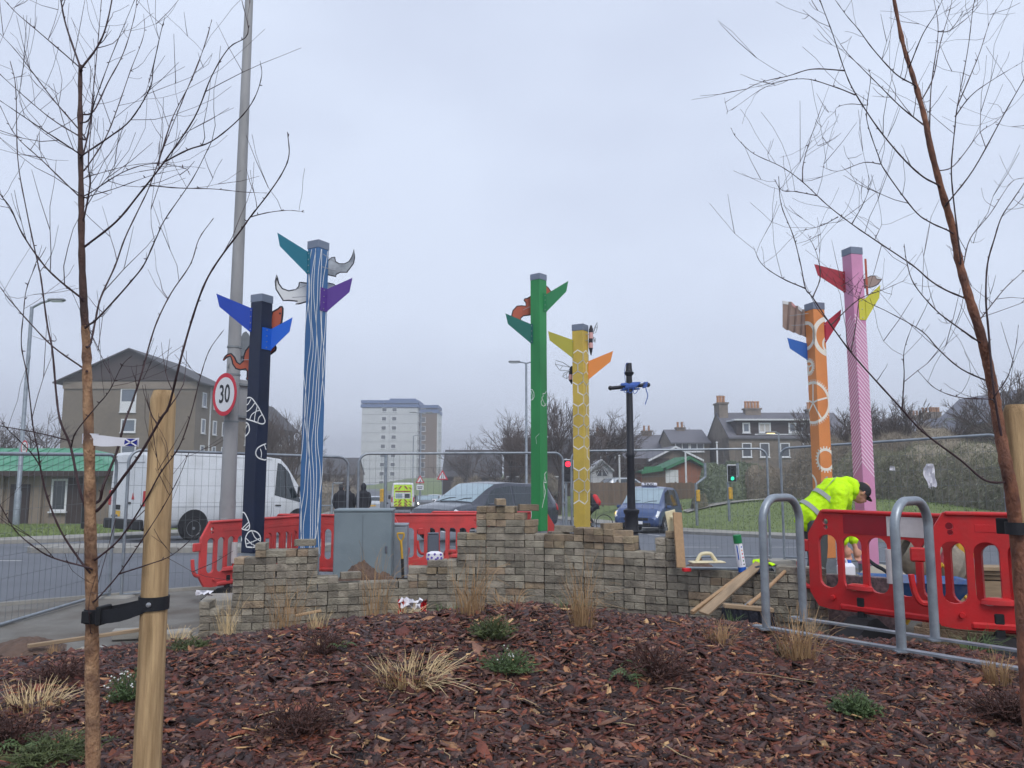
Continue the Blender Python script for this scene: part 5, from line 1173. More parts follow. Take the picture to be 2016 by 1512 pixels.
plate_at(r, (-.03, .3, .62), (-1, 0, 0), .5, .12, '', 'plate_yellow'); lf.ppart('side_stripe', [(.3, 1.6), (5.2, 1.6), (5.2, 2.7), (.3, 2.7)], 'chev_yellow', r)
# ---- general car
STY = {
 'suv': (4.6, [(0, .52, .92, 1.0, .80, .85, .70), (.05, .42, .98, 1.28, .90, .94, .72), (.32, .34, 1.01, 1.58, .94, .97, .74), (.9, .30, 1.0, 1.655, .95, .97, .755), (2.2, .30, .99, 1.68, .95, .97, .765), (2.75, .30, .98, 1.63, .95, .97, .75), (3.05, .30, .98, 1.48, .95, .97, .73), (3.68, .30, .96, 1.09, .95, .97, .76), (4.2, .32, .86, 1.0, .93, .95, .80), (4.48, .36, .76, .90, .86, .89, .76), (4.6, .45, .62, .70, .68, .74, .62)], (2.78, 3.64), [((2.12, 3.14), (3.40, 3.10), (2.92, 4.62), (2.14, 4.8)), ((.95, 3.14), (2.06, 3.14), (2.06, 4.8), (.98, 4.78)), ((.36, 3.2), (.88, 3.14), (.90, 4.76), (.52, 4.5))], (.86, 3.72), .37, (.06, .33)),
 'mpv': (4.38, [(0, .50, .92, 1.05, .80, .84, .70), (.04, .36, .98, 1.50, .86, .89, .70), (.2, .28, 1.0, 1.70, .88, .90, .70), (.9, .26, 1.0, 1.79, .88, .90, .72), (2.2, .26, .98, 1.80, .88, .90, .72), (2.6, .26, .97, 1.74, .88, .90, .71), (2.9, .26, .97, 1.56, .88, .90, .70), (3.62, .26, .95, 1.10, .88, .90, .72), (4.05, .28, .84, .95, .86, .88, .74), (4.28, .30, .70, .80, .80, .83, .70), (4.38, .40, .56, .62, .66, .72, .6)], (2.62, 3.56), [((2.0, 3.14), (3.25, 3.10), (2.72, 4.65), (2.02, 4.82)), ((.85, 3.14), (1.94, 3.14), (1.94, 4.82), (.9, 4.8))], (.75, 3.5), .32, (.05, .2)),
 'hatch': (4.05, [(0, .48, .82, .90, .74, .80, .66), (.05, .34, .90, 1.10, .84, .87, .66), (.42, .26, .93, 1.38, .87, .89, .66), (1.0, .24, .92, 1.46, .87, .89, .67), (2.0, .24, .91, 1.47, .87, .89, .67), (2.4, .24, .90, 1.38, .87, .89, .66), (3.15, .24, .86, .98, .87, .89, .68), (3.7, .26, .76, .86, .85, .87, .70), (3.96, .30, .64, .74, .78, .81, .66), (4.05, .38, .52, .58, .64, .70, .56)], (2.2, 3.1), [((1.72, 3.14), (2.9, 3.1), (2.4, 4.6), (1.74, 4.8)), ((.6, 3.14), (1.66, 3.14), (1.66, 4.8), (.75, 4.6))], (.72, 3.3), .30, (.07, .4))}
def car(name, label, p, ang, style, paint, lit=False, front_plate='', group=None, far=False, z=None):
    L_, st, ws_, wins, wx, wr, rw = STY[style]; r = vroot(name, label, 'car' if name != 'taxi' else 'taxi', p, ang, group)
    if z is not None: r.location.z = z
    lf = Loft(st, .03); lf.body(30 if far else 46, 18).build('body', M[paint], r)
    lf.ppart('windscreen', [(ws_[0], 5.35), (ws_[1], 5.35), (ws_[1], 7), (ws_[0], 7)], 'screen_glass', r, join=True)
    lf.ppart('rear_window', [(rw[0], 5.2), (rw[1], 5.2), (rw[1], 7), (rw[0], 7)], 'car_glass', r, join=True)
    for w_ in wins: lf.ppart('side_window', w_, 'car_glass', r)
    xf = st[-1][0]; zf = st[-2][1] + .1; wf = st[-3][5]
    lf.ppart('headlight', [(st[-2][0] - .22, 3.2), (st[-2][0] + .035, 2.7), (st[-2][0] + .045, 3.9), (st[-2][0] - .16, 4.7)], 'lamp_lit' if lit else 'lamp_glass', r, off=.008)
    lf.ppart('tail_light', [(.02, 2.6), (.14, 2.6), (.14, 3.5), (.02, 3.5)], 'tail_red', r, off=.008)
    gz = (st[-1][2] + .02); MB().box((xf - .012, 0, gz), (.05, .92, .10), None, .012).build('grille', M['trim_black'], r)
    MB().box((xf - .02, 0, st[-1][1] - .02), (.08, 1.1, .13), None, .02).build('lower_grille', M['trim_black'], r)
    plate_at(r, (xf + .022, 0, gz - .13), (1, 0, 0), .52, .11, front_plate, 'sign_white'); plate_at(r, (-.012, 0, .78), (-1, 0, 0), .52, .11, '', 'plate_yellow')
    for sd in (1, -1):
        for x in wx: arch(r, lf, x, sd, wr * 1.2); wheel(r, x, sd * (lf.at(x)[4] - .078), wr, .21)
        x = ws_[1] - .45; MB().box((x, sd * (lf.at(x)[4] + .09), lf.at(x)[1] + .06), (.10, .19, .13), None, .03).build('mirror', M[paint if not far else 'trim_black'], r)
    if not far:
        seams(lf, r, (wins[0][0][0] - .03,), .5, 3.05); seams(lf, r, (wins[0][0][0] + 1.12,), .5, 3.0)
        lf.ppart('sill', [(wx[0] + .45, .15), (wx[1] - .45, .15), (wx[1] - .45, .62), (wx[0] + .45, .62)], 'trim_black', r, off=.006)
        for x in (wins[0][0][0] + .05, wins[0][0][0] - 1.0): lf.ppart('door_handle', [(x, 2.62), (x + .16, 2.62), (x + .16, 2.74), (x, 2.74)], paint, r, off=.03)
        for s_, y0 in ((1, .1), (-1, -.55)): 
            a = lf.S(ws_[1] + .0, 7, 1); MB().tube([(ws_[1] + .0, y0, a.z + .0), (ws_[1] - .10, y0 + .25, a.z + .075), (ws_[1] - .13, y0 + .5, a.z + .09)], .009, 6).build('wiper', M['trim_black'], r)
    return r, lf
car('suv', 'dark grey sport utility car beyond the fence, front facing left', (.75, 24.57), 228, 'suv', 'suv_paint')
r, lf = car('taxi', 'blue taxi with a white roof sign facing the camera', (6.36, 32.88), 246.6, 'mpv', 'taxi_paint', front_plate='SF')
o = MB().box((2.15, 0, 1.905), (.18, .62, .13), None, .03).build('roof_sign', M['paper_white'], r)
text_part('TAXI', .155, M['sign_black'], o, Matrix.Translation((2.2425, 0, 1.902)) @ Matrix.Rotation(PI / 2, 4, 'Z'), 'lettering', .004, 1.15)
for s_ in (1, -1):
    MB().box((4.27, s_ * .60, .72), (.06, .20, .05), None, .012).build('daytime_light', M['lamp_lit'], r)
    MB().lathe([(.075, 0), (.07, .02), (.055, .022), (.05, .01), (.02, .014)], 16, Matrix.Translation((4.29, s_ * .64, .42)) @ Matrix.Rotation(PI / 2, 4, 'Y')).build('fog_lamp', M['alloy'], r)
lf.ppart('indicator', [(4.12, 3.0), (4.27, 2.7), (4.26, 3.3), (4.14, 3.6)], 'indicator_lit', r, sides=(-1,), off=.014)
for (px_, d_, ang, paint, lit, label, nm) in ((733, 57, 97, 'silver_paint', False, 'silver hatchback driving away beside the standing people', 'car'), (829, 80, 284, 'dark_paint', True, 'dark oncoming car with lit headlamps behind the ambulance', 'car'), (850, 83, 284, 'white_paint_car', False, 'white oncoming car left of the narrow road warning sign', 'car'), (872, 82, 284, 'white_paint_car', True, 'white oncoming car half hidden by the dark car bonnet', 'car')):
    p = W(px_, 985, d_); car('car', label, (p.x, d_), ang, 'hatch', paint, lit, group='small cars far up the road', far=True)
p = W(1228, 950, 56); car('parked_car', 'silver parked car showing its roof over the wooden fence', (p.x - 1.4, 57), 20, 'hatch', 'silver_paint', group='cars parked behind the wooden fence', far=True, z=-.25)
p = W(1497, 950, 58); car('parked_car', 'pale parked car behind the round evergreen bush', (p.x - 1.6, 60), 10, 'hatch', 'silver_paint', group='cars parked behind the wooden fence', far=True, z=-.25)

# ================================================================== PEOPLE
def flesh(name, limbs, mat, parent, vox=.014, it=4, extra=None):
    """one continuous surface grown round a set of tapered limbs"""
    mb = MB()
    for pts, rad in limbs:
        P_ = [Vector(p) for p in pts]; Q = curve_pts(P_, 3) if len(P_) > 2 else P_; n = len(Q)
        rr = [rad[0] + (rad[-1] - rad[0]) * i / (n - 1) if len(rad) == 2 else float(np.interp(i / (n - 1), np.linspace(0, 1, len(rad)), rad)) for i in range(n)]
        d0 = (Q[0] - Q[1]).normalized(); d1 = (Q[-1] - Q[-2]).normalized()
        Q = [Q[0] + d0 * rr[0] * .75] + Q + [Q[-1] + d1 * rr[-1] * .75]; rr = [rr[0] * .45] + rr + [rr[-1] * .45]
        mb.tube(Q, rr, 12)
    if extra: extra(mb)
    o = mb.build(name, M[mat], parent); md = o.modifiers.new('remesh', 'REMESH'); md.mode = 'VOXEL'; md.voxel_size = vox; md.use_smooth_shade = True
    sm = o.modifiers.new('smooth', 'SMOOTH'); sm.iterations = it; sm.factor = .5
    return o
def hand(mb_limbs, wrist, d, side, curl=.35):
    d = Vector(d).normalized(); s_ = Vector(side).normalized(); nrm = d.cross(s_); w_ = Vector(wrist)
    mb_limbs.append(([w_, w_ + d * .045, w_ + d * .09], [.026, .038, .036]))
    for k, L_ in enumerate((.068, .078, .073, .058)):
        b = w_ + d * .088 + s_ * (.030 - .020 * k); m = b + d * L_ * .55 + nrm * L_ * curl * .35; e = b + d * L_ * .85 + nrm * L_ * curl * 1.1; mb_limbs.append(([b, m, e], [.0095, .009, .0075]))
    b = w_ + d * .03 + s_ * .034; mb_limbs.append(([b, b + d * .035 + s_ * .022, b + d * .062 + s_ * .024 + nrm * .012], [.012, .011, .009]))
def worker():
    base = W(1600, 1100, 8.6); r = thing('person', 'worker in lime yellow hi-vis jacket and black cap bending over behind the barrier', 'person', (base.x, 8.6, 0)); O = r.location
    q = lambda x, y, dy=0.0: W(x, y, 8.6 + dy) - O
    hip, wst, chs, nk, hd = q(1601, 1026), q(1614, 1000), q(1650, 968), q(1671, 962), q(1693, 970)
    sN, eN, wN = q(1652, 972, -.17), q(1650, 1034, -.20), q(1664, 1076, -.14); sF, eF, wF = q(1656, 970, .17), q(1668, 1030, .22), q(1684, 1078, .14)
    kn, fn = q(1612, 1102, -.12), q(1592, 1178, -.14); kf, ff = q(1606, 1102, .12), q(1586, 1176, .14); fn.z = ff.z = .07
    L1 = [([hip, wst, chs], [.145, .135, .165]), ([chs, nk, hd], [.10, .062, .06]), ([sN, eN, wN], [.058, .044, .028]), ([sF, eF, wF], [.058, .044, .028]),
          ([hip + Vector((0, -.09, 0)), kn, fn], [.09, .06, .045]), ([hip + Vector((0, .09, 0)), kf, ff], [.09, .06, .045]), ([fn, fn + Vector((.19, 0, -.02))], [.045, .038]), ([ff, ff + Vector((.19, 0, -.02))], [.045, .038]),
          ([sN, chs + Vector((0, 0, .02)), sF], [.07, .11, .07])]
    hand(L1, wN, (.25, .1, -.95), (.9, 0, .25)); hand(L1, wF, (.1, -.1, -.98), (.9, 0, .2))
    fd = Vector((.72, 0, -.69)); up = Vector((.69, 0, .72))      # face direction, crown direction
    L1 += [([hd - up * .06 + fd * .01, hd, hd + up * .07], [.066, .085, .078]), ([hd - up * .075 + fd * .045, hd - up * .03 + fd * .06], [.042, .05]), ([hd + fd * .085 - up * .005, hd + fd * .108 - up * .03], [.010, .014])]
    for s_ in (-1, 1): L1.append(([hd + Vector((0, s_ * .082, 0)) - up * .02, hd + Vector((0, s_ * .088, 0)) + up * .02], [.014, .014]))
    body = flesh('body', L1, 'skin', r, .009, 2)
    for s_ in (-1, 1): MB().lathe([(0, -.010), (.009, -.004), (.010, .0), (0, .010)], 10, Matrix.Translation(hd + fd * .080 + Vector((0, s_ * .031, 0)) + up * .012)).build('eye', M['sign_black'], r)
    MB().box((0, 0, 0), (.010, .045, .006), Matrix.Translation(hd + fd * .096 - up * .058) @ Matrix.Rotation(R(44), 4, 'Y')).build('mouth', M['art_brown'], r)
    bj = lambda v: v
    J = [([q(1592, 1020), wst, chs], [.185, .175, .20]), ([chs, q(1668, 963)], [.17, .13]), ([sN, eN, wN + (eN - wN) * .25], [.095, .078, .058]), ([sF, eF, wF + (eF - wF) * .25], [.095, .078, .058]), ([sN, chs + Vector((0, 0, .02)), sF], [.10, .14, .10]),
         ([q(1660, 950), q(1674, 956), q(1680, 972)], [.075, .10, .085])]
    jk = flesh('jacket', J, 'hivis', r, .012, 3)
    tx = bpy.data.textures.new('fold', 'CLOUDS'); tx.noise_scale = .075; dm = jk.modifiers.new('folds', 'DISPLACE'); dm.texture = tx; dm.strength = .030; dm.mid_level = .55; dm.texture_coords = 'LOCAL'
    flesh('hood', [([q(1662, 950), q(1676, 950, -.05), q(1684, 968, -.09)], [.055, .06, .045]), ([q(1662, 950), q(1676, 950, .05), q(1684, 968, .09)], [.055, .06, .045])], 'hivis', jk, .012, 3)
    def band(a, b, rad, sc, name='reflective_band', wd=.05):
        a, b = Vector(a), Vector(b); ax = (b - a).normalized(); rot = Vector((0, 0, 1)).rotation_difference(ax).to_matrix().to_4x4()
        MB().lathe([(rad, -wd / 2), (rad + .006, -wd / 2), (rad + .006, wd / 2), (rad, wd / 2)], 30, Matrix.Translation(a) @ rot @ Matrix.Diagonal((1, sc, 1, 1)), False).build(name, M['reflective'], jk)
    ax = (chs - q(1592, 1020)).normalized(); b0 = q(1592, 1020)
    band(b0 + ax * .07, b0 + ax, .186, 1.0); band(b0 + ax * .27, b0 + ax, .184, 1.0)
    band(sN + (eN - sN) * .62, eN, .089, 1.0); band(sF + (eF - sF) * .62, eF, .089, 1.0)
    for s_ in (-1, 1):
        P_ = []
        for t_ in np.linspace(0, 1, 9):
            c = (b0 + ax * (.27 + .24 * t_)); nn = Vector((-ax.z, 0, ax.x)); P_.append(c + nn * (.176 + .03 * t_) * math.cos(.62) + Vector((0, s_ * (.176 + .03 * t_) * math.sin(.62), 0)))
        m_ = MB(); rows = [[p + Vector((0, .022, .003 * s_)), p + Vector((0, -.022, -.003 * s_))] for p in P_]; m_.grid(rows); m_.build('brace_band', M['reflective'], jk)
    flesh('trousers', [([hip + Vector((0, -.09, 0)), kn, fn + Vector((0, 0, .05))], [.115, .085, .075]), ([hip + Vector((0, .09, 0)), kf, ff + Vector((0, 0, .05))], [.115, .085, .075]), ([hip + Vector((0, -.06, 0)), hip + Vector((0, .06, 0))], [.14, .14])], 'trouser', r, .014, 3)
    for f in (fn, ff): flesh('boot', [([f + Vector((-.04, 0, .06)), f + Vector((0, 0, -.02))], [.058, .056]), ([f + Vector((-.03, 0, -.03)), f + Vector((.21, 0, -.035))], [.05, .045])], 'tool_black', r, .012, 2)
    cap = MB(); n = 16; rows = []
    for i in range(9):
        th = (PI / 2) * i / 8; rows.append([hd + up * (.035 + .085 * math.sin(th) ** 1.0) + (fd * math.cos(a) * .098 + Vector((0, 1, 0)) * math.sin(a) * .096) * max(.02, math.cos(th)) ** .75 for a in np.linspace(0, 2 * PI, n + 1)])
    rows.insert(0, [p - up * .03 for p in rows[0]]); cap.grid(rows); cap.build('cap', M['cap_black'], r)
    m_ = MB(); m_.grid([[hd + up * (.022 - .012 * t_) + fd * (.085 + .07 * t_ * math.cos(a)) + Vector((0, 1, 0)) * math.sin(a) * (.085 - .0 * t_) for a in np.linspace(-1.2, 1.2, 9)] for t_ in (0, .5, 1)]); m_.build('cap_peak', M['cap_black'], r)
worker()
def standing(label, px_, d, h, yaw, coat='coat_dark', hood=False, wide=1.0, stride=.0, group=None):
    p = W(px_, 1000, d); r = thing('person', label, 'person', (p.x, d, T(p.x, d) + .12), yaw, group); k = h / 1.75; V = lambda x, y, z: Vector((x, y, z)) * k
    Lb = [([V(0, 0, .92), V(0, 0, 1.15), V(0, 0, 1.38)], [.13 * wide, .12 * wide, .14 * wide]), ([V(0, 0, 1.4), V(0, .0, 1.53)], [.06, .055]), ([V(0, .0, 1.56), V(0, 0, 1.64), V(0, 0, 1.68)], [.07, .095, .085]), ([V(0, .08, 1.62), V(0, .105, 1.60)], [.012, .014])]
    Lc = [([V(0, 0, .70), V(0, 0, 1.1), V(0, 0, 1.40)], [.21 * wide, .18 * wide, .19 * wide])]; Lt = []
    for s_ in (-1, 1):
        sh, el, wr = V(s_ * .19 * wide, 0, 1.39), V(s_ * .25 * wide, -.02, 1.12), V(s_ * .22 * wide, .06, .88); Lb.append(([sh, el, wr], [.052, .042, .028])); Lc.append(([sh, el, wr], [.075, .066, .05])); hand(Lb, wr, (0, .15, -1), (0, 1, 0))
        hp, kn, ft = V(s_ * .09, 0, .92), V(s_ * .10, .04 + s_ * stride, .50), V(s_ * .10, s_ * stride * 1.4, .07); Lb += [([hp, kn, ft], [.085, .058, .04]), ([ft, ft + V(0, .17, -.03)], [.04, .035])]; Lt += [([hp, kn, ft], [.10, .075, .065])]
    flesh('body', Lb, 'skin', r, .018, 2); flesh('coat', Lc, coat, r, .022, 3); flesh('trousers', Lt, 'coat_dark', r, .022, 2)
    if hood: flesh('hood', [([V(0, -.03, 1.54), V(0, -.035, 1.66), V(0, -.02, 1.72)], [.10, .115, .09])], coat, r, .02, 3)
    else: flesh('hair', [([V(0, -.03, 1.60), V(0, -.02, 1.69), V(0, .02, 1.72)], [.085, .095, .075])], 'cap_black', r, .018, 2)
    for s_ in (-1, 1): flesh('shoe', [([V(s_ * .10, s_ * stride * 1.4 - .04, .04), V(s_ * .10, s_ * stride * 1.4 + .18, .035)], [.05, .042])], 'tool_black', r, .016, 2)
    return r
standing('person in a long black coat and dark hat beside the silver hatchback', 715, 29.5, 1.74, .2, hood=True, group='people in dark coats by the road')
standing('person in a black coat seen from behind, leftmost of the people by the road', 671, 29, 1.66, -.1, wide=1.15, group='people in dark coats by the road')
standing('person in a dark coat just left of the fence posts', 684, 29.8, 1.68, .15, wide=1.1, group='people in dark coats by the road')
# cyclist and bicycle
p = W(1166, 1030, 31.5); B = thing('bicycle', 'dark bicycle ridden past behind the yellow post', 'bicycle', (p.x - .55, 31.5, T(0, 31.5) + .012), R(168))
for x in (0.0, -1.04):
    m_ = MB(); m_.tube([(x + .335 * math.cos(a), 0, .345 + .335 * math.sin(a)) for a in np.linspace(0, 2 * PI, 28, endpoint=False)], .018, 6, closed=True); wh = m_.build('wheel', M['tyre'], B)
    m_ = MB(); [m_.tube([(x, 0, .345), (x + .32 * math.cos(a), 0, .345 + .32 * math.sin(a))], .0025, 3, False) for a in np.linspace(0, 2 * PI, 16, endpoint=False)]; m_.lathe([(.025, -.04), (.025, .04)], 8, Matrix.Translation((x, 0, .345)) @ Matrix.Rotation(PI / 2, 4, 'X')); m_.build('spokes', M['galv'], wh, kind='stuff')
MB().tube([(-1.04, 0, .345), (-.62, 0, .30), (-.72, 0, .86), (-.15, 0, .80), (-.58, 0, .32)], .016, 6).build('frame', M['coat_dark'], B); MB().tube([(0, 0, .345), (-.13, 0, .75), (-.16, 0, .98)], .015, 6).build('fork', M['coat_dark'], B)
MB().tube([(-.10, -.25, 1.0), (-.16, 0, .99), (-.10, .25, 1.0)], .013, 6).build('handlebar', M['coat_dark'], B); MB().box((-.74, 0, .93), (.25, .13, .05), None, .02).build('saddle', M['tool_black'], B); MB().tube([(-.72, 0, .84), (-.73, 0, .92)], .013, 6).build('seat_post', M['galv'], B)
MB().lathe([(.09, -.005), (.09, .005)], 16, Matrix.Translation((-.60, .05, .31)) @ Matrix.Rotation(PI / 2, 4, 'X')).build('chainring', M['galv_dull'], B)
C_ = thing('person', 'cyclist in black with a pink red backpack, half hidden by the yellow post', 'person', B.location, R(168)); V = lambda x, y, z: Vector((x, y, z))
hip, chs, hd = V(-.72, 0, 1.02), V(-.42, 0, 1.42), V(-.30, 0, 1.66); Lb = [([hip, chs], [.13, .15]), ([chs, hd], [.08, .06]), ([hd, hd + V(.02, 0, .06)], [.095, .09]), ([hd + V(.09, 0, 0), hd + V(.11, 0, -.02)], [.012, .014])]; Lc = [([hip, chs], [.16, .18])]; Lt = []
for s_ in (-1, 1):
    sh, el, wr = chs + V(0, s_ * .18, -.02), V(-.25, s_ * .25, 1.18), V(-.13, s_ * .23, 1.03); Lb.append(([sh, el, wr], [.05, .042, .03])); Lc.append(([sh, el, wr], [.07, .058, .045])); hand(Lb, wr, (1, 0, -.2), (0, -s_, 0))
    kn, ft = V(-.38, s_ * .11, .72 if s_ > 0 else .60), V(-.58, s_ * .11, .40 if s_ > 0 else .14); Lb += [([hip + V(0, s_ * .08, 0), kn, ft], [.085, .06, .04]), ([ft, ft + V(.17, 0, -.02)], [.04, .035])]; Lt.append(([hip + V(0, s_ * .08, 0), kn, ft], [.10, .075, .055]))
flesh('body', Lb, 'skin', C_, .018, 2); flesh('jacket', Lc, 'coat_dark', C_, .02, 3); flesh('trousers', Lt, 'coat_dark', C_, .02, 2); flesh('helmet', [([hd + V(-.04, 0, .05), hd + V(.06, 0, .07)], [.10, .10])], 'tool_black', C_, .018, 2)
bp = flesh('backpack', [([V(-.80, 0, 1.14), V(-.66, 0, 1.40)], [.14, .13])], 'bag_red', C_, .02, 3)
# ================================================================== BUILDINGS
def bld(name, label, loc, rz=0.0, cat='building', group=None): return thing(name, label, cat, loc, rz, group)
def window(parent, x, z, w_, h, y, glassm='window_glass', fr=.06, bars=(), frame='frame_white', sill=True, face='y'):
    """framed window on a wall facing the camera (face y) or facing sideways (face x)"""
    Mx = Matrix.Translation((x, y, z)) if face == 'y' else Matrix.Translation((y, x, z)) @ Matrix.Rotation(-PI / 2 if face == '-x' else PI / 2, 4, 'Z')
    m_ = MB(); m_.plate([(-w_ / 2, -h / 2), (w_ / 2, -h / 2), (w_ / 2, h / 2), (-w_ / 2, h / 2)], [[(-w_ / 2 + fr, -h / 2 + fr), (w_ / 2 - fr, -h / 2 + fr), (w_ / 2 - fr, h / 2 - fr), (-w_ / 2 + fr, h / 2 - fr)]], -.06, .02, Mx)
    for b in bars: m_.box((b * w_, -.025, 0), (fr * .8, .05, h - 2 * fr), Mx)
    o = m_.build('window', M[frame], parent)
    MB().box((0, 0, 0), (w_ - fr * 1.9, .02, h - fr * 1.9), Mx).build('pane', M[glassm], o)
    if sill: MB().box((0, -.07, -h / 2 - .04), (w_ + .1, .14, .07), Mx).build('sill', M[frame], o)
    return o
def gable_house(root, x0, x1, y0, y1, zb, ze, za, wall, roof, ridge='y', over=.4, chim=()):
    """block with a pitched roof; ridge along y shows a gable to the camera, along x shows a roof slope"""
    m_ = MB(); m_.box(((x0 + x1) / 2, (y0 + y1) / 2, (zb + ze) / 2), (x1 - x0, y1 - y0, ze - zb)); m_.build('wall', M[wall], root); xm, ym = (x0 + x1) / 2, (y0 + y1) / 2
    g = MB()
    if ridge == 'y': g.prism([(x0, ze), (x1, ze), (xm, za)], y0, y1)
    else: g.prism([(y0, ze), (y1, ze), (ym, za)], x0, x1, axis='x')
    g.build('gable_wall', M[wall], root)
    for s_ in (-1, 1):
        r_ = MB(); t_ = .14
        if ridge == 'y':
            e = x0 - over if s_ < 0 else x1 + over; zz = za - (za - ze) * abs(e - xm) / abs((x0 if s_ < 0 else x1) - xm)
            r_.prism([(e, zz + .02), (xm, za + .02), (xm, za + t_ + .02), (e, zz + t_ + .02)], y0 - over, y1 + over)
        else:
            e = y0 - over if s_ < 0 else y1 + over; zz = za - (za - ze) * abs(e - ym) / abs((y0 if s_ < 0 else y1) - ym)
            r_.prism([(e, zz + .02), (ym, za + .02), (ym, za + t_ + .02), (e, zz + t_ + .02)], x0 - over * .3, x1 + over * .3, axis='x')
        ro = r_.build('roof', M[roof], root)
    for (cx, cyy, w_, zt, pots) in chim:
        c = MB().box((cx, cyy, (zt + za - 1.5) / 2), (w_, .8, zt - za + 1.5)).build('chimney', M[wall], root); MB().box((cx, cyy, zt + .06), (w_ + .16, .95, .14)).build('chimney_cope', M[wall], c)
        for k in range(pots): MB().lathe([(.13, zt + .12), (.11, zt + .62), (.14, zt + .66), (.13, zt + .72)], 10, Matrix.Translation((cx - w_ / 2 + w_ * (k + .5) / pots, cyy, 0))).build('chimney_pot', M['pot'], c)
# ---- brown flats on the left
p = W(258, 930, 76); r = bld('flats', 'brown harled block of flats with a dark gable roof', (p.x, 76, 0)); X = lambda px_, d=76: (px_ - 1008) / FPX * d * 1.0 - p.x
Zf = lambda py_, d=76: W(258, py_, d).z
x0, x1 = W(127, 745, 76).x - p.x, W(388, 745, 76).x - p.x; ze = Zf(750)
gable_house(r, x0, x1, 0, 9.5, -3, ze, Zf(690), 'harl_brown', 'roof_dark', 'y', .75)
MB().prism([(x0 - .2, ze + .05), (x1 + .2, ze + .05), ((x0 + x1) / 2, Zf(690) + .1)], -.22, -.05).build('gable_cladding', M['fascia_brown'], r)
MB().box(((x0 + x1) / 2, -.08, ze - .45), (x1 - x0 + .1, .1, .7)).build('wall_band', M['blockwork'], r)
for py_, hh, ww in ((788, 2.4, 1.6), (838, 1.35, 1.5), (888, 1.35, 1.5), (938, 1.35, 1.5)):
    xw = W(253, py_, 76).x - p.x; o = window(r, xw, Zf(py_), ww, hh, -.02, 'window_glass', .13)
    if hh > 2: MB().box((xw, -.05, Zf(py_) - .62), (ww - .2, .03, 1.0)).build('lower_panel', M['frame_white'], o)
for k, yy_ in enumerate((2.0, 5.0, 7.6)):
    for zz in (9.0, 6.3, 3.6, 1.0): window(r, yy_, zz, 1.0, 1.5, x1 + .02, 'window_glass', .12, face='x')
MB().box((x1 + .06, 3.6, 4), (.12, .12, 13)).build('downpipe', M['frame_white'], r)
p2 = W(500, 930, 92); r = bld('flats', 'lower wing of the brown flats behind the navy post', (p2.x, 92, 0)); xa, xb = W(440, 900, 92).x - p2.x, W(540, 900, 92).x - p2.x
gable_house(r, xa, xb, 0, 8, -3, W(500, 838, 92).z, W(500, 792, 92).z, 'harl_brown', 'roof_dark', 'y', .6)
for xw in (-.8, 1.6):
    for zz in (5.6, 2.9, .4): window(r, xw, zz, .9, 1.5, -.02, 'window_glass', .12)
for yy_ in (2, 5.5):
    for zz in (5.6, 2.9, .4): window(r, yy_, zz, 1.0, 1.4, xb + .02, 'window_glass', .12, face='x')
# ---- low building with a green roof
r = bld('pavilion', 'low concrete block building with a pale green metal roof', (-21.5, 36, -.9))
xa, xb = -16, 2.65; MB().box(((xa + xb) / 2, 4, 1.25), (xb - xa, 8, 2.5)).build('wall', M['blockwork'], r)
ev, rg = 2.55, 3.75; m_ = MB(); A = [(xa, -.7, ev), (xb + .7, -.7, ev), (xb - 3.4, 4, rg), (xa, 4, rg)]; m_.add([Vector(v) for v in A] + [Vector(v) - Vector((0, 0, .14)) for v in A], [(0, 1, 2, 3), (7, 6, 5, 4), (0, 4, 5, 1), (1, 5, 6, 2), (2, 6, 7, 3), (3, 7, 4, 0)]); ro = m_.build('roof', M['green_roof'], r)
m_ = MB(); A = [(xb + .7, -.7, ev - .002), (xb + .7, 8.7, ev), (xb - 3.4, 4.02, rg)]; m_.add(A, [(0, 1, 2)]); m_.build('roof', M['green_roof'], r); m_ = MB(); A = [(xb + .7, 8.7, ev), (xa, 8.7, ev), (xa, 4.02, rg), (xb - 3.4, 4.02, rg)]; m_.add(A, [(0, 1, 2, 3)]); m_.build('roof', M['green_roof'], r)
for i in range(22):
    x = xa + 1.0 + i * .82; t_ = 1.0 if x < xb - 3.4 else max(0.05, (xb + .7 - x) / 4.1); a, b = Vector((x, -.7, ev + .02)), Vector((x, -.7 + 4.7 * t_, ev + 1.2 * t_ + .02)); MB().tube([a, b], .03, 4).build('roof_seam', M['green_roof'], ro)
MB().box(((xa + xb + .7) / 2, -.72, ev - .1), (xb - xa + .7, .06, .24)).build('fascia', M['fascia_brown'], r)
for x, w_ in ((-3.6, .5), (-2.4, .35), (-.6, .35), (1.9, .35)): MB().box((x, -.08, 1.2), (w_, .16, 2.4)).build('pilaster', M['blockwork'], r)
for x in (-3.0, .35): window(r, x, 1.45, .75, 1.5, -.03, 'window_dark', .09)
MB().box((1.15, -.02, 1.15), (.9, .06, 2.2)).build('door', M['fascia_brown'], r); MB().box((-4.6, -.02, 1.2), (1.2, .06, 2.3)).build('door', M['clad_dark'], r)
MB().box((-1.5, -.03, 1.0), (.9, .05, 1.9)).build('dark_panel', M['clad_dark'], r)
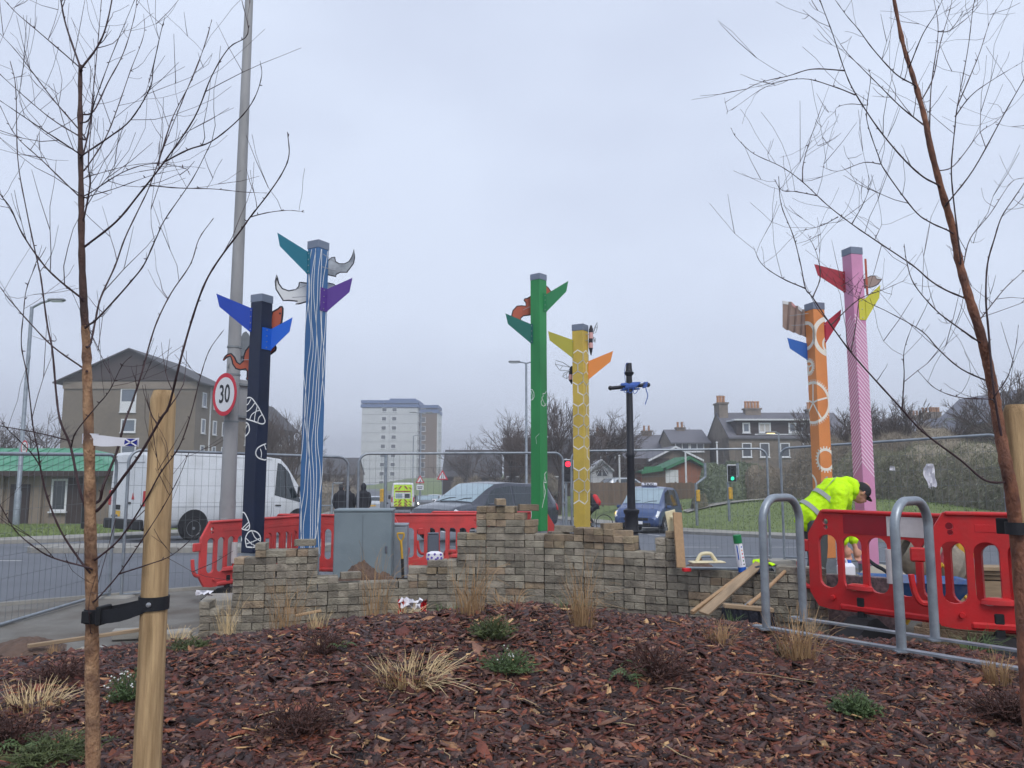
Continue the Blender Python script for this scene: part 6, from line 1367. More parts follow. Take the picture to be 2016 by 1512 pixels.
# ---- tower block
d = 222; p = W(768, 930, d); r = bld('tower_block', 'white high-rise tower block with blue roof bands and a brown side face', (p.x, d, 0)); x = lambda px_: W(px_, 880, d).x - p.x; z = lambda py_: W(768, py_, d).z
zb = -6; zt = z(803)
MB().box(((x(711) + x(821)) / 2, 6, (zb + zt) / 2), (x(821) - x(711), 12, zt - zb)).build('wall', M['tower_white'], r)
xb0, xb1 = x(823), x(857); zt2 = z(811); MB().box(((xb0 + xb1) / 2, 10, (zb + zt2) / 2), (xb1 - xb0, 12, zt2 - zb)).build('wall', M['tower_brown'], r)
MB().box((xb1 + .16, 10, (zb + zt2) / 2), (.3, 11.9, zt2 - zb - .02)).build('wall', M['tower_white'], r)
for (xc, w_, yy_, z0_, z1_) in (((x(711) + x(821)) / 2, x(821) - x(711) + .8, 6, z(802), z(796)), ((x(711) + x(821)) / 2, x(821) - x(711) + .6, 6, z(794), z(788)), ((xb0 + xb1) / 2, xb1 - xb0 + .9, 10, z(811), z(804)), ((xb0 + xb1) / 2, xb1 - xb0 + .7, 10, z(801), z(795))):
    MB().box((xc, yy_, (z0_ + z1_) / 2), (w_, 12.6, z1_ - z0_)).build('roof_band', M['tower_blue'], r)
MB().box(((x(764) + x(816)) / 2, 6, (z(796) + z(784)) / 2), (x(816) - x(764), 10, z(784) - z(796))).build('plant_room', M['tower_blue'], r)
for k in range(12): MB().box((x(713) + k * (x(820) - x(713)) / 11, .3, z(795)), (.5, .3, .4)).build('parapet_post', M['tower_blue'], r)
for k in range(10):
    zz = z(806.5 + 18.05 * k + 0.0)
    for px_ in (755.5 - .45 * k, 775.5 - .3 * k): window(r, x(px_), zz, 1.5, 1.3, -.04, 'window_dark', .14, frame='frame_white')
    for yy_ in (1.5, 4.2, 8): window(r, yy_, zz, 1.6, 1.3, x(821) + .04, 'window_dark', .10, face='x')
    window(r, x(829), zz, 1.5, 1.6, 3.94, 'window_dark', .1, frame='frame_white')
    for yy_ in (6, 9, 12): window(r, yy_, zz, 1.3, 1.1, xb1 + .34, 'window_dark', .10, face='x')
    if k: MB().box((x(766), -.03, zz + 1.3), (x(821) - x(711) - .1, .03, .06)).build('floor_joint', M['galv_dull'], r)
MB().box((x(766), -.02, z(880)), (.06, .06, 20)).build('downpipe', M['galv_dull'], r); MB().box((x(766), -.05, z(958)), (x(821) - x(711) + .1, .2, 1.2)).build('base_band', M['tower_blue'], r)
# ---- dark house behind the green post
p = W(1045, 930, 72); r = bld('house', 'dark brown house with a steep roof behind the green post', (p.x, 72, 0)); gable_house(r, W(992, 900, 72).x - p.x, W(1122, 900, 72).x - p.x, 0, 8, -2, W(1000, 893, 72).z, W(1000, 862, 72).z, 'clad_dark', 'roof_dark', 'x', .5)
for px_ in (1010, 1100): window(r, W(px_, 920, 72).x - p.x, .6, 1.2, 1.3, -.02, 'window_dark', .09)
# ---- long slate terrace
p = W(1235, 930, 84); r = bld('terrace', 'long terrace with a grey slate roof behind the iron lamp column', (p.x, 84, 0)); gable_house(r, W(1130, 900, 84).x - p.x, W(1322, 900, 84).x - p.x, 0, 9, -1, W(1235, 893, 84).z, W(1235, 855, 84).z, 'granite_wall', 'slate', 'x', .4, chim=((W(1287, 850, 84).x - p.x, 4.5, 1.1, W(1287, 846, 84).z, 2), (W(1190, 850, 84).x - p.x, 4.5, 1.1, W(1190, 850, 84).z, 2)))
for px_ in (1172, 1200, 1232, 1262, 1295): window(r, W(px_, 898, 84).x - p.x, W(px_, 904, 84).z, 1.3, 1.2, -.02, 'window_dark', .12)
p = W(1355, 930, 80); r = bld('house', 'slate roofed house with one chimney left of the tenement', (p.x, 80, 0)); gable_house(r, W(1322, 900, 80).x - p.x, W(1398, 900, 80).x - p.x, 0, 7, -1, W(1355, 872, 80).z, W(1355, 845, 80).z, 'granite_wall', 'slate', 'x', .3, chim=((W(1353, 845, 80).x - p.x, 3.5, .9, W(1353, 840, 80).z, 2),))
for px_ in (1343, 1372): window(r, W(px_, 878, 80).x - p.x, W(px_, 880, 80).z, 1.5, 1.0, -.02, 'window_dark', .1, bars=(0,))
# ---- dark boundary wall, white chalet gable, bungalow, green roofed shed
p = W(1205, 930, 66); r = bld('garden_wall', 'tall dark brown timber wall behind the white gabled building', (p.x, 66, 0), cat='wall')
for k in range(14): MB().box((-2.6 + k * .56, 0, 1.35), (.545, .08, 2.9)).build('board', M['fascia_brown'], r)
p = W(1185, 930, 60); r = bld('chalet', 'small white gabled building with a triangular window', (p.x, 60, 0)); x = lambda px_: W(px_, 930, 60).x - p.x; z = lambda py_: W(1185, py_, 60).z
MB().prism([(x(1164), z(962)), (x(1206), z(962)), (x(1206), z(924)), (x(1185), z(906)), (x(1164), z(924))], 0, 5).build('wall', M['clad_white'], r)
for s_ in (-1, 1): MB().prism([(0, z(904)), (0, z(907)), (s_ * x(1209), z(929)), (s_ * x(1209), z(926))], -.25, 5.1).build('bargeboard', M['frame_white'], r)
MB().prism([(x(1174), z(937)), (x(1197), z(937)), (x(1197), z(930)), (x(1185), z(917)), (x(1174), z(930))], -.03, -.01).build('window', M['window_dark'], r)
for a, b in (((1174, 937), (1185, 917)), ((1197, 937), (1185, 917)), ((1185, 937), (1185, 917))): A, B_ = Vector((x(a[0]), -.05, z(a[1]))), Vector((x(b[0]), -.05, z(b[1]))); MB().tube([A, B_], .035, 4).build('glazing_bar', M['frame_white'], r)
p = W(1330, 930, 66); r = bld('bungalow', 'granite bungalow with white bargeboards on its gable', (p.x, 66, 0)); x = lambda px_: W(px_, 930, 66).x - p.x; z = lambda py_: W(1330, py_, 66).z
gable_house(r, x(1280), x(1381), 0, 9, -1, z(906), z(881), 'granite_wall', 'slate', 'y', .25)
for s_ in (-1, 1): MB().prism([(0, z(878)), (0, z(882)), (s_ * x(1384), z(909)), (s_ * x(1384), z(905))], -.42, -.3).build('bargeboard', M['frame_white'], r)
gable_house(r, x(1240), x(1282), 2, 9, -1, z(908), z(884), 'granite_wall', 'slate', 'x', .2); window(r, x(1262), z(925), .7, 1.2, 1.98, 'window_dark', .1)
p = W(1325, 930, 58); r = bld('shed', 'brown shed with a bright green sloping roof', (p.x, 58, 0)); x = lambda px_: W(px_, 930, 58).x - p.x; z = lambda py_: W(1325, py_, 58).z
MB().prism([(x(1262), z(955)), (x(1385), z(955)), (x(1385), z(922)), (x(1357), z(908)), (x(1312), z(926)), (x(1262), z(931))], 0, 5).build('wall', M['clad_rust'], r)
MB().box(((x(1310) + x(1335)) / 2, -.04, z(938)), (x(1335) - x(1310), .06, z(925) - z(951))).build('white_panel', M['clad_white'], r); MB().box(((x(1264) + x(1309)) / 2, -.03, z(941)), (x(1309) - x(1264), .05, z(930) - z(952))).build('timber_panel', M['fence_wood'], r)
for (a, b) in (((1304, 928), (1358, 904)), ((1358, 904), (1388, 921)), ((1262, 933), (1310, 926))):
    A, B_ = (x(a[0]), z(a[1])), (x(b[0]), z(b[1])); MB().prism([A, B_, (B_[0], B_[1] + .22), (A[0], A[1] + .22)], -.4, 5.3).build('roof', M['roof_tile_green'], r)
MB().prism([(x(1265), z(931)), (x(1306), z(928)), (x(1300), z(918)), (x(1268), z(919))], -.2, -.06).build('roof', M['roof_tile_green'], r)
# ---- granite tenement
d = 75; p = W(1437, 930, d); r = bld('tenement', 'grey granite tenement with chimneys and a long white dormer', (p.x, d, 0)); x = lambda px_: W(px_, 880, d).x - p.x; z = lambda py_: W(1437, py_, d).z
gable_house(r, 0, x(1680), 0, 8.6, -1, z(862), z(809), 'granite_wall', 'slate', 'x', .2)
def chim(xc, yc, w_, dp, z0, z1, pots):
    c = MB().box((xc, yc, (z0 + z1) / 2), (w_, dp, z1 - z0)).build('chimney', M['granite_wall'], r); MB().box((xc, yc, z1 + .08), (w_ + .2, dp + .2, .16)).build('chimney_cope', M['granite_wall'], c)
    for k in range(pots): MB().lathe([(.15, z1 + .15), (.13, z1 + .75), (.17, z1 + .8), (.15, z1 + .9)], 10, Matrix.Translation((xc - w_ / 2 + w_ * (k + .5) / pots, yc, 0))).build('chimney_pot', M['pot'], c)
chim(.50, 4.3, .9, 2.0, z(830), z(789), 3); chim(x(1510), 4.3, 1.6, .9, z(826), z(800), 5); chim(x(1640), 4.3, 1.6, .9, z(826), z(802), 4)
MB().tube([(.45, 4.3, z(786)), (.45, 4.3, z(768))], .03, 5).tube([(.05, 4.3, z(770)), (.85, 4.3, z(770))], .02, 4).build('aerial', M['galv_dull'], r)
MB().box(((x(1452) + x(1606)) / 2, 1.5, (z(858) + z(828)) / 2), (x(1606) - x(1452), 2.6, z(828) - z(858))).build('dormer', M['clad_dark'], r); MB().box(((x(1446) + x(1610)) / 2, 1.3, z(826.5)), (x(1610) - x(1446), 3.2, .14)).build('dormer_roof', M['frame_white'], r)
for (xa, xb, br) in ((1464, 1479, ()), (1496, 1520, (0,)), (1555, 1590, (-.12, .22)), (1528, 1530, ())): 
    if xb - xa > 4: window(r, x((xa + xb) / 2), (z(832) + z(852)) / 2, x(xb) - x(xa), z(832) - z(852), .17, 'curtain' if xa == 1496 else 'window_glass', .14, bars=br)
MB().box(((x(1488) + x(1606)) / 2, .14, z(855)), (x(1606) - x(1488), .05, .10)).build('dormer_trim', M['frame_white'], r)
for px_ in (1470, 1505, 1545, 1590, 1630, 1665):
    for py_ in (886,): window(r, x(px_), z(py_), .95, 1.4, -.02, 'window_dark', .1)
rs_ = random.Random(5)
for k in range(64):      # coursed blocks of the gable that faces the road
    row = k // 8; yy_ = .35 + (k % 8) * 1.05 + (.4 if row % 2 else 0); zz = .4 + row * .62
    if yy_ < 8.2 and zz < z(866): MB().box((-.015, yy_, zz), (.05, .98 + .06 * rs_.random(), .57)).build('stone', M['granite'], r)
# ---- roofs beyond the scrub on the right
d = 62; p = W(1925, 930, d); r = bld('house', 'house with slate roof and brown gable behind the scrub on the right', (p.x, d, 0)); x = lambda px_: W(px_, 880, d).x - p.x; z = lambda py_: W(1925, py_, d).z
gable_house(r, x(1893), x(1962), 0, 7, -1, z(862), z(817), 'harl_brown', 'slate_right', 'y', .2); gable_house(r, x(1850), x(1896), 2.5, 9, -1, z(858), z(826), 'harl_brown', 'slate_right', 'x', .2); window(r, x(1931), z(848), .5, .6, -.02, 'frame_white', .1)
d = 90; p = W(1850, 930, d); r = bld('house', 'far terrace with orange chimney pots behind the right scrub', (p.x, d, 0)); x = lambda px_: W(px_, 880, d).x - p.x; z = lambda py_: W(1850, py_, d).z
gable_house(r, x(1740), x(1960), 0, 8, -1, z(860), z(822), 'granite_wall', 'slate_right', 'x', .2, chim=((x(1838), 4, 1.2, z(815), 3), (x(1881), 4, 1.3, z(808), 5), (x(1861), 4, .8, z(809), 2)))
d = 60; p = W(1990, 930, d); r = bld('house', 'slate roof rising behind the right timber stake', (p.x, d, 0)); gable_house(r, W(1955, 880, d).x - p.x, W(2080, 880, d).x - p.x, 0, 8, -1, W(1990, 826, d).z, W(1990, 770, d).z, 'harl_brown', 'slate_right', 'y', .3)
# far row on the left between flats and tower
p = W(640, 930, 130); r = bld('house', 'distant house half hidden by bare trees left of the tower', (p.x, 130, -2)); gable_house(r, -6, 5, 0, 8, -1, 3.4, 6, 'harl_brown', 'roof_dark', 'x', .4)
p = W(930, 930, 100); r = bld('house', 'dark roofed house right of the tower block', (p.x, 100, -2)); gable_house(r, W(872, 900, 100).x - p.x, W(985, 900, 100).x - p.x, 0, 9, -1, 3.2, W(930, 886, 100).z + 2, 'clad_dark', 'roof_dark', 'x', .4)
# ---- wooden fence on the bank
r = bld('wooden_fence', 'long brown board fence on top of the grass bank', (0, 0, 0), cat='fence'); bm_ = MB().box((0, 0, 0), (.30, .03, 1.45), None, 0).mesh('board'); bm_.materials.append(M['fence_wood'])
for k in range(52):
    px_ = 1158 + k * 4.8; q = W(px_, 968, 50 - .03 * k); o = bpy.data.objects.new('board', bm_); link(o, r); o.location = (q.x, q.y, .21); o.scale = (.98, 1, 1 + .03 * math.sin(k * 1.7)); o.rotation_euler = (0, .008 * math.sin(k * 3.1), 0)
for k in range(0, 52, 6): q = W(1158 + k * 4.8, 968, 50.06 - .03 * k); MB().box((q.x, q.y + .06, .2), (.12, .1, 1.6)).build('fence_post', M['fence_wood'], r)
# ================================================================== STREET FURNITURE
def street_lamp(label, px_, py_top, d, heads, r0=.07, arm=1.0, lit=False, gz=None, up=.15, tilt=0.0):
    p = W(px_, py_top, d); g = G(p.x, d) if gz is None else gz; r = thing('street_lamp', label, 'street lamp', (p.x, d, g), group='street lamps along the roads'); h = p.z - g
    MB().lathe([(r0 * 1.5, 0), (r0 * 1.5, 1.4), (r0, 1.5), (r0 * .8, h)], 12).build('column', M['galv'], r)
    for s_ in heads:
        MB().tube([(0, 0, h - .05), (s_ * arm * .5, 0, h + up * .6), (s_ * arm, 0, h + up)], r0 * .55, 8).build('arm', M['galv'], r)
        o = MB().box((s_ * (arm + .32), 0, h + up + .03), (.72, .26, .11), None, .04).build('lantern', M['galv_dull'], r); MB().box((s_ * (arm + .34), 0, h + up - .04), (.5, .2, .04), None, .015).build('lens', M['sodium_lit' if lit else 'lamp_glass'], o)
    return r
street_lamp('tall galvanised street lamp at the far left with a 30 sign on it', 63, 604, 33, (1,), .09, .75, up=.28)
p = W(35, 881, 32.7); sign30('small distant 30 speed sign on the far left street lamp', (p.x + .25, 32.75, p.z), .62, R(-35))
street_lamp('street lamp with flat twin lanterns beside the green post', 1036, 714, 46, (-1, 1), .08, .4, up=.03)
street_lamp('slim twin-armed street lamp in front of the tower block', 829, 813, 92, (-1, 1), .10, .7, up=.05); street_lamp('thin single street lamp in front of the tower block', 814, 858, 105, (1,), .08, .5, up=.1)
street_lamp('street lamp with its warm light on, in front of the tenement', 1533, 852, 50, (-1,), .07, .18, lit=True, up=.0)
street_lamp('short street lamp at the bend left of the tower', 655, 952, 60, (1,), .06, .1, up=.02); street_lamp('pale street lamp in front of the right slate roof', 1859, 826, 52, (1,), .08, .1, up=.03)
for px_, y0, y1, d, lab in ((1220, 898, 952, 56, 'slim white flagpole beside the white gabled building'), (1351, 887, 952, 54, 'slim white pole in front of the green roofed shed'), (1413, 872, 934, 58, 'slim white pole in front of the tenement gable')):
    a, b = W(px_, y0, d), W(px_, y1, d); r = thing('white_pole', lab, 'pole', (b.x, d, b.z - .5), group='slim white poles'); MB().lathe([(.07, 0), (.06, a.z - b.z + .4), (.03, a.z - b.z + .5)], 8).build('shaft', M['frame_white'], r); MB().lathe([(.09, a.z - b.z + .5), (.09, a.z - b.z + .56), (.02, a.z - b.z + .6)], 8).build('finial', M['frame_white'], r)
def signal(label, px_, base_d, py_top, head, cranked=False, face=0.0, lit=None, dx=0.0):
    p = W(px_, py_top, base_d); g = G(p.x, base_d); r = thing('traffic_light', label, 'traffic light', (p.x, base_d, g), group='traffic light poles'); h = p.z - g
    if cranked: MB().tube(curve_pts([(-.42, 0, 0), (-.42, 0, h * .62), (-.40, 0, h * .66), (-.05, 0, h * .76), (0, 0, h * .80), (0, 0, h)], 4), .06, 10).build('pole', M['galv'], r); MB().box((-.42 + .06, -.06, h * .48), (.16, .12, .50), None, .02).build('push_button_box', M['tool_yellow'], r)
    else: MB().tube([(0, 0, 0), (0, 0, h)], .06, 10).build('pole', M['galv'], r)
    if head:
        cx = dx; hz = h - .12 - head / 2; o = MB().box((cx, -.16, hz), (.40, .04, head + .12), None, .02).build('backing_board', M['frame_white'], r); MB().box((cx, -.19, hz), (.36, .03, head + .06), None, .01).build('signal_face', M['trim_black'], o); MB().box((cx, -.05, hz), (.28, .2, head), None, .02).build('housing', M['trim_black'], r)
        for k, c_ in enumerate(('red', 'amber', 'green')):
            zc = hz + head * (.33 - .33 * k); m_ = 'red_lit' if (lit == 'red' and k == 0) else 'green_lit' if (lit == 'green' and k == 2) else 'trim_black'
            MB().lathe([(head * .135, 0), (head * .12, .02), (head * .05, .035)], 16, Matrix.Translation((cx, -.206, zc)) @ Matrix.Rotation(PI / 2, 4, 'X')).build('lamp', M[m_], r)
            MB().tube([(cx + head * .15 * math.cos(a), -.27, zc + head * .15 * math.sin(a)) for a in np.linspace(-.2, PI + .2, 9)], .014, 5).build('visor', M['trim_black'], r)
signal('traffic light showing red between the green and yellow posts', 1114, 36, 902, .95, lit='red', dx=.08)
signal('cranked traffic light pole without a visible signal, left of the bush', 1388, 33.5, 912, 0, True); signal('cranked traffic light pole with a green signal in front of the bush', 1452, 32.5, 912, .62, True, lit='green', dx=-.30)
signal('plain grey signal pole in front of the tower block', 760, 30, 892, 0)
p = W(754, 965, 45); r = thing('bollard', 'yellow topped bollard beside the silver hatchback', 'bollard', (p.x, 45, T(0, 45))); MB().box((0, 0, .6), (.28, .2, 1.2), None, .03).build('body', M['galv_dull'], r); MB().box((0, -.01, 1.5), (.34, .16, .8), None, .03).build('yellow_panel', M['tool_yellow'], r)
def triangle(label, px_, py_, d, s_, plate=False, pict=0):
    p = W(px_, py_, d); g = G(p.x, d); r = thing('warning_sign', label, 'road sign', (p.x, d, g), group='triangular warning signs'); h = p.z - g
    MB().tube([(0, .04, 0), (0, .04, h + s_ * .35)], .045, 8).build('post', M['galv'], r)
    tri = lambda k: [(-s_ / 2 * k, h - s_ * .29 * k), (s_ / 2 * k, h - s_ * .29 * k), (0, h + s_ * .577 * k)]
    MB().prism(tri(1), -.012, 0).build('red_border', M['sign_red'], r); MB().prism(tri(.68), -.018, -.0125).build('white_field', M['sign_white'], r)
    if pict == 0:
        for q in ([(-.10, -.18), (-.05, -.18), (-.05, 0), (-.02, .10), (-.02, .26), (-.06, .26), (-.06, .12), (-.10, .02)], [(.10, -.18), (.05, -.18), (.05, 0), (.05, .10), (.05, .26), (.09, .26), (.09, .12), (.10, .02)]): MB().prism([(a * s_, h + b * s_) for a, b in q], -.023, -.0185).build('pictogram', M['sign_black'], r)
    else:
        MB().prism([(a * s_, h + b * s_) for a, b in ((-.22, -.19), (-.10, -.17), (-.02, -.05), (.04, .05), (.10, .12), (.13, .08), (.08, -.02), (.16, -.19), (.11, -.19), (.03, -.08), (-.02, -.19), (-.08, -.19))], -.023, -.0185).build('pictogram', M['sign_black'], r)
    if plate: o = MB().box((0, -.006, h - s_ * .29 - .34), (s_ * .8, .012, .42), None, .003).build('plate', M['sign_white'], r); MB().box((0, -.014, h - s_ * .29 - .30), (s_ * .6, .004, .06)).box((0, -.014, h - s_ * .29 - .42), (s_ * .5, .004, .06)).build('plate_lines', M['sign_black'], o)
triangle('triangular roadworks sign with a white plate below, right of the ambulance', 827, 946, 62, .72, True, 1); triangle('triangular road narrows sign right of the tower block', 871, 938, 62, .92)
# railings by the pedestrians
p = W(650, 1000, 31); r = thing('guard_rail', 'grey pedestrian guard rail left of the people', 'railing', (p.x - .8, 31, T(0, 31) + .1))
for z in (.1, .95): MB().tube([(-1.0, 0, z), (1.0, 0, z)], .025, 8).build('rail', M['galv'], r)
for k in range(11): MB().tube([(-1 + .2 * k, 0, .0 if k % 5 == 0 else .1), (-1 + .2 * k, 0, .95)], .012 if k % 5 else .03, 6).build('bar', M['galv'], r)
p = W(170, 1000, 30); r = thing('litter_bin', 'black post box shaped bin on the lawn by the green roofed building', 'bin', (p.x, 30, G(p.x, 30))); MB().lathe([(.16, 0), (.16, 1.35), (.18, 1.36), (.18, 1.5), (.1, 1.56)], 12).build('body', M['trim_black'], r); MB().box((0, -.16, 1.2), (.2, .03, .1), None, .01).build('slot', M['rubber'], r)
# ================================================================== FOREGROUND BIRCHES (trunk and limbs follow the photograph, each at its own distance)
def ground_hit(px_, py_):
    d = 1.5; best = None
    while d < 6.6:
        p = W(px_, py_, d); g = p.z - MU(p.x, p.y)
        if best is None or g < best[0]: best = (g, p)
        if g <= 0: break
        d += .01
    p = best[1]; return Vector((p.x, p.y, MU(p.x, p.y)))
def birch(label, d0, trunk, r_trunk, limbs, seed, bark, twigs=7):
    rs = random.Random(seed); base = W(trunk[0][0], trunk[0][1], d0); gz = MU(base.x, base.y)
    r = thing('birch_tree', label, 'tree', (base.x, base.y, gz), group='young bare birch trees'); O = r.location
    tp = [Vector((base.x, base.y, gz - .05))] + [W(x, y, d0 + .015 * math.sin(i * 1.3)) for i, (x, y) in enumerate(trunk)]
    Q = curve_pts(tp, 6); n = len(Q); k = len(Q)
    rad = [r_trunk[0] + (r_trunk[1] - r_trunk[0]) * (i / (k - 1)) + .0009 * math.sin(i * 1.9) + (.0016 if i % 9 == 4 else 0) for i in range(k)]
    kk = int(k * .62); m_ = MB(); m_.tube([q - O for q in Q[:kk + 1]], rad[:kk + 1], 14); tr = m_.build('trunk', M[bark], r)
    m_ = MB(); m_.tube([q - O for q in Q[kk:]], rad[kk:], 12); m_.build('leader', M['birch_dark' if bark == 'birch_bark' else bark], r)
    def trunk_depth(px_, py_):
        return d0
    for li, (pts, r0, dz) in enumerate(limbs):
        ty = [q[1] for q in trunk][::-1]; tx = [q[0] for q in trunk][::-1]; cx = float(np.interp(pts[0][1], ty, tx))
        if abs(pts[0][0] - cx) < 34: pts = [(cx, pts[0][1] + 7)] + pts
        P_ = []; n = len(pts)
        for i, (x, y) in enumerate(pts):
            t_ = i / (n - 1); P_.append(W(x, y, d0 + dz * t_ ** 1.2 + .012 * math.sin(3 * i + li)) - O)
        Q = curve_pts(P_, 5); k = len(Q); r0 = r0 * (.58 if r0 > .0045 else .8); rr = [r0 * (1 - .78 * (i / (k - 1)) ** .85) + (.0005 if i % 4 == 0 else 0) for i in range(k)]
        m_ = MB(); m_.tube(Q, rr, 7)
        # fine twigs off this limb
        for t_i in range(int(twigs * (.5 + rs.random()))):
            i = rs.randrange(int(k * .25), k - 1); b = Q[i]; dr = (Q[min(i + 1, k - 1)] - Q[max(i - 1, 0)]).normalized()
            side = Vector((rs.uniform(-1, 1), rs.uniform(-1, 1), rs.uniform(-.3, .8))); side = (side - dr * side.dot(dr)).normalized(); v = (dr * rs.uniform(.3, .9) + side * rs.uniform(.5, 1.0)).normalized()
            L_ = rs.uniform(.07, .36); pts_ = [b]; s_n = 5
            for j in range(s_n): v = (v + Vector((rs.gauss(0, .14), rs.gauss(0, .14), rs.gauss(.09, .12)))).normalized(); pts_.append(pts_[-1] + v * L_ / s_n)
            r1 = min(rr[i] * .55, .0022); m_.tube(pts_, [max(.0006, r1 * (1 - .7 * j / s_n)) for j in range(s_n + 1)], 5)
            if rs.random() < .5:
                c = pts_[2]; v2 = (v + Vector((rs.gauss(0, .6), rs.gauss(0, .6), rs.gauss(.2, .4)))).normalized(); m_.tube([c, c + v2 * L_ * .3, c + v2 * L_ * .55 + Vector((0, 0, .01))], [.0012, .0009, .0006], 4)
        # buds
        for i in range(2, k - 1, 3):
            if rs.random() < .7: b = Q[i]; v = Vector((rs.uniform(-1, 1), rs.uniform(-1, 1), rs.uniform(0, 1))).normalized(); m_.tube([b, b + v * (rr[i] + .004), b + v * (rr[i] + .008)], [.0018, .0016, .0005], 5)
        m_.build('limb', M['birch_twig'], r)
    return r
LB = [([(170, 483), (229, 436), (274, 382), (323, 319), (382, 233), (417, 149), (451, 94), (488, 66), (476, 0)], .0068, -.25), ([(323, 319), (370, 295), (417, 278), (470, 235), (500, 195), (515, 150), (512, 120)], .0036, -.35), ([(310, 326), (330, 260), (345, 220), (385, 140), (417, 40)], .0034, .2),
 ([(178, 677), (187, 635), (198, 587), (226, 525), (246, 469), (274, 410), (295, 365), (323, 288), (365, 184), (403, 90), (417, 38)], .0065, .35), ([(176, 639), (190, 629), (222, 595), (258, 554), (284, 520), (309, 465), (326, 430), (378, 354), (417, 278)], .0062, -.4),
 ([(196, 985), (204, 955), (230, 889), (244, 836), (258, 798), (278, 738), (294, 679), (310, 631), (337, 577), (375, 520), (392, 470), (420, 430)], .0088, .3), ([(197, 1000), (246, 935), (278, 891), (317, 824), (333, 798), (353, 718), (375, 639), (400, 566), (427, 517), (476, 451), (493, 427), (528, 382), (556, 340), (569, 305), (566, 260)], .0088, -.45),
 ([(193, 1098), (238, 1058), (286, 985), (317, 929), (353, 879), (377, 810), (395, 740), (412, 690), (440, 650)], .006, -.2), ([(191, 1179), (234, 1130), (280, 1062), (320, 1000), (352, 940), (372, 890)], .005, -.15), ([(234, 1130), (290, 1112), (340, 1092), (400, 1040)], .0032, -.3),
 ([(158, 585), (119, 554), (85, 520), (45, 462), (21, 410), (0, 382), (-40, 320)], .0068, -.2), ([(163, 724), (105, 683), (60, 637), (18, 589), (0, 565), (-30, 530)], .006, .25), ([(182, 1035), (157, 965), (139, 879), (119, 830), (111, 778), (103, 689), (93, 639), (81, 550), (75, 521), (52, 413), (35, 312), (31, 174), (20, 120)], .0085, .2),
 ([(177, 1127), (155, 1100), (119, 1044), (93, 979), (79, 919), (75, 889), (65, 840), (54, 744), (42, 679), (46, 619), (52, 570), (71, 520)], .0062, -.3), ([(175, 1118), (107, 1099), (69, 1078), (30, 1044), (0, 994), (-20, 960)], .0055, -.2), ([(140, 880), (150, 850), (190, 800), (215, 770), (240, 720), (260, 700)], .003, -.3),
 ([(154, 267), (110, 240), (69, 208), (0, 146), (-30, 110)], .005, .2), ([(155, 302), (87, 257), (40, 225), (0, 198)], .004, -.25), ([(154, 385), (83, 316), (31, 267), (0, 208)], .005, -.1), ([(165, 267), (101, 191), (38, 108), (0, 66)], .0042, .3), ([(156, 132), (80, 66), (31, 24), (0, -10)], .0036, .1),
 ([(158, 132), (130, 50), (118, -10), (104, -90), (98, -160)], .0075, .05), ([(162, 132), (190, 95), (208, 55), (222, -10), (232, -90), (236, -170)], .0078, -.05), ([(165, 299), (177, 243), (184, 174), (194, 69), (200, -5)], .0044, .15), ([(175, 235), (190, 190), (222, 104), (267, -5)], .0048, -.15), ([(166, 303), (215, 270), (257, 236), (295, 174), (302, 132), (316, 66), (325, 33)], .004, -.3),
 ([(184, 219), (212, 163), (243, 104), (264, 35), (270, -5)], .0038, .2), ([(170, 330), (208, 271), (233, 208), (257, 139), (283, 69), (283, 28)], .0034, .3), ([(165, 430), (177, 365), (174, 319), (180, 240), (186, 180)], .0044, -.12), ([(178, 1240), (176, 1180), (200, 1100)], .002, -.1),
 ([(80, 919), (60, 890), (20, 850), (0, 830)], .003, -.2), ([(177, 380), (240, 340), (300, 322), (360, 330), (375, 345)], .0028, -.3), ([(167, 350), (200, 340), (260, 325), (330, 318)], .0026, .3), ([(180, 385), (230, 370), (300, 345), (370, 330)], .0024, -.2), ([(295, 365), (350, 370), (420, 372), (480, 378), (525, 380)], .0026, -.2), ([(493, 427), (530, 418), (570, 414), (600, 418)], .0024, -.1)]
birch('young bare birch with orange brown trunk, tied to a stake at the left', 2.42, [(183, 1512), (181, 1300), (181, 1200), (178, 1050), (176, 900), (172, 760), (170, 680), (165, 600), (161, 500), (160, 400), (158, 250), (158, 128)], (.0228, .0062), LB, 3, 'birch_bark', 5)
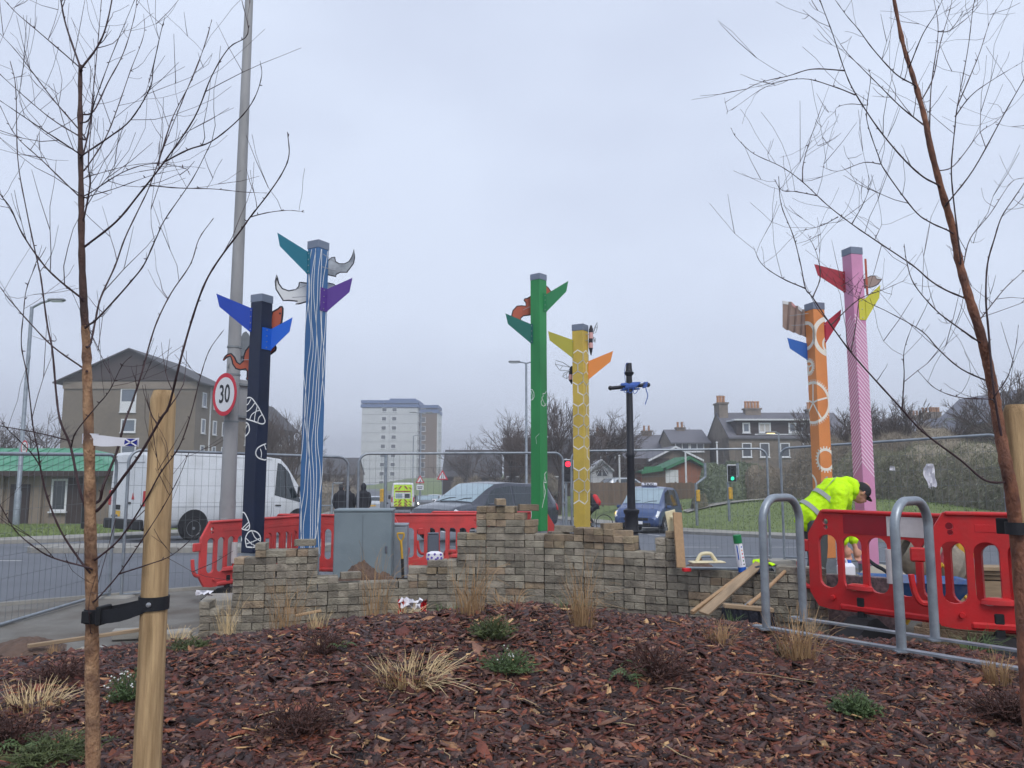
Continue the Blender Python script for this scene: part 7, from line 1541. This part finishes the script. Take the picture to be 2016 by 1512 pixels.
RB = [([(1984, 950), (1940, 946), (1890, 905), (1818, 851), (1776, 806), (1714, 738), (1675, 693), (1636, 640), (1600, 586), (1586, 568), (1577, 524), (1562, 465), (1538, 403), (1533, 347)], .0075, -.3), ([(1586, 568), (1540, 548), (1500, 520), (1483, 485)], .003, -.2), ([(1600, 586), (1615, 545), (1608, 500), (1590, 460)], .003, .2), ([(1636, 640), (1690, 590), (1740, 570), (1785, 550)], .003, .2), ([(1776, 806), (1780, 740), (1780, 690), (1800, 630)], .0032, -.2), ([(1675, 693), (1685, 640), (1692, 585), (1700, 560)], .0028, .1),
 ([(1904, 589), (1862, 571), (1830, 551), (1795, 521), (1722, 472), (1677, 441), (1628, 403), (1580, 358), (1538, 328), (1483, 302), (1450, 271), (1439, 252)], .0062, .35), ([(1580, 358), (1582, 320), (1600, 260), (1632, 170)], .0028, .2), ([(1677, 441), (1700, 400), (1718, 355)], .0024, -.1), ([(1608, 385), (1565, 377), (1540, 375), (1523, 352)], .0024, -.1), ([(1650, 427), (1615, 445), (1565, 457)], .0022, .1), ([(1722, 472), (1730, 455), (1737, 440)], .002, .05),
 ([(1865, 453), (1830, 437), (1799, 413), (1743, 337), (1729, 306), (1708, 243), (1707, 208), (1714, 156), (1710, 135)], .0052, -.3), ([(1733, 323), (1700, 320), (1650, 337), (1615, 327)], .0024, -.1), ([(1845, 363), (1816, 347), (1778, 312), (1729, 253), (1684, 184), (1663, 139), (1639, 66), (1618, 10), (1612, -10)], .0062, -.4), ([(1663, 139), (1600, 136), (1550, 150), (1490, 165), (1427, 202)], .0032, -.2), ([(1684, 187), (1640, 170), (1580, 155), (1510, 170), (1440, 217)], .003, .2), ([(1705, 207), (1670, 205), (1645, 215), (1650, 243)], .002, .1),
 ([(1812, 241), (1771, 208), (1726, 163), (1674, 111), (1655, 88)], .0044, .3), ([(1800, 167), (1764, 146), (1719, 97), (1691, 59), (1667, 31), (1641, -5)], .0052, -.2), ([(1866, 399), (1917, 333), (1976, 226), (2016, 156), (2060, 80)], .0058, -.3), ([(1830, 278), (1833, 174), (1847, 62), (1838, -5)], .0044, .25), ([(1891, 510), (1878, 400), (1873, 330), (1880, 250), (1885, 208), (1905, 100), (1915, 20), (1920, -5)], .0058, -.15),
 ([(1986, 935), (1958, 780), (1946, 650), (1941, 589), (1944, 521), (1958, 469), (1972, 427), (1997, 389), (2030, 340)], .0088, -.12), ([(1930, 628), (1949, 604), (1981, 565), (2016, 533), (2060, 490)], .0052, .3), ([(1923, 670), (1880, 640), (1842, 610), (1800, 560), (1785, 515), (1780, 480)], .0044, -.25), ([(1949, 753), (1892, 726), (1848, 688), (1815, 652), (1752, 616), (1714, 598), (1693, 586)], .0042, .3), ([(1949, 786), (1892, 783), (1842, 765), (1806, 729)], .0036, -.3),
 ([(1814, 198), (1837, 153), (1850, 90), (1870, 20), (1875, -5)], .004, .2), ([(1793, 125), (1816, 69), (1840, 30), (1858, -5)], .0038, -.2), ([(1873, 330), (1900, 300), (1930, 260), (1960, 240), (1990, 210)], .003, .25), ([(1880, 230), (1910, 190), (1950, 160), (2016, 120)], .003, -.2), ([(1885, 208), (1910, 150), (1930, 100), (1950, 40), (1975, 0)], .003, .3), ([(1958, 780), (1985, 740), (2000, 680), (2005, 640)], .0028, -.2), ([(1896, 525), (1910, 470), (1950, 420), (1990, 360), (2016, 350)], .0046, .25), ([(1847, 62), (1870, 60), (1910, 30), (1940, -5)], .0028, .2)]
birch('young bare birch leaning in from the right edge with reddish trunk', 2.72, [(2022, 1330), (2012, 1180), (2001, 1050), (1990, 960), (1981, 917), (1967, 842), (1955, 768), (1943, 708), (1928, 649), (1907, 583), (1889, 518), (1875, 448), (1854, 375), (1833, 295), (1819, 226), (1799, 156), (1778, 87), (1759, -6), (1742, -95), (1726, -190), (1716, -260)], (.0255, .0030), RB, 9, 'birch_bark_red', 5)
# ================================================================== BACKGROUND BARE TREES
def bare_tree(label, px_, py_top, d, spread=.5, seed=1, levels=5, upright=.5, gz=None, group='bare trees in the distance', dens=1.0):
    rs = random.Random(seed); p = W(px_, py_top, d); g = (G(p.x, d) if gz is None else gz) - .1; h = p.z - g
    r = thing('bare_tree', label, 'tree', (p.x, d, g), group=group); tk, cr_ = MB(), MB()
    def grow(b, v, L_, rad, lv):
        pts = [b]; n = 4 if lv < 2 else 3
        for j in range(n): v = (v + Vector((rs.gauss(0, .10), rs.gauss(0, .10), .06 * upright + rs.gauss(0, .05)))).normalized(); pts.append(pts[-1] + v * L_ / n)
        rr = [rad * (1 - .4 * j / n) for j in range(n + 1)]; (tk if lv < 2 else cr_).tube(pts, rr, 7 if lv < 2 else 4 if lv < 4 else 3, False)
        if lv >= levels: return
        k = int((4 if lv == 0 else 3.4) * dens + rs.random())
        for i in range(k):
            j = rs.randrange(1, n + 1); t_ = pts[j]; ax = Vector((rs.uniform(-1, 1), rs.uniform(-1, 1), rs.uniform(-.15, .3))); ax = (ax - v * ax.dot(v)).normalized(); nv = (v * (1 - spread * .55) + ax * spread * rs.uniform(.6, 1.25)).normalized(); grow(t_, nv, L_ * rs.uniform(.58, .80), max(.012, rad * rs.uniform(.42, .6)), lv + 1)
        grow(pts[-1], v, L_ * .72, max(.012, rad * .6), lv + 1)
    grow(Vector((0, 0, 0)), Vector((0, 0, 1)), h * .31, h * .022, 0)
    tk.build('trunk', M['bark_far'], r); cr_.build('crown', M['twig_far'], r)
    # scale so the crown tip reaches its height
    zmax = max(v.z for v in cr_.v); r.scale = (h / zmax,) * 3
    return r
bare_tree('bare tree beside the lower wing of the flats', 585, 800, 70, .45, 11, 5, .9, dens=1.1); bare_tree('upright bare tree between the navy and blue posts', 556, 788, 62, .38, 12, 5, 1.2, dens=1.1)
bare_tree('bare tree left of the tower block behind the fence top', 655, 893, 75, .6, 13, 5, .4); bare_tree('bare tree at the far left above the green roof', 70, 800, 60, .6, 14, 5, .4); bare_tree('second bare tree at the far left edge', 8, 815, 55, .6, 15, 5, .4)
bare_tree('rounded bare tree right of the tower block', 925, 852, 95, .62, 16, 5, .3); bare_tree('broad bare tree left of the green post', 1020, 800, 62, .6, 17, 5, .4); bare_tree('large bare tree between the green and yellow posts', 1098, 768, 56, .5, 18, 5, .7, dens=1.15)
bare_tree('bare tree right of the yellow post', 1188, 805, 62, .55, 19, 5, .4); bare_tree('small bare tree above the slate terrace', 1270, 845, 110, .6, 20, 4, .4); bare_tree('small bare tree behind the single chimney', 1356, 828, 105, .6, 21, 4, .4)
bare_tree('dense bare tree right of the orange post', 1660, 775, 46, .5, 22, 5, .8, dens=1.15); bare_tree('wide bare tree right of the pink post', 1752, 772, 44, .55, 23, 5, .8, dens=1.2); bare_tree('thin bare tree in front of the far terrace', 1822, 785, 50, .42, 24, 5, .8); bare_tree('bare tree at the right edge behind the stake', 2008, 720, 40, .55, 25, 5, .6, dens=1.1); bare_tree('bare tree in front of the tenement wall', 1605, 800, 52, .5, 26, 5, .6)
bare_tree('low bare tree left of the ambulance', 690, 905, 110, .6, 27, 4, .4); bare_tree('low bare tree between tower block and dark house', 880, 900, 120, .6, 28, 4, .4)
# hedges and scrub: closed core bodies with many twigs and leaves standing out of them
def scrub(name, label, pts, h, w_, mat, seed, n, twig=.35, cat='hedge', core='hedge_core', leaf=.05, top=None):
    """pts: ground line of (x,y); builds a ragged hedge along it"""
    rs = np.random.RandomState(seed); P_ = [Vector((x, y, 0)) for x, y in pts]; base = P_[0]; r = thing(name, label, cat, (base.x, base.y, G(base.x, base.y)), group='hedges and scrub'); O = r.location
    Q = curve_pts(P_, 6) if len(P_) > 2 else [P_[0].lerp(P_[-1], i / 8) for i in range(9)]; rows = []
    for i, q in enumerate(Q):
        t_ = (Q[min(i + 1, len(Q) - 1)] - Q[max(i - 1, 0)]).normalized(); nn = Vector((t_.y, -t_.x, 0)); g = G(q.x, q.y) - .1; hh = h * (.84 + .10 * math.sin(i * 1.7 + seed) + .06 * math.sin(i * 3.9)) * (.5 if i in (0, len(Q) - 1) else 1)
        rows.append([Vector((q.x, q.y, g)) + nn * (w_ * c_ * .5) + Vector((0, 0, hh * s_)) for c_, s_ in ((1, 0), (1.02, .45), (.85, .8), (.4, .97), (-.4, .97), (-.85, .8), (-1.02, .45), (-1, 0))])
    m_ = MB(); m_.grid(rows); m_.v = [v - O for v in m_.v]; m_.build('core', M[core], r)
    ii = rs.randint(0, len(rows) - 1, n); jj = rs.randint(0, 7, n); u, v = rs.rand(n), rs.rand(n); V = np.zeros((n, 3, 3)); R_ = np.array([[tuple(p) for p in row] for row in rows])
    a = R_[ii, jj]; b = R_[ii + 1, jj]; c = R_[ii, jj + 1]; d_ = R_[ii + 1, jj + 1]; base_ = (a * (1 - u)[:, None] + b * u[:, None]) * (1 - v)[:, None] + (c * (1 - u)[:, None] + d_ * u[:, None]) * v[:, None] - np.array(O)
    dirv = rs.randn(n, 3) * .55 + np.array([0, -.25, .75]); dirv /= np.linalg.norm(dirv, axis=1)[:, None]; sd_ = np.cross(dirv, rs.randn(n, 3)); sd_ /= np.linalg.norm(sd_, axis=1)[:, None] + 1e-9; L_ = twig * (.25 + rs.rand(n))
    base_ = base_ - dirv * (L_ * .35)[:, None]; V[:, 0] = base_ - sd_ * leaf * .5; V[:, 1] = base_ + sd_ * leaf * .5; V[:, 2] = base_ + dirv * L_[:, None]
    me = bpy.data.meshes.new('twigs'); me.from_pydata(V.reshape(-1, 3).tolist(), [], np.arange(3 * n).reshape(-1, 3).tolist()); me.materials.append(M[mat]); link(bpy.data.objects.new('twigs', me), r)['kind'] = 'stuff'
    return r
Xd = lambda px_, d: (W(px_, 930, d).x, d)
scrub('hedge', 'tall tangled brown scrub behind the pink post', [Xd(1570, 40), Xd(1680, 38), Xd(1790, 36), Xd(1900, 33)], 3.5, 3.0, 'scrub', 2, 30000, .55, leaf=.03)
scrub('hedge', 'lower green brown scrub in front of the right houses', [Xd(1650, 33), Xd(1800, 30), Xd(1990, 26), Xd(2120, 24)], 2.3, 2.6, 'scrub_green', 3, 26000, .4, leaf=.03)
scrub('bush', 'rounded evergreen bush beside the green traffic light', [Xd(1392, 43), Xd(1420, 42.5), Xd(1450, 42.5), Xd(1482, 43)], 2.3, 2.6, 'evergreen', 4, 12000, .22, leaf=.07, core='evergreen'); scrub('hedge', 'clipped brown hedge right of the evergreen bush', [Xd(1470, 42), Xd(1520, 41), Xd(1580, 40)], 2.0, 1.6, 'scrub', 5, 9000, .3, leaf=.03)
scrub('hedge', 'dark brown hedge behind the dark car and green post', [Xd(885, 66), Xd(950, 66), Xd(1030, 64), Xd(1100, 62)], 3.4, 2.4, 'scrub', 6, 14000, .7, leaf=.05); scrub('hedge', 'dark scrub left of the tower block', [Xd(560, 66), Xd(620, 70), Xd(700, 80)], 3.0, 2.4, 'scrub', 7, 9000, .7, leaf=.05)
scrub('bush', 'small shrub on the grass bank below the wooden fence', [Xd(1362, 41), Xd(1374, 41), Xd(1388, 41)], .9, .8, 'scrub_green', 8, 2500, .2, leaf=.03)
scrub('hedge', 'wooded rise of bare bushes behind the right rooftops', [Xd(1700, 115), Xd(1850, 112), Xd(2050, 105)], 10.0, 5, 'scrub', 9, 12000, 1.6, leaf=.10)
# ================================================================== PLANTS ON THE BED
def grass_clump(label, px_, py_, h, n, spread, mat, seed, lean=.35, group='dry ornamental grass clumps', droop=.5, wd=.0022):
    rs = random.Random(seed); p = ground_hit(px_, py_); m_ = MB()
    for i in range(n):
        a = rs.random() * 2 * PI; rr = spread * math.sqrt(rs.random()) * .4; b = Vector((rr * math.cos(a), rr * math.sin(a), -.01)); L_ = h * rs.uniform(.45, 1.05); ln = lean * (rs.random() ** .8) * (1 + .5 * rs.random()); ax = Vector((math.cos(a + rs.gauss(0, .5)), math.sin(a + rs.gauss(0, .5)), 0)); pts = []; dr = rs.random() ** 2 * droop
        for j in range(7):
            t_ = j / 6; pts.append(b + ax * (ln * L_ * t_ + dr * L_ * t_ ** 3) + Vector((0, 0, L_ * (t_ - dr * .9 * t_ ** 3 * (1.0 if dr < .4 else 1.25)) * (1 - .3 * ln))))
        kx = Vector((rs.gauss(0, .05), rs.gauss(0, .05), rs.gauss(0, .03))) * L_
        for j, q in enumerate(pts): q += kx * math.sin(j * 1.1 + i) * (j / 6)
        for q in pts: q.z = max(q.z, .004)
        sd_ = Vector((-ax.y, ax.x, 0)); w_ = wd * rs.uniform(.6, 1.4); rows = [[q - sd_ * w_ * (1 - .8 * j / 6), q + sd_ * w_ * (1 - .8 * j / 6) + Vector((0, 0, w_ * .3))] for j, q in enumerate(pts)]; m_.grid(rows, False)
    o = m_.build('grass_clump', M[mat]); o.location = p; return tag(o, label, 'grass clump', group)
for a in (('tall reddish dry grass in front of the soil heap', 738, 1217, .60, 60, .22, 'straw_dark', 1, .12, .55), ('bleached dry grass in front of the stepped paver stack', 560, 1240, .42, 90, .26, 'straw_dark', 2, .16, .5), ('dry grass at the left end of the paver stacks', 448, 1256, .40, 60, .18, 'straw', 3, .14, .5), ('tall arching dry grass before the tallest paver stack', 925, 1213, .46, 120, .24, 'straw_dark', 4, .18, .75), ('dense upright dry grass below the yellow post', 1148, 1238, .46, 130, .18, 'straw_dark', 5, .14, .7),
          ('small dry tuft at the foot of the tallest paver stack', 1000, 1198, .18, 70, .2, 'straw_dark', 6, .5, .5), ('pale dry tuft beside the torn red bag', 798, 1206, .14, 90, .2, 'straw', 7, .9, .3), ('short straw tuft beside the thin batten', 625, 1242, .16, 90, .14, 'straw', 8, .25, .2), ('dry grass clump beside the propped boards', 1418, 1270, .17, 110, .16, 'straw_dark', 9, .45, .6), ('tall dry grass with some green at the bike rack foot', 1572, 1305, .34, 170, .2, 'straw_dark', 10, .35, .6), ('dry grass clump near the right birch foot', 1962, 1352, .19, 150, .13, 'straw_dark', 11, .22, .4), ('large flattened pale straw clump in the middle of the bed', 800, 1345, .165, 300, .34, 'straw', 12, .95, .6), ('straw grass clump beside the left birch', 62, 1400, .15, 190, .26, 'straw', 13, .8, .5), ('small upright tuft near the far left batten', 103, 1290, .10, 70, .08, 'straw_dark', 14, .2, .1), ('straw clump behind the left timber stake', 345, 1256, .14, 110, .18, 'straw', 15, .7, .4)):
    grass_clump(a[0], a[1], a[2], a[3], a[4], a[5], a[6], a[7], a[8], droop=a[9])
for a in (('green arching grass under the right barrier', 1915, 1275, .20, 110, .24, 'fern_green', 21, .8, .7), ('green grass leaves behind the dry grass below the yellow post', 1115, 1205, .13, 60, .2, 'fern_green', 22, .7, .5), ('green grass leaves behind the tall arching dry grass', 870, 1203, .11, 50, .22, 'fern_green', 23, .8, .5), ('green leaves beneath the dry grass at the rack', 1540, 1292, .10, 45, .18, 'fern_green', 24, .9, .4), ('small green tuft beside the broom', 1442, 1222, .12, 40, .12, 'fern_green', 25, .4, .4)): grass_clump(a[0], a[1], a[2], a[3], a[4], a[5], a[6], a[7], a[8], 'green grass plants', a[9], .003)
def heather(label, px_, py_, rx_, h, mat, seed, n=150, flowers=0, group='heather plants'):
    rs = random.Random(seed); p = ground_hit(px_, py_); r = thing('heather', label, 'heather', p, group=group); m_ = MB(); fl = MB()
    for i in range(n):
        a = rs.random() * 2 * PI; q = math.sqrt(rs.random()); b = Vector((rx_ * .25 * q * math.cos(a), rx_ * .25 * q * math.sin(a), 0)); e = Vector((rx_ * q * math.cos(a), rx_ * q * math.sin(a), h * (1 - .55 * q * q) * rs.uniform(.4, 1.15))) + Vector((rs.gauss(0, rx_ * .14), rs.gauss(0, rx_ * .14), 0)); mid = (b + e) / 2 + Vector((rs.gauss(0, rx_ * .12), rs.gauss(0, rx_ * .12), h * rs.uniform(-.05, .25))); pts = curve_pts([b, mid, e], 3); m_.tube(pts, [.0018] * (len(pts) - 1) + [.0008], 3, False)
        for k in range(16):
            c = pts[min(len(pts) - 1, 1 + int(k * len(pts) / 16))]; v = Vector((rs.gauss(0, 1), rs.gauss(0, 1), rs.uniform(.1, 1))).normalized() * rs.uniform(.008, .02); s_ = Vector((-v.y, v.x, 0)) * .2; m_.add([c - s_, c + s_, c + v], [(0, 1, 2)])
        if rs.random() < flowers:
            for k in range(3): c = e + Vector((rs.gauss(0, .006), rs.gauss(0, .006), rs.uniform(-.02, .006))); fl.lathe([(0, -.004), (.0045, 0), (0, .005)], 5, Matrix.Translation(c))
    m_.build('foliage', M[mat], r)
    if flowers: fl.build('flowers', M['petal'], r, kind='stuff')
    return r
for a in (('green heather cushion in front of the tallest paver stack', 970, 1262, .13, .13, 'heather_green', 1, 170, 0), ('bright green plant with a few white flowers right of the straw clump', 1003, 1328, .14, .11, 'fern_green', 2, 120, .06), ('bright green heather cushion in the right of the bed', 1686, 1412, .10, .09, 'fern_green', 3, 190, 0), ('white flowering heather between birch and stake', 250, 1386, .10, .13, 'fern_green', 4, 90, .12), ('olive heather at the bottom left corner', 105, 1506, .16, .10, 'heather_green', 5, 200, 0), ('low olive heather left of the pavers', 372, 1282, .13, .07, 'heather_green', 6, 130, 0), ('dark brown heather near the left pavers', 640, 1290, .16, .13, 'heather_brown', 7, 100, 0), ('dark brown dead bush in the right middle of the bed', 1290, 1335, .19, .16, 'heather_brown', 8, 150, 0), ('dark brown heather in the left foreground', 590, 1450, .17, .12, 'heather_brown', 9, 140, 0), ('brown heather behind the straw clump at the left', 120, 1345, .18, .12, 'heather_brown', 10, 160, 0), ('brown heather under the right birch', 1985, 1425, .15, .13, 'heather_brown', 11, 200, 0), ('dark brown heather at the far left bottom edge', 15, 1480, .12, .12, 'heather_brown', 12, 160, 0)): heather(*a)
def fern(label, px_, py_, L_, seed, n=5):
    rs = random.Random(seed); p = ground_hit(px_, py_); r = thing('fern', label, 'fern', p, group='small green ferns')
    for k in range(n):
        a = 2 * PI * k / n + rs.random(); ax = Vector((math.cos(a), math.sin(a), 0)); pts = [ax * L_ * t_ + Vector((0, 0, L_ * (.5 * math.sin(PI * min(1, t_ * 1.1)) * .8) + .01)) for t_ in np.linspace(0, 1, 12)]; m_ = MB(); m_.tube(pts, [.0018] * 11 + [.0008], 4)
        sd_ = Vector((-ax.y, ax.x, 0))
        for i in range(1, 12):
            w_ = L_ * .34 * math.sin(PI * (i / 12) ** .7)
            for s_ in (-1, 1): c = pts[i]; m_.add([c - ax * .005, c + ax * .005, c + sd_ * s_ * w_ + ax * w_ * .35 + Vector((0, 0, -.004))], [(0, 1, 2)])
        m_.build('frond', M['fern_green'], r)
fern('small green fern at the bottom left corner', 52, 1492, .13, 1); fern('green fern fronds at the foot of the dead brown bush', 1245, 1348, .12, 2, 4); fern('green fern above the dead brown bush', 1255, 1322, .09, 3, 3); fern('little fern beside the brown heather near the pavers', 672, 1285, .10, 4, 4)
# loose straws, pale splinters and small stones lying on the mulch
m_ = MB(); rs = random.Random(33)
for (x, y, L_, yw) in [(470, 1400, .42, .75), (560, 1345, .2, .6), (1460, 1330, .34, -.55), (1215, 1275, .2, -.9), (1015, 1380, .18, -1.0), (1640, 1300, .25, -.4), (870, 1240, .2, .1)] + [(rs.uniform(60, 1960), rs.uniform(1250, 1500), rs.uniform(.06, .2), rs.uniform(-1.6, 1.6)) for _ in range(60)]:
    p = ground_hit(x, y) + Vector((0, 0, .014)); v = Vector((math.cos(yw), math.sin(yw), 0)); n_ = Vector((-v.y, v.x, 0)); c = rs.uniform(-.06, .06); m_.tube([p, p + v * L_ * .35 + n_ * c * .6 + Vector((0, 0, .008)), p + v * L_ * .7 + n_ * c + Vector((0, 0, .006)), p + v * L_ + n_ * c * .4], [.0016, .0017, .0014, .0006], 4, False)
tag(m_.build('loose_straw', M['straw']), 'loose pale straws scattered over the bark mulch', 'straw', kind='stuff')
m_ = MB()
for i in range(70):
    p = ground_hit(rs.uniform(20, 1990), rs.uniform(1255, 1505)) + Vector((0, 0, .012)); s_ = rs.uniform(.008, .026); m_.box((0, 0, 0), (s_ * 2.4, s_ * .8, s_ * .3), Matrix.Translation(p) @ Matrix.Rotation(rs.uniform(0, 6), 4, 'Z') @ Matrix.Rotation(rs.gauss(0, .3), 4, 'X'), s_ * .1)
tag(m_.build('wood_splinters', M['timber_raw']), 'pale wood splinters scattered over the bark mulch', 'splinters', kind='stuff')
# ================================================================== DAMP AIR
hz = MB().box((0, 330, 13), (1500, 780, 34)).build('haze', M['paint_white']); hz.data.materials.clear()
hm = bpy.data.materials.new('haze'); hm.use_nodes = True; ht = hm.node_tree; ht.nodes.clear(); ho = ht.nodes.new('ShaderNodeOutputMaterial'); hv = ht.nodes.new('ShaderNodeVolumePrincipled'); hv.inputs['Color'].default_value = (.93, .95, 1.0, 1); hv.inputs['Density'].default_value = .0021; hv.inputs['Anisotropy'].default_value = .2
ht.links.new(hv.outputs['Volume'], ho.inputs['Volume']); hz.data.materials.append(hm); tag(hz, 'thin damp haze in the air over the whole street', 'haze', kind='stuff')
